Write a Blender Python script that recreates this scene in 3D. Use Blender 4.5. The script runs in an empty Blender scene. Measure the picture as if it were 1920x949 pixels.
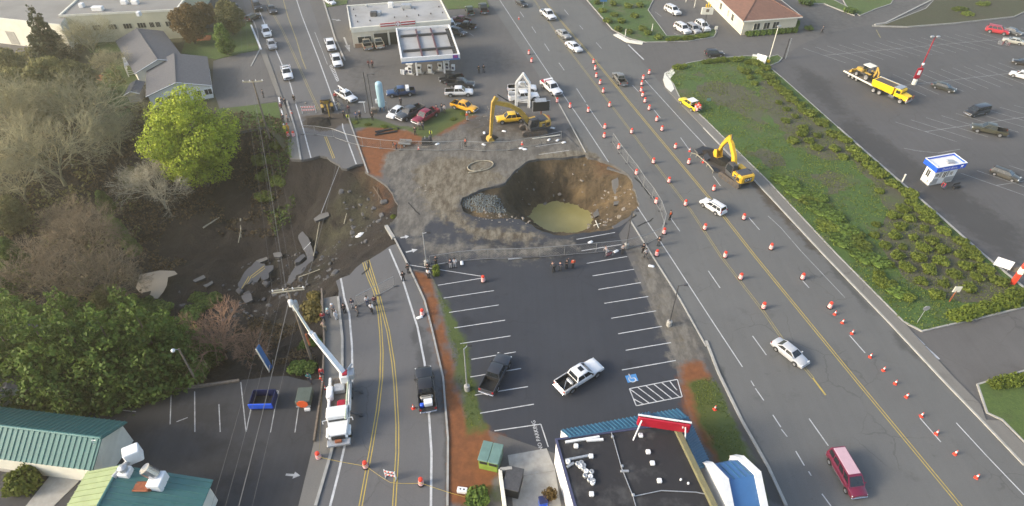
import bpy,bmesh,math,random
import numpy as np
from mathutils import Vector,Matrix,noise
from mathutils.geometry import delaunay_2d_cdt
R=math.radians
Vc,TR,RO,ru=Vector,Matrix.Translation,Matrix.Rotation,random.uniform
random.seed(7);rng=np.random.default_rng(7)
S=bpy.context.scene
C=S.collection
CAMH,PITCH,FOC=58.0,R(41.0),1152.0
cam=bpy.data.objects.new("camera",bpy.data.cameras.new("camera"))
C.objects.link(cam)
cam.location=(0,0,CAMH);cam.rotation_euler=(R(90)-PITCH,0,0)
cam.data.sensor_width=36.0;cam.data.lens=FOC/1920*36.0
cam.data.clip_start=0.5;cam.data.clip_end=2500
S.camera=cam
SUN_EL,SUN_AZ=R(25),R(-103)
w=bpy.data.worlds.new("World");S.world=w;w.use_nodes=True
nt=w.node_tree
sky=nt.nodes.new("ShaderNodeTexSky");sky.sky_type='NISHITA';sky.sun_disc=False
sky.sun_elevation=SUN_EL;sky.sun_rotation=SUN_AZ;sky.dust_density=3.0;sky.air_density=1.0;sky.ozone_density=1.0
bg=nt.nodes["Background"];bg.inputs[1].default_value=0.15
nt.links.new(sky.outputs[0],bg.inputs[0])
sl=bpy.data.lights.new("sun",'SUN');sl.energy=1.5;sl.angle=R(14);sl.color=(1.0,0.91,0.76)
sun=bpy.data.objects.new("sun",sl);C.objects.link(sun)
sd=Vc((math.sin(SUN_AZ)*math.cos(SUN_EL),math.cos(SUN_AZ)*math.cos(SUN_EL),math.sin(SUN_EL)))
sun.rotation_euler=sd.to_track_quat('Z','Y').to_euler()
S.view_settings.view_transform='Standard';S.view_settings.look='None'
S.view_settings.exposure=1.3;S.view_settings.gamma=1.0
S.cycles.use_denoising=True
S.cycles.max_bounces=5;S.cycles.volume_bounces=0;S.cycles.diffuse_bounces=3;S.cycles.transparent_max_bounces=8
cP,sP=math.cos(PITCH),math.sin(PITCH)
def P(u,v,z=0.0):
 a=(u-960)/FOC;b=(474.5-v)/FOC
 dx,dy,dz=a,cP+b*sP,-sP+b*cP
 t=(CAMH-z)/-dz
 return Vc((dx*t,dy*t,z))
def PL(pts,z=0.0):
 return [Vc((q[1],q[2],z)) if q[0]=='w' else P(q[0],q[1],z) for q in pts]
def N(x,y,s=1.0,o=0.0): return noise.noise(Vc((x*s+o,y*s-o,o*.37)))
ORD="first second third fourth fifth sixth seventh eighth ninth tenth eleventh twelfth thirteenth fourteenth fifteenth sixteenth seventeenth eighteenth nineteenth twentieth twenty-first twenty-second twenty-third twenty-fourth twenty-fifth twenty-sixth twenty-seventh twenty-eighth twenty-ninth thirtieth thirty-first thirty-second thirty-third thirty-fourth thirty-fifth thirty-sixth thirty-seventh thirty-eighth thirty-ninth fortieth".split()
def tag(o,label=None,cat=None,group=None,kind=None):
 if label: o['label']=label
 if cat: o['category']=cat
 if group: o['group']=group
 if kind: o['kind']=kind
 return o
def empty(name,loc=(0,0,0),rz=0.0,label=None,cat=None,group=None):
 o=bpy.data.objects.new(name,None);C.objects.link(o)
 o.location=loc;o.rotation_euler=(0,0,rz);o.empty_display_size=.3
 return tag(o,label,cat,group)
def link(name,me,parent=None,loc=None,rz=None):
 o=bpy.data.objects.new(name,me);C.objects.link(o)
 if parent is not None: o.parent=parent
 if loc is not None: o.location=loc
 if rz is not None: o.rotation_euler=(0,0,rz)
 return o
KIDS={}
def copy_tree(o,parent=None):
 c=o.copy();C.objects.link(c)
 if parent is not None: c.parent=parent
 for ch in list(o.children): copy_tree(ch,c)
 return c
def setmat(o,i,m):
 o.material_slots[i].link='OBJECT';o.material_slots[i].material=m
class MB:
 """collects shapes, then links them as one mesh object"""
 def __init__(s,org=(0,0,0)): s.v=[];s.f=[];s.m=[];s.o=Vc(org);s.mi=0
 def add(s,vs,fs):
  n=len(s.v);s.v+=[tuple(Vc(q)-s.o) for q in vs]
  for f in fs: s.f.append([i+n for i in f]);s.m.append(s.mi)
  return s
 def box(s,x0,x1,y0,y1,z0,z1,M=None):
  vs=[Vc((x,y,z)) for z in (z0,z1) for x,y in ((x0,y0),(x1,y0),(x1,y1),(x0,y1))]
  if M: vs=[M@q for q in vs]
  return s.add(vs,[[3,2,1,0],[4,5,6,7],[0,1,5,4],[1,2,6,5],[2,3,7,6],[3,0,4,7]])
 def cbox(s,x0,x1,y0,y1,z0,z1,c=.06,M=None):
  def ring(z,i):
   a,b,d,e=x0+i,x1-i,y0+i,y1-i
   return [(a+c,d,z),(b-c,d,z),(b,d+c,z),(b,e-c,z),(b-c,e,z),(a+c,e,z),(a,e-c,z),(a,d+c,z)]
  return s.loft([ring(z0,c*.5),ring(z0+c*.7,0),ring(z1-c*.7,0),ring(z1,c*.7)],M=M)
 def loft(s,rings,cap=True,M=None,close=True):
  n=len(rings[0]);vs=[Vc(q) for r in rings for q in r]
  if M: vs=[M@q for q in vs]
  fs=[]
  for k in range(len(rings)-1):
   for i in range(n if close else n-1):
    j=(i+1) % n;fs.append([k*n+i,k*n+j,(k+1)*n+j,(k+1)*n+i])
  if cap: fs+=[list(range(n))[::-1],[(len(rings)-1)*n+i for i in range(n)]]
  return s.add(vs,fs)
 def prism(s,poly,z0,z1,bottom=False):
  n=len(poly);a=sum(poly[i][0]*poly[(i+1) % n][1]-poly[(i+1) % n][0]*poly[i][1] for i in range(n))
  if a<0: poly=poly[::-1]
  vs=[(p[0],p[1],z0) for p in poly]+[(p[0],p[1],z1) for p in poly]
  fs=[[i,(i+1) % n,n+(i+1) % n,n+i] for i in range(n)]+[[n+i for i in range(n)]]
  if bottom: fs.append(list(range(n))[::-1])
  return s.add(vs,fs)
 def tube(s,p0,p1,r0,r1=None,n=6,cap=True):
  p0,p1=Vc(p0),Vc(p1);r1=r0 if r1 is None else r1
  d=(p1-p0);d=d.normalized() if d.length>1e-9 else Vc((0,0,1))
  a=d.orthogonal().normalized();b=d.cross(a)
  ring=lambda p,r: [p+a*(r*math.cos(t))+b*(r*math.sin(t)) for t in [2*math.pi*i/n for i in range(n)]]
  return s.loft([ring(p0,r0),ring(p1,r1)],cap)
 def path(s,pts,r,n=5):
  for a,b in zip(pts[:-1],pts[1:]): s.tube(a,b,r,n=n)
  return s
 def lathe(s,prof,n=12,at=(0,0,0)):
  return s.loft([[(at[0]+r*math.cos(2*math.pi*i/n),at[1]+r*math.sin(2*math.pi*i/n),at[2]+z) for i in range(n)] for r,z in prof])
 def quad(s,*q): return s.add(q,[list(range(len(q)))])
 def ribbon(s,pts,w,z,z0=None):
  pts=[Vc((p[0],p[1],0)) for p in pts];L=[];Rr=[]
  for i,p in enumerate(pts):
   d=(pts[min(i+1,len(pts)-1)]-pts[max(i-1,0)]).normalized();nn=Vc((-d.y,d.x,0))*(w/2)
   L.append(p+nn);Rr.append(p-nn)
  n=len(pts)
  vs=[(q.x,q.y,z) for q in L+Rr];fs=[[i,n+i,n+i+1,i+1] for i in range(n-1)]
  if z0 is not None:
   vs+=[(q.x,q.y,z0) for q in L+Rr]
   fs+=[[i,i+1,2*n+i+1,2*n+i] for i in range(n-1)]+[[n+i+1,n+i,3*n+i,3*n+i+1] for i in range(n-1)]
   fs+=[[0,2*n,3*n,n],[n-1,2*n-1,4*n-1,3*n-1]]
  return s.add(vs,fs)
 def mesh(s,name,mats,smooth=None):
  me=bpy.data.meshes.new(name);me.from_pydata(s.v,[],s.f)
  for m in (mats if isinstance(mats,(list,tuple)) else [mats]): me.materials.append(m)
  if any(s.m): me.polygons.foreach_set('material_index',s.m)
  if smooth is not None:
   me.polygons.foreach_set('use_smooth',[True]*len(me.polygons));me.set_sharp_from_angle(angle=R(smooth))
  me.update();return me
 def bd(s,name,mats,parent=None,smooth=None):
  return link(name,s.mesh(name,mats,smooth),parent)
def ME(e): return MB(e.location)
def mesh_np(name,v,f,mat):
 me=bpy.data.meshes.new(name);n=f.shape[1]
 me.vertices.add(len(v));me.vertices.foreach_set('co',v.astype(np.float32).ravel())
 me.loops.add(f.size);me.loops.foreach_set('vertex_index',f.astype(np.int32).ravel())
 me.polygons.add(len(f));me.polygons.foreach_set('loop_start',np.arange(0,f.size,n,dtype=np.int32))
 me.update(calc_edges=True);me.validate();me.materials.append(mat);return me
class NT:
 def __init__(s,name):
  s.m=bpy.data.materials.new(name);s.m.use_nodes=True;s.t=s.m.node_tree
  s.b=s.t.nodes["Principled BSDF"];s.tc=None
 def n(s,t,**k):
  o=s.t.nodes.new(t)
  for a,b in k.items(): setattr(o,a,b)
  return o
 def l(s,a,b): s.t.links.new(a,b)
 def co(s,kind='Object'):
  if not s.tc: s.tc=s.n("ShaderNodeTexCoord")
  return s.tc.outputs[kind]
 def noise(s,scale,det=4,rough=.55,vec=None,stretch=None):
  o=s.n("ShaderNodeTexNoise");o.inputs['Scale'].default_value=scale;o.inputs['Detail'].default_value=det;o.inputs['Roughness'].default_value=rough
  v=vec or s.co()
  if stretch:
   mp=s.n("ShaderNodeMapping");mp.inputs['Scale'].default_value=stretch[0];mp.inputs['Rotation'].default_value=(0,0,stretch[1]);s.l(v,mp.inputs[0]);v=mp.outputs[0]
  s.l(v,o.inputs['Vector']);return o.outputs['Fac']
 def math(s,op,a,b=None,clamp=False):
  o=s.n("ShaderNodeMath",operation=op,use_clamp=clamp)
  for i,x in enumerate((a,b)):
   if x is None: continue
   if isinstance(x,(int,float)): o.inputs[i].default_value=x
   else: s.l(x,o.inputs[i])
  return o.outputs[0]
 def ramp(s,f,a,b):
  o=s.n("ShaderNodeMapRange");o.clamp=True;o.inputs[1].default_value=a;o.inputs[2].default_value=b
  s.l(f,o.inputs[0]);return o.outputs[0]
 def mix(s,f,a,b,mode='MIX'):
  o=s.n("ShaderNodeMix",data_type='RGBA',blend_type=mode);o.clamp_factor=True
  if isinstance(f,(int,float)): o.inputs[0].default_value=f
  else: s.l(f,o.inputs[0])
  for i,x in ((6,a),(7,b)):
   if isinstance(x,tuple): o.inputs[i].default_value=(*x,1)
   else: s.l(x,o.inputs[i])
  return o.outputs[2]
 def attr(s,name):
  o=s.n("ShaderNodeAttribute");o.attribute_name=name;return o.outputs['Fac']
 def bump(s,h,d,st=.5):
  o=s.n("ShaderNodeBump");o.inputs['Strength'].default_value=st;o.inputs['Distance'].default_value=d
  s.l(h,o.inputs['Height']);s.l(o.outputs[0],s.b.inputs['Normal'])
 def done(s,col,rough=None):
  if isinstance(col,tuple): s.b.inputs['Base Color'].default_value=(*col,1)
  else: s.l(col,s.b.inputs['Base Color'])
  if rough is not None:
   if isinstance(rough,(int,float)): s.b.inputs['Roughness'].default_value=rough
   else: s.l(rough,s.b.inputs['Roughness'])
  return s.m
def k(c,f): return tuple(x*f for x in c)
def mat(name,c,r=.6,var=.18,scale=3.0,bump=0.0,metal=0.0,spec=None,coat=0.0,c2=None,det=5):
 t=NT(name);f=t.noise(scale,det,.6)
 col=t.mix(t.ramp(f,.3,.7),k(c,1-var),c2 or k(c,1+var))
 t.b.inputs['Metallic'].default_value=metal
 if spec is not None: t.b.inputs['Specular IOR Level'].default_value=spec
 if coat: t.b.inputs['Coat Weight'].default_value=coat;t.b.inputs['Coat Roughness'].default_value=.08
 if bump: t.bump(t.noise(scale*4,4),bump)
 return t.done(col,r)
PC={}
def paint(c,r=.32):
 key=(c,r)
 if key not in PC:
  t=NT("car_paint");f=t.noise(2.2,4,.6)
  zz=t.n("ShaderNodeSeparateXYZ");t.l(t.co(),zz.inputs[0])
  dirt=t.math('MULTIPLY',t.ramp(zz.outputs[2],1.0,.25),t.ramp(f,.2,.8))
  col=t.mix(t.math('MULTIPLY',dirt,.55),c,(.16,.13,.1));t.b.inputs['Coat Weight'].default_value=.5;t.b.inputs['Coat Roughness'].default_value=.1
  PC[key]=t.done(col,r)
 return PC[key]
MC={}
def cloth(c):
 if c not in MC: MC[c]=mat("cloth",c,.9,.2,9)
 return MC[c]
M={}
M['glass']=mat("window_glass",(.018,.022,.026),.06,.2,2,spec=.7)
M['glassl']=mat("pale_glass",(.10,.13,.14),.08,.2,2,spec=.7)
M['tyre']=mat("tyre_rubber",(.018,.018,.018),.85,.2,9)
M['rim']=mat("wheel_rim",(.45,.45,.46),.35,.15,8,metal=.7)
M['chrome']=mat("chrome",(.55,.56,.58),.2,.1,6,metal=.9)
M['black']=mat("black_plastic",(.025,.025,.027),.55,.25,6)
M['liner']=mat("bed_liner",(.022,.021,.02),.8,.4,4)
M['lamp']=mat("headlamp_glass",(.75,.76,.74),.1,.08,6)
M['red']=mat("tail_lamp_glass",(.35,.008,.012),.15,.2,6)
M['plate']=mat("number_plate",(.6,.6,.62),.4,.1,6)
M['white']=mat("white_paint",(.72,.72,.7),.45,.07,2)
M['walls']=mat("white_stucco",(.75,.75,.73),.85,.06,1.2,bump=.01)
M['cream']=mat("cream_stucco",(.62,.57,.45),.85,.08,.8,bump=.01)
M['creamp']=mat("pale_cream_wall",(.68,.66,.56),.85,.08,.8)
M['steel']=mat("galvanised_steel",(.42,.43,.43),.45,.2,5,metal=.5)
M['dsteel']=mat("dark_steel",(.06,.06,.062),.5,.3,4)
M['conc']=mat("concrete",(.33,.32,.29),.9,.16,1.3,bump=.015)
M['orange']=mat("orange_plastic",(.74,.062,.03),.5,.12,5)
M['band']=mat("reflective_band",(.78,.74,.72),.4,.08,8)
M['rubber']=mat("black_rubber",(.02,.02,.02),.8,.3,8)
M['cat']=mat("machine_yellow",(.62,.37,.025),.45,.16,2.5)
M['catdark']=mat("machine_yellow_dusty",(.44,.28,.05),.6,.25,2)
M['yel']=mat("truck_yellow",(.80,.52,.01),.4,.1,2)
M['track']=mat("muddy_track_steel",(.085,.07,.058),.8,.4,5)
M['wood']=mat("weathered_wood",(.16,.13,.10),.85,.3,4)
M['skin']=mat("skin",(.5,.3,.22),.6,.12,8)
M['hair']=mat("hair",(.035,.025,.02),.7,.3,12)
M['sign']=mat("sign_white",(.78,.78,.76),.5,.05,2)
M['text']=mat("lettering_white",(.8,.8,.8),.6,.04,3)
M['rust']=mat("rusty_metal",(.25,.075,.03),.8,.35,3)
M['rock']=mat("rubble_rock",(.24,.21,.17),.9,.35,2.5,bump=.03)
M['brk']=mat("broken_asphalt",(.10,.098,.095),.92,.3,2.5,bump=.02)
M['stalk']=mat("bark",(.12,.095,.07),.9,.35,3,bump=.02)
M['pale_bark']=mat("pale_bark",(.36,.33,.24),.9,.3,1.5)
M['twig']=mat("brown_twigs",(.23,.175,.105),.9,.3,1.2)
M['rtwig']=mat("red_brown_twigs",(.27,.16,.10),.9,.3,1.2)
M['soilred']=mat("red_soil",(.30,.105,.035),.95,.3,2,bump=.04)
def line_mat(name,c,wear=.35):
 t=NT(name);f=t.noise(1.1,6,.7);g=t.noise(14,3,.7)
 w_=t.math('ADD',t.math('MULTIPLY',t.ramp(f,.42,.72),wear),t.math('MULTIPLY',t.ramp(g,.5,.75),wear*.6))
 return t.done(t.mix(w_,c,(.12,.12,.118)),.7)
M['line']=line_mat("worn_white_road_paint",(.56,.56,.545),.5)
M['linef']=line_mat("faded_white_road_paint",(.40,.40,.385),.8)
M['yline']=line_mat("worn_yellow_road_paint",(.52,.38,.07))
M['ylinef']=line_mat("faded_yellow_road_paint",(.36,.29,.10),.75)
M['tar']=mat("tar_seam",(.02,.02,.02),.9,.3,2)
M['hblue']=line_mat("blue_road_paint",(.06,.24,.52),.2)
def ground_mat(name,base,rough=.85,streak=R(14),patch=.22,spec=.3):
 """asphalt with mud, red soil, grass and damp where the painted fields say so; the fields only move colours the ground itself has"""
 t=NT(name);t.b.inputs['Specular IOR Level'].default_value=spec
 big=t.noise(.055,5,.6);mid=t.noise(.45,6,.65);fine=t.noise(7,4,.7)
 st=t.noise(.9,4,.6,stretch=((1.4,.05,1),streak))
 v=t.math('ADD',t.math('MULTIPLY',big,.9),t.math('ADD',t.math('MULTIPLY',mid,.55),t.math('MULTIPLY',st,.55)))
 v=t.ramp(v,.62,1.38)
 col=t.mix(v,k(base,1-patch),k(base,1+patch))
 col=t.mix(t.math('MULTIPLY',t.ramp(fine,.35,.65),.25),col,k(base,.55))
 stain=t.ramp(t.noise(.23,5,.7),.60,.74)
 col=t.mix(t.math('MULTIPLY',stain,.4),col,k(base,.45))
 st2=t.ramp(t.noise(.85,5,.65),.64,.72);col=t.mix(t.math('MULTIPLY',st2,.38),col,k(base,.5))
 vor=t.n("ShaderNodeTexVoronoi",feature='DISTANCE_TO_EDGE');vor.inputs['Scale'].default_value=.16
 wv=t.n("ShaderNodeVectorMath",operation='ADD');nz=t.n("ShaderNodeTexNoise");nz.inputs['Scale'].default_value=.7;nz.inputs['Detail'].default_value=4
 t.l(t.co(),nz.inputs['Vector']);t.l(t.co(),wv.inputs[0]);t.l(nz.outputs['Color'],wv.inputs[1]);t.l(wv.outputs[0],vor.inputs['Vector'])
 crack=t.math('MULTIPLY',t.ramp(vor.outputs['Distance'],.012,.004),t.ramp(t.noise(.09,3),.5,.6))
 col=t.mix(t.math('MULTIPLY',crack,.32),col,k(base,.3))
 def field(nm,amp,sharp,sc=.8):
  nn=t.math('SUBTRACT',t.noise(sc,7,.68),.5)
  return t.math('ADD',t.math('MULTIPLY',t.math('SUBTRACT',t.math('ADD',t.attr(nm),t.math('MULTIPLY',nn,amp)),.5),sharp),.5,True)
 has=t.ramp
 wet=t.math('MULTIPLY',field('wet',1.3,3),has(t.attr('wet'),.04,.2))
 tan=t.math('MULTIPLY',field('tan',1.5,3.6,.8),has(t.attr('tan'),.04,.25))
 grey=t.math('MULTIPLY',field('grey',1.6,3.4,.6),has(t.attr('grey'),.04,.25))
 red=t.math('MULTIPLY',field('red',1.1,2.6),has(t.attr('red'),.04,.2))
 gr=t.math('MULTIPLY',field('grass',1.1,2.6),has(t.attr('grass'),.04,.2))
 brn=t.math('MULTIPLY',field('brown',1.3,2.4),has(t.attr('brown'),.04,.2))
 col=t.mix(t.math('MULTIPLY',wet,.62),col,k(base,.42))
 gd=t.ramp(t.noise(.8,9,.78,stretch=((1,.35,1),R(-20))),.43,.58)
 col=t.mix(t.math('MULTIPLY',grey,.85),col,t.mix(gd,t.mix(t.noise(2.5,5,.7),(.072,.065,.054),(.125,.114,.096)),t.mix(t.noise(1.5,5,.7),(.135,.122,.098),(.25,.23,.19))))
 col=t.mix(t.math('MULTIPLY',tan,.88),col,t.mix(t.ramp(t.noise(.95,9,.8,stretch=((1,.4,1),R(-15))),.42,.59),(.085,.066,.043),(.215,.19,.138)))
 col=t.mix(t.math('MULTIPLY',brn,.9),col,t.mix(t.noise(1.1,6,.7),(.035,.028,.022),(.10,.078,.056)))
 col=t.mix(t.math('MULTIPLY',red,.92),col,t.mix(t.noise(1.3,6,.7),(.045,.022,.010),(.33,.115,.038)))
 col=t.mix(t.math('MULTIPLY',gr,.92),col,t.mix(t.noise(2.2,6,.75),(.035,.06,.015),(.105,.135,.035)))
 t.bump(t.noise(3.0,6,.7),.03,.35)
 soft=t.math('ADD',t.math('ADD',red,gr),t.math('ADD',tan,brn),True)
 rg=t.math('ADD',t.math('MULTIPLY',soft,.95),t.math('MULTIPLY',t.math('SUBTRACT',1.0,soft),rough),True)
 return t.done(col,rg)
M['hw']=ground_mat("highway_asphalt",(.135,.135,.128),.88,R(-13.6),.14)
M['rd']=ground_mat("road_asphalt",(.130,.128,.126),.85,R(10),.13)
M['lot']=ground_mat("new_lot_asphalt",(.043,.0465,.055),.75,R(-13),.2)
M['base']=ground_mat("old_asphalt",(.118,.113,.107),.9,R(-60),.2)
M['lotl']=ground_mat("damp_lot_asphalt",(.044,.045,.048),.75,R(20),.4)
M['lotr']=ground_mat("store_lot_asphalt",(.098,.095,.093),.85,R(-50),.24)
M['walk']=ground_mat("sidewalk_concrete",(.185,.175,.155),.9,R(-13),.12)
def grass_mat(name,a,b,d,dry):
 t=NT(name);f=t.noise(.16,6,.7);g=t.noise(2.6,6,.8);h=t.noise(.5,5,.7)
 col=t.mix(t.ramp(g,.3,.72),a,b);col=t.mix(t.ramp(f,.52,.70),col,t.mix(g,k(dry,.6),dry));col=t.mix(t.math('MULTIPLY',t.ramp(h,.5,.75),.55),col,d)
 t.bump(t.noise(5,6,.8),.12,.6);return t.done(col,.95)
M['grass']=grass_mat("rough_grass",(.028,.058,.011),(.085,.15,.028),(.05,.055,.026),(.125,.115,.065))
M['lawn']=grass_mat("green_grass",(.04,.075,.015),(.10,.145,.03),(.05,.06,.02),(.10,.11,.035))
M['floor']=grass_mat("forest_floor",(.03,.034,.014),(.08,.078,.034),(.045,.036,.022),(.085,.068,.04))
def soil_mat(name,lo,hi,moss,stretch=True):
 t=NT(name);f=t.noise(.35,7,.7);g=t.noise(2.2,7,.75)
 st=t.noise(1.0,5,.7,stretch=((1.2,1.2,.16),0))
 v=t.math('ADD',t.math('MULTIPLY',f,.5),t.math('ADD',t.math('MULTIPLY',g,.3),t.math('MULTIPLY',st,.35)))
 col=t.mix(t.ramp(v,.42,.78),lo,hi)
 col=t.mix(t.math('MULTIPLY',t.ramp(t.noise(.12,5,.65),.54,.68),.7),col,moss)
 gs=t.noise(3.2,7,.8);col=t.mix(t.math('MULTIPLY',t.ramp(gs,.56,.72),.5),col,k(hi,1.5));col=t.mix(t.math('MULTIPLY',t.ramp(gs,.44,.32),.6),col,k(lo,.5))
 for nm,a_,b_ in (('red',(.07,.028,.012),(.23,.09,.035)),('moss',(.025,.024,.012),(.085,.08,.042))):
  fm=t.math('MULTIPLY',t.attr(nm),t.ramp(t.noise(.5,6,.7),.32,.6));col=t.mix(fm,col,t.mix(g,a_,b_))
 t.bump(t.math('ADD',t.math('ADD',g,st),t.math('MULTIPLY',gs,.7)),.3,.9);return t.done(col,.95)
M['bedsoil']=grass_mat('planting_bed_soil',(.05,.053,.03),(.115,.106,.072),(.05,.075,.02),(.085,.12,.03))
M['soil']=soil_mat("raw_dark_soil",(.008,.006,.005),(.033,.025,.020),(.030,.029,.017))
M['soilw']=soil_mat("brown_sinkhole_soil",(.042,.030,.015),(.145,.103,.057),(.22,.15,.07))
M['gravel']=mat("grey_gravel",(.165,.185,.18),.9,.4,6,bump=.05)
t=NT("muddy_water");t.b.inputs['Specular IOR Level'].default_value=.5
M['water']=t.done(t.mix(t.ramp(t.noise(.22,4,.6),.35,.7),(.29,.25,.085),(.37,.32,.13)),.3)
t=NT("mud_puddle");M['mud']=t.done(t.mix(t.noise(.5,5,.6),(.26,.21,.14),(.36,.30,.21)),.35)
def leaf_mat(name,a,b,sp=.6):
 t=NT(name);f=t.noise(sp,3,.6);oi=t.n("ShaderNodeObjectInfo");g=t.noise(5,2)
 v=t.math('ADD',t.math('MULTIPLY',f,.65),t.math('MULTIPLY',g,.5));col=t.mix(t.ramp(v,.38,.78),a,b)
 hv=t.n("ShaderNodeHueSaturation");t.l(t.math('ADD',t.math('MULTIPLY',oi.outputs['Random'],.4),.82),hv.inputs['Value']);t.l(col,hv.inputs['Color'])
 t.b.inputs['Subsurface Weight'].default_value=0;t.b.inputs['Specular IOR Level'].default_value=.25
 tr=t.n("ShaderNodeBsdfTranslucent");t.l(hv.outputs[0],tr.inputs[0]);mx=t.n("ShaderNodeMixShader");mx.inputs[0].default_value=.28
 t.l(t.b.outputs[0],mx.inputs[1]);t.l(tr.outputs[0],mx.inputs[2]);t.l(mx.outputs[0],t.t.nodes["Material Output"].inputs['Surface'])
 return t.done(hv.outputs[0],.7)
M['lyel']=leaf_mat("yellow_green_leaves",(.05,.11,.010),(.54,.60,.055))
M['lgrn']=leaf_mat("deep_green_leaves",(.020,.044,.010),(.20,.29,.055))
M['loli']=leaf_mat("olive_leaves",(.08,.085,.03),(.24,.225,.085))
M['laut']=leaf_mat("autumn_leaves",(.09,.055,.02),(.22,.15,.05))
M['lcon']=leaf_mat("conifer_needles",(.02,.035,.018),(.07,.085,.04))
M['lshr']=leaf_mat("shrub_leaves",(.06,.09,.014),(.21,.25,.042),1.2)
M['lhed']=leaf_mat("bright_hedge_leaves",(.075,.11,.014),(.20,.24,.035),1.2)
M['ldry']=leaf_mat("dry_yellow_leaves",(.12,.10,.03),(.27,.22,.07),1.2)
HD=Vc((0.2354,-0.9719,0))
def ext(q,d,dr=HD):
 p=P(*q)+dr*d;return ('w',p.x,p.y)
def jitter(pts,step=.7,amp=.4,s=.55,o=3.1,close=True):
 out=[];n=len(pts)
 for i in range(n if close else n-1):
  a,b=pts[i],pts[(i+1) % n];m=max(1,int((b-a).length/step));d=(b-a).normalized();nn=Vc((-d.y,d.x,0))
  for j in range(m):
   q=a.lerp(b,j/m);am=amp*(1 if (b-a).length<40 else 0)
   h=N(q.x,q.y,s,o)*am+N(q.x,q.y,s*3.1,o)*am*.6
   out.append(q+nn*h)
 return out
rim_a_px=[(565,300),(583,297),(600,291),(612,295),(625,303),(636,309),(640,316),(652,317),(660,311),(668,310),(680,307),(687,320),(690,325),(703,331),
 (712,338),(727,350),(733,362),(741,374),(746,383),(744,395),(748,405),(740,415),(728,424),(731,430),(741,446),(745,457),(733,461),(715,472),(690,487),
 (683,490),(668,502),(655,514),(640,521),(629,527),(632,545),(634,557),(604,563),(606,590),(609,640),(607,690),(600,712),(575,712),(540,702),(505,705),(455,713),
 (449,714),(313,734),(250,742),(180,742),(100,730),('w',-75,37),('w',-110,45),('w',-130,80),(20,262),(120,240),(190,226),(300,235),(430,250),(500,238),(533,262),(545,299)]
rim_b_px=[(948,343),(960,326),(975,311),(992,302),(1010,297),(1035,297),(1060,296),(1075,293),(1092,291),(1098,290),(1103,295),(1120,297),(1135,304),(1148,308),(1165,318),
 (1178,328),(1186,340),(1188,352),(1193,365),(1197,378),(1196,390),(1186,398),(1190,405),(1176,416),(1160,424),(1140,432),(1112,436),(1085,438),(1060,441),(1040,440),(1012,432),(990,419),
 (975,412),(950,410),(930,411),(905,409),(885,406),(868,396),(862,382),(868,371),(885,363),(905,354),(930,349)]
RIM_A=jitter(PL(rim_a_px),1.0,.45);RIM_B=jitter(PL(rim_b_px),.6,.32,.8)
def inside(px,py,poly):
 x=np.array([p[0] for p in poly]);y=np.array([p[1] for p in poly]);x2=np.roll(x,-1);y2=np.roll(y,-1);r=np.zeros(len(px),bool)
 for a,b,c,d in zip(x,y,x2,y2):
  if b==d: continue
  r ^= ((b>py) != (d>py)) & (px<(c-a)*(py-b)/(d-b)+a)
 return r
def sdist(px,py,poly):
 d2=np.full(len(px),1e9);n=len(poly)
 for i in range(n):
  ax,ay=poly[i][0],poly[i][1];bx,by=poly[(i+1) % n][0],poly[(i+1) % n][1];ex,ey=bx-ax,by-ay
  tt=np.clip(((px-ax)*ex+(py-ay)*ey)/max(ex*ex+ey*ey,1e-9),0,1)
  d2=np.minimum(d2,(px-ax-tt*ex)**2+(py-ay-tt*ey)**2)
 return np.sqrt(d2)*np.where(inside(px,py,poly),1,-1)
hw_left=[(915,0),(950,53),(960,68),(1000,126),(1036,182),(1071,240),(1099,289),(1140,352),(1178,414),(1203,455),(1213,470),(1274,566),(1324,665),(1347,710),(1390,797),(1440,884),(1472,949)]
hw_right=[(1086,0),(1142,58),(1180,90),(1213,126),(1246,165),(1319,240),(1440,366),(1546,480),(1668,607),(1764,710),(1819,767),(1920,873)]
road_l=[(455,0),(487,94),(512,160),(538,251),(563,301),(600,400),(634,557),(642,634),(642,698),(635,780),(621,850),(592,949)]
road_r=[(580,0),(600,60),(625,135),(654,222),(690,325),(735,440),(768,503),(796,563),(811,622),(831,709),(840,823),(839,949)]
UP=-HD
def strip(a,b,up,dn):
 return PL([ext(a[0],260,UP)]+a+[ext(a[-1],dn)]+[ext(b[-1],dn)]+b[::-1]+[ext(b[0],260,UP)])
dl=(P(592,949)-P(621,850)).normalized()
SURF=[
 ('highway',strip(hw_left,hw_right,0,45),'hw'),
 ('road',PL([ext(road_l[0],220,UP)]+road_l+[('w',-26,-30),('w',-8,-30)]+road_r[::-1]+[ext(road_r[0],220,UP)]),'rd'),
 ('parking_lot',PL([(728,424),(748,405),(746,383),(727,350),(740,300),(830,262),(905,235),(990,228),(1060,250),(1099,289),(1178,414),(1160,440),(1177,480),(1266,677),(1271,709),(1290,770),(1300,815),
      (1040,850),(930,812),(907,803),(877,710),(872,647),(834,571),(811,520),(800,510),(768,503),(735,440)]),'lot'),
 ('verge',PL([(768,503),(800,510),(811,520),(834,571),(872,647),(877,710),(907,803),(930,812),(955,850),(960,949),('w',-2,-30),('w',-8,-30),(839,949),(840,823),(831,709),(811,622),(796,563)]),'base'),
 ('car_park',PL([(313,734),(449,714),(455,713),(505,705),(540,702),(575,712),(600,712),(607,730),(600,810),(560,949),('w',-30,-30),('w',-90,-30),('w',-90,30),(100,730),(180,742),(250,742)]),'lotl'),
 ('store_car_park',PL([(1440,125),(1571,240),(1855,490),(1920,545),('w',140,60),('w',190,140),('w',190,190),(1920,30),(1640,45),(1560,60),(1500,85)]),'lotr'),
]
HOLES=[RIM_A,RIM_B]
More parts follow.
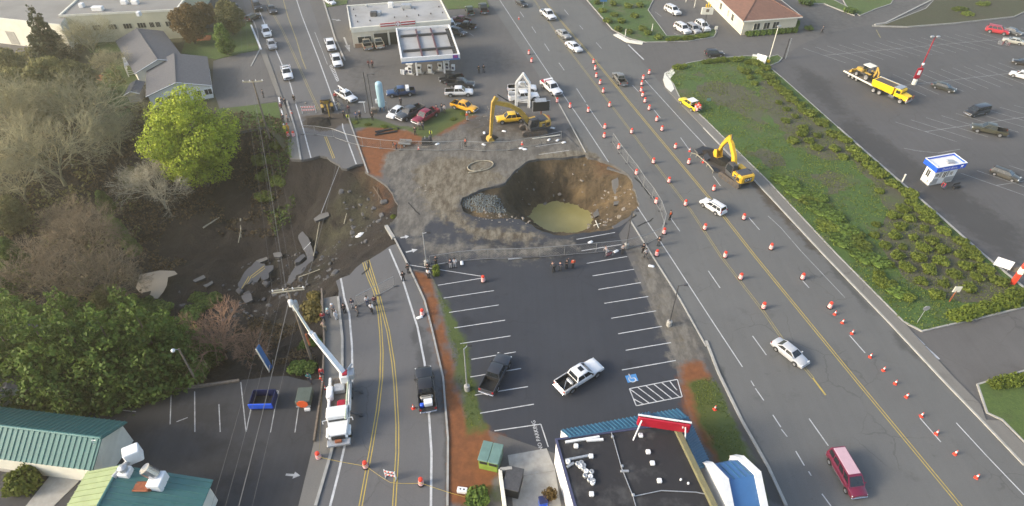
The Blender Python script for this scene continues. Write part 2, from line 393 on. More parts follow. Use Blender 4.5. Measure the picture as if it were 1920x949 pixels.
FIELDS=[
 ('grey',[(715,300),(735,272),(790,268),(860,245),(940,232),(1010,258),(1090,262),(1100,290),(1010,300),(950,340),(870,372),(800,420),(790,440),(735,440),(748,380)],4,1.15),
 ('grey',[(690,240),(850,232),(960,262),(930,285),(790,290)],4,.8),
 ('grey',[(740,430),(960,455),(1075,440),(1090,465),(1000,500),(880,490),(790,490)],5,.62),
 ('grey',[(1168,440),(1213,470),(1274,566),(1330,680),(1262,690),(1200,530)],3,.85),
 ('tan',[(770,320),(830,292),(910,300),(950,335),(865,372),(866,400),(895,425),(985,430),(1012,440),(1000,455),(900,452),(850,425),(800,390)],5,.92),
 ('tan',[(1010,285),(1105,280),(1150,305),(1100,300),(1000,300)],2,.75),
 ('tan',[(1175,470),(1210,480),(1270,580),(1320,670),(1270,690),(1210,560)],4,.45),
 ('brown',[(855,225),(950,205),(1030,215),(1025,250),(930,262),(870,258)],4,.55),
 ('brown',[(568,220),(600,215),(652,212),(658,230),(640,233),(625,243),(600,246),(568,238)],1.2,1.2),
 ('brown',[(1303,283),(1322,274),(1345,285),(1385,300),(1420,320),(1470,380),(1440,372),(1395,335),(1350,322),(1332,308)],1.5,1.05),
 ('brown',[(1405,330),(1440,366),(1546,480),(1530,480),(1420,372)],1.2,.6),
 ('red',[(664,250),(700,232),(765,245),(800,255),(790,270),(745,278),(722,290),(712,335),(690,325)],2.5,1.0),
 ('red',[(775,508),(805,515),(828,600),(850,690),(868,780),(930,815),(935,890),(900,949),(842,949),(842,820),(833,709),(813,622),(798,563)],1.5,1.1),
 ('red',[(1268,682),(1322,678),(1337,730),(1345,800),(1400,890),(1360,890),(1290,790)],1.8,1.0),
 ('red',[(820,240),(860,212),(900,216),(850,245),(810,262)],2,.7),
 ('grass',[(655,222),(700,222),(745,236),(780,240),(835,205),(880,200),(892,212),(830,245),(800,262),(765,243),(690,238),(662,240)],1.6,1.1),
 ('grass',[(808,520),(840,575),(878,648),(885,710),(910,805),(880,830),(866,740),(848,650),(826,570)],1.2,.95),
 ('grass',[(855,700),(885,715),(905,800),(875,800)],1.5,.7),
 ('grass',[(870,930),(960,880),(960,949),(870,949)],3,.6),
 ('grass',[(1295,718),(1338,706),(1370,780),(1405,858),(1448,949),(1395,949),(1360,880),(1315,790)],1.6,1.15),
 ('wet',[(905,430),(985,455),(1060,445),(1150,430),(1165,440),(1080,490),(960,480),(880,455)],4,.85),
 ('wet',[(1560,235),(1600,215),(1720,300),(1920,430),(1920,520),(1760,400),(1640,300)],5,.8),
 ('wet',[(1480,110),(1560,150),(1600,215),(1570,225),(1500,165)],4,.7),
 ('wet',[(200,745),(330,745),(440,760),(420,800),(300,800),(240,830),(190,780)],3,.85),
 ('wet',[(380,800),(520,820),(480,920),(400,949),(340,880)],4,.6),
 ('wet',[(815,455),(870,440),(940,490),(1000,600),(900,620),(830,540)],6,.35),
 ('wet',[(858,594),(884,588),(892,632),(872,628)],1.5,.8),('wet',[(1160,676),(1194,670),(1202,686),(1166,692)],1.5,.8),('wet',[(1182,628),(1196,630),(1192,640)],1,.7),('wet',[(935,640),(1010,590),(1030,600),(960,665)],4,.45),('wet',[(1040,560),(1110,640),(1090,650),(1020,570)],3,.35),
 ('wet',[(764,600),(780,598),(800,640),(815,690),(775,680),(780,640)],.7,1.1),
 ('wet',[(826,700),(834,712),(846,830),(842,949),(830,949),(834,830)],.5,1.2),
 ('wet',[(1204,470),(1216,470),(1330,665),(1400,800),(1475,949),(1440,949),(1385,810),(1318,668)],.7,1.1),
 ('wet',[(1060,240),(1078,240),(1180,414),(1168,418),(1096,292)],.6,1.0),
 ('wet',[(1405,330),(1440,366),(1546,480),(1764,712),(1750,712),(1530,480)],.6,.8),
 ('wet',[(580,90),(625,135),(654,222),(700,222),(760,120),(690,95)],7,.45),
 ('wet',[(880,90),(960,90),(1000,130),(900,150)],7,.5),
 ('wet',[(1500,0),(1780,0),(1640,45),(1560,75),(1490,75)],6,.45),
]
def build_ground():
 vs=[];ed=[]
 def loop(poly):
  n0=len(vs);n=len(poly)
  for p in poly: vs.append((p[0],p[1]))
  for i in range(n): ed.append((n0+i,n0+(i+1) % n))
 loop([(-420,-60),(420,-60),(420,520),(-420,520)])
 for r in HOLES: loop(r)
 for _,poly,_ in SURF: loop(poly)
 g=[]
 for y in np.arange(27,178,1.5):
  for x in np.arange(-105,112,1.5): g.append((x+(.4*N(x,y,3)),y+.4*N(y,x,3)))
 for y in np.arange(60,115,.75):
  for x in np.arange(-34,30,.75): g.append((x+.2*N(x,y,3),y+.2*N(y,x,3)))
 ga=np.array(g);keep=np.ones(len(ga),bool)
 half=(ga[:,1]*cP+CAMH*sP)*960/FOC+4;keep &= np.abs(ga[:,0])<half
 for r in HOLES: keep &= sdist(ga[:,0],ga[:,1],r)<-.3
 for _,poly,_ in SURF: keep &= np.abs(sdist(ga[:,0],ga[:,1],poly))>.3
 vs+=[tuple(q) for q in ga[keep]]
 r=delaunay_2d_cdt([Vc(q) for q in vs],ed,[],0,1e-4,False)
 v=np.array([(q.x,q.y) for q in r[0]]);f=np.array([list(q) for q in r[2] if len(q)==3])
 c=v[f].mean(1);ids=np.full(len(f),-1)
 for i,(_,poly,_) in enumerate(SURF):
  m=(ids==-1) & inside(c[:,0],c[:,1],poly);ids[m]=i
 for h in HOLES: ids[inside(c[:,0],c[:,1],h)]=-2
 fld={}
 for nm in ('tan','grey','brown','red','grass','wet'): fld[nm]=np.zeros(len(v))
 for nm,px,soft,st in FIELDS:
  poly=PL(px);x0,x1=min(p.x for p in poly)-soft,max(p.x for p in poly)+soft;y0,y1=min(p.y for p in poly)-soft,max(p.y for p in poly)+soft
  m=np.where((v[:,0]>x0) & (v[:,0]<x1) & (v[:,1]>y0) & (v[:,1]<y1))[0]
  s=sdist(v[m,0],v[m,1],poly);val=st*np.clip(.5+s/soft,0,1);fld[nm][m]=np.maximum(fld[nm][m],val)
 out={}
 for i in range(-1,len(SURF)):
  ff=f[ids==i];u,inv=np.unique(ff,return_inverse=True);vv=np.zeros((len(u),3));vv[:,:2]=v[u]
  ff=inv.reshape(-1,3);a,b,d=vv[ff[:,0]],vv[ff[:,1]],vv[ff[:,2]]
  fl=((b-a)[:,0]*(d-a)[:,1]-(b-a)[:,1]*(d-a)[:,0])<0;ff[fl]=ff[fl][:,::-1]
  nm,mt=('ground','base') if i<0 else (SURF[i][0],SURF[i][2])
  me=mesh_np(nm,vv,ff,M[mt]);o=link(nm,me);o['kind']='structure';out[nm]=o
  for kf in fld:
   at=me.attributes.new(kf,'FLOAT','POINT');at.data.foreach_set('value',fld[kf][u].astype(np.float32))
 return out
G=build_ground()
class Relief:
 def __init__(s,rim,ctrl,top=-.5,amp=.5,sc=.3,extra=(),smooth=.3):
  s.rim=np.array([(p[0],p[1]) for p in rim]);st=max(1,len(rim) // 160)
  c=[P(u,v,z) for u,v,z in ctrl]+list(extra);r=s.rim[::st]
  s.xy=np.vstack([np.array([(q.x,q.y) for q in c]),r]);s.z=np.concatenate([[q.z for q in c],np.full(len(r),top)])
  s.amp,s.sc=amp,sc;n=len(s.xy)
  d=np.sqrt(((s.xy[:,None]-s.xy[None])**2).sum(2));A=np.ones((n+1,n+1));A[n,n]=0;A[:n,:n]=-d+np.eye(n)*smooth
  s.w=np.linalg.solve(A,np.append(s.z,0))
 def at(s,x,y):
  x=np.atleast_1d(x).astype(float);y=np.atleast_1d(y).astype(float)
  d=np.sqrt((x[:,None]-s.xy[:,0])**2+(y[:,None]-s.xy[:,1])**2)+.05;
  z=np.minimum(-(d-.05)@s.w[:-1]+s.w[-1],-.3)
  nz=np.array([N(a,b,s.sc,1.7)-1.1*abs(N(a,b,s.sc*1.9,8.2))+.35+.5*N(a,b,s.sc*2.7,5.2)+.3*N(a,b,s.sc*7,2.2) for a,b in zip(x,y)])
  return z+nz*s.amp*np.clip(-z/2.0,.15,1)
b0,b1=P(560,304),P(708,342);BANK=[]
for i in range(9):
 q=b0.lerp(b1,i/8)
 for dy,z in ((2.6,-3.4+i*.1),(6.0,-5.6+i*.25))[:2 if i<7 else 1]: BANK.append(Vc((q.x-.15*dy,q.y-dy,z)))
RAV=Relief(RIM_A,[(290,530,-9),(400,530,-9),(480,520,-9),(520,480,-9),(560,430,-9.3),(600,400,-8),(450,560,-8.6),(350,560,-8),(650,470,-4.5),(500,350,-7.4),(470,330,-6.5),(430,340,-6.5),(380,360,-7),
 (470,430,-9),(400,400,-8),(350,450,-8.6),(300,420,-7.6),(250,470,-8),(150,520,-7),(50,560,-5),(520,640,-4),(480,680,-3),(400,650,-5),(560,600,-5),(580,565,-5),(588,640,-2),(700,420,-4.2),
 (700,372,-3.4),(680,450,-4),(200,600,-5),(300,640,-5),(100,650,-4),(100,400,-5),(200,330,-4),(50,330,-2),(300,300,-4.5),(430,300,-4.5),(480,285,-4),(520,310,-4.5),(610,500,-6),(600,460,-8),(722,372,-2.0)],amp=.85,sc=.22,extra=BANK,smooth=3.0)
SNK=Relief(RIM_B,[(1000,400,-7),(1020,388,-7),(1045,383,-7),(1075,388,-7),(1092,398,-7),(1100,415,-7),(1095,432,-7),(1070,440,-7),(1040,440,-7),(1015,425,-7),(1040,410,-7.4),(1060,420,-7.4),
 (1150,352,-2.2),(1165,385,-2.6),(1140,400,-4.5),(1120,420,-5.6),(1130,370,-4.2),(1060,345,-4.2),(1000,345,-4.2),(975,365,-4.2),(905,375,-.6),(885,385,-.55),(925,395,-.75),(936,385,-.9),(934,368,-.85),(940,398,-1.0),(890,395,-.6),(910,400,-.65),(956,385,-3.6),(972,385,-5.2)],amp=.6,sc=.5)
def relief_mesh(name,rel,rim,step,mt):
 xs=rel.rim;lo=xs.min(0);hi=xs.max(0);g=[]
 for y in np.arange(lo[1],hi[1],step):
  for x in np.arange(lo[0],hi[0],step): g.append((x+step*.25*N(x,y,2),y+step*.25*N(y,x,2)))
 g=np.array(g);g=g[sdist(g[:,0],g[:,1],rim)>step*.45]
 n=len(xs);vs=[Vc(q) for q in xs]+[Vc(q) for q in g]
 r=delaunay_2d_cdt(vs,[(i,(i+1) % n) for i in range(n)],[],1,1e-5,True)
 v=np.array([(q.x,q.y,0) for q in r[0]]);f=np.array([list(q) for q in r[2] if len(q)==3])
 orig=[min(o) if o else -1 for o in r[3]];v[:,2]=rel.at(v[:,0],v[:,1])
 edge=np.array([o<n for o in orig]);v[edge,2]=-.45
 a,b,d=v[f[:,0]],v[f[:,1]],v[f[:,2]];fl=((b-a)[:,0]*(d-a)[:,1]-(b-a)[:,1]*(d-a)[:,0])<0;f[fl]=f[fl][:,::-1]
 me=mesh_np(name,v,f,mt)
 for nm,px,z_ in (('red',[(682,303),(715,335),(738,375),(722,392),(700,360),(682,328)],-1.5),('moss',[(630,390),(700,360),(715,420),(670,455),(600,470),(590,430)],-5),('red',[(1112,295),(1150,308),(1160,326),(1128,318)],-1.5)):
  pl=PL(px,z_);at=me.attributes.get(nm) or me.attributes.new(nm,'FLOAT','POINT');old=np.zeros(len(v),np.float32);at.data.foreach_get('value',old);at.data.foreach_set('value',np.maximum(old,np.clip(.5+sdist(v[:,0],v[:,1],pl)/4,0,1)*(.85 if nm=='red' else .9)).astype(np.float32))
 me.polygons.foreach_set('use_smooth',[True]*len(me.polygons));o=link(name,me);o['kind']='structure'
 mb=MB();n=len(rim)
 vv=[(p[0],p[1],0) for p in rim]+[(p[0],p[1],-.55-.2*abs(N(p[0],p[1],1.3))) for p in rim]
 mb.add(vv,[[i,n+i,n+(i+1) % n,(i+1) % n] for i in range(n)]);mb.bd('broken_edge',M['brk'],o)
 return o
ravine=relief_mesh('ravine',RAV,RIM_A,.8,M['soil'])
sinkhole=relief_mesh('sinkhole',SNK,RIM_B,.38,M['soilw'])
def zfit(u,v,z=-6.0,rel=RAV):
 for _ in range(8): q=P(u,v,z);z=.5*z+.5*float(rel.at(q.x,q.y)[0])
 return z
gp=PL([(862,384),(872,372),(900,374),(925,372),(938,378),(945,392),(946,406),(930,409),(905,407),(885,404),(868,395)],-1.5)
mb=MB();gx=[];st=.45
lo=Vc((min(p.x for p in gp),min(p.y for p in gp)));hi=Vc((max(p.x for p in gp),max(p.y for p in gp)))
pts=np.array([(x,y) for y in np.arange(lo.y,hi.y,st) for x in np.arange(lo.x,hi.x,st)])
idx=inside(pts[:,0],pts[:,1],gp) & (sdist(pts[:,0],pts[:,1],RIM_B)>.1);pts=pts[idx]
zz=SNK.at(pts[:,0],pts[:,1])
for (x,y),z in zip(pts,zz):
 for _ in range(9):
  a,b,s_=x+ru(-.3,.3),y+ru(-.3,.3),ru(.05,.14);h=s_*ru(.5,1)
  mb.add([(a-s_,b-s_*.4,z),(a+s_*.3,b-s_,z),(a+s_,b+s_*.5,z),(a-s_*.2,b+s_,z),(a,b,z+h+.08)],[[0,1,4],[1,2,4],[2,3,4],[3,0,4]])
o=mb.bd('gravel_bank',M['gravel']);tag(o,kind='stuff')
o=MB().quad(*[P(u,v,-6.5) for u,v in ((955,470),(1135,470),(1128,372),(962,372))]).bd('sinkhole_pond',M['water']);o['kind']='structure'
o=MB().add([P(u,v,zfit(292,533)+.55) for u,v in ((262,515),(300,507),(327,508),(333,514),(315,520),(313,535),(306,548),(296,560),(270,560),(255,540))],[list(range(10))]).bd('mud_pool',M['mud']);o['kind']='structure'
def mound(name,px,h,m,label,cat='dirt pile'):
 pts=jitter(PL(px),.5,.2);c=sum(pts,Vc())/len(pts);n_=7;mb=MB(c);rings=[]
 for i in range(n_):
  f0=1-i/n_;hh=h*(1-f0*f0)
  rings.append([Vc((c.x+(p.x-c.x)*f0,c.y+(p.y-c.y)*f0,(hh+.3*h*N(p.x*f0,p.y*f0,.9,i)) if i else -.02)) for p in pts])
 o=mb.loft(rings).bd(name,M[m],None,50);o.location=c;return tag(o,label,cat)
mound('dirt_pile',[(1310,284),(1326,278),(1345,287),(1372,302),(1378,314),(1352,312),(1330,302)],.9,'soil',"long dark heap of dug soil in the trench left of the yellow excavator");mound('dirt_pile',[(1380,318),(1396,314),(1412,322),(1400,328)],.5,'soil',"small heap of dug soil against the sidewalk behind the yellow excavator");mound('dirt_pile',[(575,222),(600,219),(618,222),(622,236),(600,241),(576,236)],.7,'soil',"low dark heap of soil in the cut across the upper road");mound('dirt_pile',[(900,255),(920,250),(935,258),(925,266),(905,266)],.5,'soil',"small dark heap of mud under the bucket at the fuel station")
def rubble(name,rel,areas,mt,smin,smax):
 mb=MB()
 for px,n in areas:
  poly=PL(px,-3);xs=[p.x for p in poly];ys=[p.y for p in poly]
  for _ in range(n):
   x,y=ru(min(xs),max(xs)),ru(min(ys),max(ys))
   if not inside(np.array([x]),np.array([y]),poly)[0]: continue
   z=float(rel.at(x,y)[0]) if rel else 0;s_=ru(smin,smax)*random.choice((.6,.8,1,1.6));a=ru(0,6.28)
   Mx=TR((x,y,z))@RO(a,4,'Z')@RO(ru(-.5,.5),4,'X')
   mb.cbox(-s_,s_,-s_*.7,s_*.7,-s_*.4,s_*ru(.2,.6),s_*.3,Mx)
 o=mb.bd(name,mt);tag(o,kind='stuff');return o
rubble('rubble',SNK,[([(1100,370),(1160,330),(1190,370),(1180,410),(1130,430),(1100,420)],110),([(960,340),(1100,320),(1100,370),(980,380)],50)],M['rock'],.08,.3)
rubble('debris',RAV,[([(430,430),(640,430),(640,510),(560,560),(430,560)],170),([(300,500),(470,470),(470,570),(320,580)],70),([(640,360),(740,370),(740,440),(660,490)],90)],M['brk'],.1,.38)
rubble('clods',None,[([(870,225),(960,225),(960,262),(870,262)],60),([(1295,290),(1400,322),(1390,335),(1300,300)],50),([(570,215),(655,212),(650,240),(570,240)],70),([(880,415),(1000,440),(990,450),(880,440)],90),([(760,330),(850,400),(800,420)],40)],M['rock'],.05,.16)
def slab(name,px,z,th,label,mt='rd',lines=None,tilt=(0,0),lm='yline'):
 mu,mv=sum(q[0] for q in px)/len(px),sum(q[1] for q in px)/len(px);rel=SNK if mu>850 else RAV
 if z<-1:
  for _ in range(6): q=P(mu,mv,z);z=.5*z+.5*(float(rel.at(q.x,q.y)[0])+(.6 if mu<850 else .3))
 pts=PL(px,z);c=sum(pts,Vc())/len(pts);e=empty(name,c,0,label,'road slab','slabs of broken pavement')
 T=TR(c)@RO(tilt[0],4,'X')@RO(tilt[1],4,'Y')
 pts=jitter(pts,.5,.16,1.1)
 mb=MB(c);n=len(pts);a=sum(pts[i].x*pts[(i+1) % n].y-pts[(i+1) % n].x*pts[i].y for i in range(n));pts=pts[::-1] if a<0 else pts
 top=[T@(p-c) for p in pts];bot=[T@(p-c+Vc((0,0,-th))) for p in pts]
 mb.add(top,[list(range(n))]);mb.mi=1;mb.add(top+bot,[[n+i,n+(i+1) % n,(i+1) % n,i] for i in range(n)]);mb.bd('pavement',[M[mt],M['brk']],e)
 for a_,b_,wd in lines or []:
  A,B=P(*a_,z),P(*b_,z);mb=MB(c);mb.ribbon([A-c,B-c],wd,.012);mb.v=[tuple(T@Vc(q)-c) for q in [Vc(q)+c for q in mb.v]]
  mb.bd('painted_line',M[lm],e)
 return e
slab('road_slab',[(453,548),(446,536),(462,508),(480,492),(497,496),(496,505),(491,514),(486,522),(476,540),(463,550)],-8.0,.5,"largest fallen road slab with double yellow line, tilted in the ravine",lines=[((449,547),(467,519),.12),((453,547),(471,519),.12),((470,519),(496,499),.12),((473,521),(497,503),.12)],tilt=(.05,.08))
slab('road_slab',[(497,499),(513,496),(512,503),(504,512),(503,522),(495,526),(490,523),(491,514),(495,508)],-8.1,.45,"small broken slab lying against the yellow-lined slab in the ravine",tilt=(-.05,.1))
slab('road_slab',[(480,489),(500,482),(502,486),(484,494)],-7.6,.4,"narrow strip of pavement above the yellow-lined slab in the ravine",'walk',tilt=(.1,0))
slab('road_slab',[(512,475),(526,473),(529,478),(524,482),(515,481)],-8.2,.4,"small oval pale slab lying under the power lines",'walk',tilt=(.1,.05))
slab('road_slab',[(559,443),(568,436),(578,446),(584,462),(589,478),(576,487),(572,470),(563,458)],-8.5,.5,"dark slumped road slab with white line, farther up the ravine bottom",lines=[((569,467),(583,455),.12)],tilt=(.1,-.05),lm='line')
slab('road_slab',[(553,492),(560,480),(568,473),(573,478),(562,492),(555,495)],-8.2,.5,"tilted dark road slab beside the slumped road under the wires",tilt=(-.2,.12))
slab('road_slab',[(541,522),(552,503),(566,495),(585,478),(589,486),(573,503),(560,520),(545,532),(538,531)],-8.7,.5,"long dark ribbon of slumped road behind the utility pole",tilt=(0,.05))
slab('road_slab',[(588,410),(600,402),(616,398),(617,404),(602,410),(592,414)],-7.6,.4,"small pale slab lying at the head of the slump below the broken road",'walk',tilt=(.1,.05))
slab('road_slab',[(381,535),(398,527),(400,531),(386,538)],-8.4,.35,"thin pale slab near the mud pool, nearest to the yellow-lined slab",'walk',tilt=(.2,.1))
slab('road_slab',[(361,525),(382,516),(385,520),(366,528)],-8.4,.35,"thin pale slab near the mud pool, farthest from the yellow-lined slab",'walk',tilt=(.15,.1))
slab('road_slab',[(452,555),(470,549),(474,563),(458,568)],-8.0,.4,"squarish dark slab just below the yellow-lined slab",tilt=(.1,-.1))
slab('road_slab',[(1147,343),(1157,339),(1165,352),(1163,357),(1155,360),(1149,352)],-2.3,.4,"upright pale slab caught on the sinkhole's far slope",'walk',tilt=(.5,.1))
slab('road_slab',[(1151,379),(1163,376),(1164,381),(1152,384)],-3.2,.3,"small slab on the middle of the sinkhole's right slope",'walk',tilt=(.2,.1))
slab('road_slab',[(1112,400),(1122,393),(1125,403),(1114,407)],-4.9,.3,"broken slab on the sinkhole slope beside the pond",'walk',tilt=(.2,.1))
slab('road_slab',[(1148,424),(1180,406),(1192,392),(1197,396),(1184,411),(1152,430)],-.5,.3,"undercut dark slab sagging at the sinkhole's near right rim",'rd',tilt=(.12,.1))
slab('road_slab',[(1140,311),(1160,313),(1180,326),(1176,330),(1158,321),(1138,315)],-.5,.3,"undercut slab hanging at the sinkhole's far right rim",'rd',tilt=(-.15,.05))
for (u,v,z,ln,a,lab) in ((720,425,-.3,5.2,R(-63),"broken kerb beam hanging at the edge of the collapsed road"),):
 A,B=P(724,424,-.1),P(738,447,-.1);o=MB(A).ribbon([A,B],.5,.1,-.35).bd('kerb_beam',M['conc']);o.location=A;tag(o,lab,'kerb')
def raised(name,px,h,mt,kind='structure',kerb=None,jit=0):
 pts=PL(px);pts=jitter(pts,1.0,jit) if jit else pts
 o=MB().prism([(p.x,p.y) for p in pts],-.02,h).bd(name,M[mt]);o['kind']=kind
 if kerb:
  q=pts+[pts[0]];mb=MB();mb.ribbon(q,.2,h+.035,0);mb.bd('kerb',M['conc'],o)
 return o
def kerb(px,wd=.2,h=.13,mt='conc',name='kerb'):
 o=MB().ribbon(PL(px),wd,h,-.02).bd(name,M[mt]);o['kind']='structure';return o
east_out=[(1262,158),(1275,185),(1320,223),(1440,341),(1570,480),(1693,604),(1713,627),(1789,710),(1837,758),(1848,788),(1875,790),(1920,835)]
sw=raised('sidewalk',[(1246,165)]+hw_right[5:]+[ext((1920,873),12),ext((1920,835),12)]+east_out[::-1],.13,'walk')
mb=MB();pr=PL(hw_right[5:]);mb.ribbon(pr,.22,.155,-.02);mb.bd('kerb',M['conc'],sw)
ISL=[(1262,158),(1248,140),(1262,128),(1290,119),(1340,110),(1400,106),(1440,108),(1458,104),(1466,110),(1460,117),(1440,125),(1470,150),(1571,240),(1640,301),(1760,405),(1842,478),(1920,540),('w',78,58),(1920,577),(1850,594),(1728,622),(1693,604),(1570,480),(1440,341),(1320,223),(1275,185)]
island=raised('grass_island',ISL,.15,'grass',kerb=True)
bedp=[(1455,160),(1500,205),(1572,262),(1640,318),(1755,415),(1838,488),(1895,535),(1850,575),(1760,560),(1700,530),(1660,480),(1640,440),(1670,400),(1640,350),(1590,300),(1540,300),(1480,270),(1420,190),(1430,150)]
for bp in ([(1300,165),(1345,150),(1400,165),(1440,200),(1430,235),(1370,205),(1330,195)],[(1400,290),(1440,280),(1470,300),(1450,320)],[(1520,330),(1560,320),(1590,350),(1560,365)],[(1285,140),(1310,135),(1320,145)]):
 o=MB().prism([(p.x,p.y) for p in jitter(PL(bp),.8,1.6)],.1,.157).bd('planting_bed',M['bedsoil']);o['kind']='structure'
o=MB().prism([(p.x,p.y) for p in jitter(PL(bedp),1.2,1.3)],.1,.165).bd('planting_bed',M['bedsoil']);o['kind']='structure'
raised('ramp',[(1243,150),(1246,138),(1262,130),(1265,138),(1257,148),(1264,168),(1258,174),(1248,165)],.17,'creamp')
raised('grass_island',[(1832,722),(1920,696),('w',66,50),('w',60,36),(1920,830),(1878,788),(1850,775)],.15,'lawn',kerb=True)
raised('grass_island',[ext((1100,0),60,UP),(1100,0),(1148,56),(1180,73),(1210,80),(1290,78),(1338,70),(1344,60),(1338,55),(1300,66),(1250,68),(1215,20),(1225,0),ext((1225,0),60,UP)],.15,'grass',kerb=True)
raised('ramp',[(1150,66),(1158,64),(1180,76),(1206,80),(1204,84),(1175,80)],.17,'creamp')
raised('forecourt_lawn',[(612,14),(650,8),(660,-30),('w',-55,230),('w',-60,200),(600,-20)],.1,'lawn')
raised('forecourt_lawn',[(828,0),(840,18),(918,14),(908,-10),('w',-25,210),('w',-40,210)],.1,'lawn')
raised('grass_bank',[(1580,0),(1590,18),(1612,30),(1640,18),(1670,8),(1680,-10),(1620,-30)],.15,'lawn',kerb=True)
raised('grass_bank',[(1560,0),(1585,12),(1605,22),(1602,30),(1575,20),(1545,8),(1510,8),(1500,2),(1520,-10)],.2,'lawn',kerb=True)
raised('grass_bank',[(1635,50),(1660,47),(1735,18),(1770,-20),('w',180,190),('w',190,185),(1920,24),(1900,33),(1790,45),(1700,52)],.3,'floor',kerb=True)
raised('woodland_floor',[(0,110),(110,76),(330,58),(420,50),(470,30),(487,94),(455,100),(405,112),(398,170),(425,212),(520,195),(538,255),(545,297),(500,238),(430,250),(300,235),(190,226),(120,240),(20,262),('w',-130,82),('w',-160,140)],.03,'floor')
raised('lawn',[(400,60),(470,40),(486,94),(455,100),(405,112),(340,100),(350,70)],.06,'lawn')
raised('lawn',[(405,205),(470,198),(520,192),(533,250),(500,236),(430,246),(412,232)],.06,'lawn')
raised('lawn',[(205,120),(240,100),(262,160),(240,220),(190,222),(180,170)],.06,'lawn')
raised('lawn',[(150,70),(240,62),(262,75),(240,98),(170,100)],.06,'lawn')
raised('sidewalk',[(523,186),(512,160),(487,94),(497,92),(518,150),(540,215),(556,251),(563,300),(545,299),(538,251)],.13,'walk')
raised('sidewalk',[(604,561),(633,556),(641,634),(641,700),(634,770),(620,850),(592,949),('w',-27,-30),('w',-31,-30),(560,949),(589,830),(607,730),(609,640)],.13,'walk')
kerb([(634,557),(642,634),(642,698),(635,780),(621,850),(592,949)],.3,.15)
kerb([(538,190),(556,251),(564,300)],.3,.15)
kerb([(604,545),(609,640),(606,720),(590,830)],.2,.5,'wood','edge_beam')
kerb([(740,448),(768,503),(796,563),(811,622),(831,709),(840,823),(839,949)],.22,.15)
kerb([(618,38),(628,72),(647,114)],.35,.17)
kerb([(606,0),(618,38)],.35,.17)
kerb([(654,222),(690,325)],.22,.15)
kerb([(1324,640),(1347,700),(1390,788),(1440,876),(1474,949)],.3,.15)
kerb([(1040,180),(1071,236),(1098,286)],.2,.1)
kerb([(1182,414),(1213,464),(1274,560),(1324,650)],.2,.1)
kerb([(1693,604),(1728,622)],.2,.17)
for px in ([(1571,240),(1640,301),(1760,405),(1842,478),(1930,550)],): kerb(px,.35,.22)
kerb([(1640,47),(1660,44),(1748,0)],.4,.25);kerb([(1635,50),(1700,52),(1790,45),(1920,22)],.25,.2)
kerb([(471,125),(487,94),(483,60),(470,25)],.25,.16);kerb([(471,48),(490,94)],.4,.22,'white','kerb')
kerb([(523,184),(531,222)],.25,.2,'white')
kerb([(313.6,734),(449,714.5)],.3,.25,'wood','timber_edge')
o=raised('leaf_litter',[(152,150),(165,142),(190,140),(196,150),(178,158),(160,161)],.09,'soilred','stuff',jit=.5);o=raised('leaf_litter',[(358,70),(375,66),(397,67),(394,76),(365,78)],.09,'soilred','stuff',jit=.5)
raised('driveway',[(400,115),(455,100),(487,96),(512,160),(520,190),(470,198),(412,204),(398,165)],.05,'base')
ZL=.012
def line(parent,px,wd=.12,m='line',name='painted_line',z=ZL):
 pts=PL(px);o=MB().ribbon(pts,wd,z).bd(name,M[m],G.get(parent) if isinstance(parent,str) else parent);return o
def double(parent,px,gap=.18,wd=.11,m='yline'):
 pts=PL(px)
 for s_ in (-1,1):
  q=[]
  for i,p in enumerate(pts):
   d=(pts[min(i+1,len(pts)-1)]-pts[max(i-1,0)]).normalized();q.append(p+Vc((-d.y,d.x,0))*gap*s_)
  MB().ribbon(q,wd,ZL).bd('yellow_line',M[m],G[parent])
line('highway',[ext((960,35),120,UP),(960,35),(1030,140),(1099,240),(1141,304)],.13)
line('highway',[(1195,388),(1256,480),(1330,594),(1392,688)],.13)
double('highway',[ext((1052,40),120,UP),(1052,40),(1112,109),(1220,240),(1334,376),(1415,480),(1602,709),(1801,949),ext((1801,949),20)],.16,.1)
double('highway',[(995,-10),(1045,65),(1170,229),(1232,312),(1296,396),(1351,480),(1432,585),(1480,655),(1525,710)],.14,.1,'ylinef')
line('highway',[(1524,709),(1548,741)],.2,'yline','yellow_line')
line('highway',[(1208,149),(1291,240),(1324,275)],.12);line('highway',[(1440,405),(1464,427),(1501,470),(1584,558)],.11,'linef');line('highway',[(1793,793),(1850,855),(1920,928)],.12)
for a,b in (((1276,258),(1293,282)),((1337,330),(1351,349)),((1404,408),(1424,431)),((1501,522),(1517,540)),((1593,629),(1622,662)),((1725,784),(1764,829)),((1186,160),(1197,172)),((1226,206),(1238,221)),((1118,80),(1128,91)),((1087,48),(1093,55)),((1058,18),(1066,28)),
             ((1258,410),(1275,434)),((1328,508),(1350,540)),((1411,630),(1437,666)),((1517,785),(1553,836)),((1595,895),(1612,921)),((1048,118),(1058,132)),((1021,82),(1030,96)),((997,50),(1005,62)),((975,22),(982,32)),
             ((1408,714),(1414,724)),((1416,728),(1432,751)),((1449,778),(1464,801)),((1465,805),(1476,819)),((1492,846),(1508,873)),((1516,884),(1521,892)),((1541,926),(1558,949)),((1081,166),(1098,192)),((1100,196),(1130,240))):
 line('highway',[a,b],.12)
line('ground',[(1178,84),(1207,112)],.3);line('ground',[(1709,623),(1733,647)],.3);line('ground',[(1734,649),(1761,674)],.3)
line('road',[(470,-20),(484,15),(512,82),(543,154),(556,200),(568,240),(583,296)],.2);line('road',[(553,-10),(566,30),(597,110),(618,168),(632,207)],.2);line('road',[(642,232),(643,240),(668,308)],.2)
double('road',[(497,-10),(509,20),(530,58),(552,105),(576,160),(598,207)],.16,.1,'ylinef');line('road',[(530,-5),(540,32),(556,75),(566,110),(574,130)],.2,'ylinef','yellow_line')
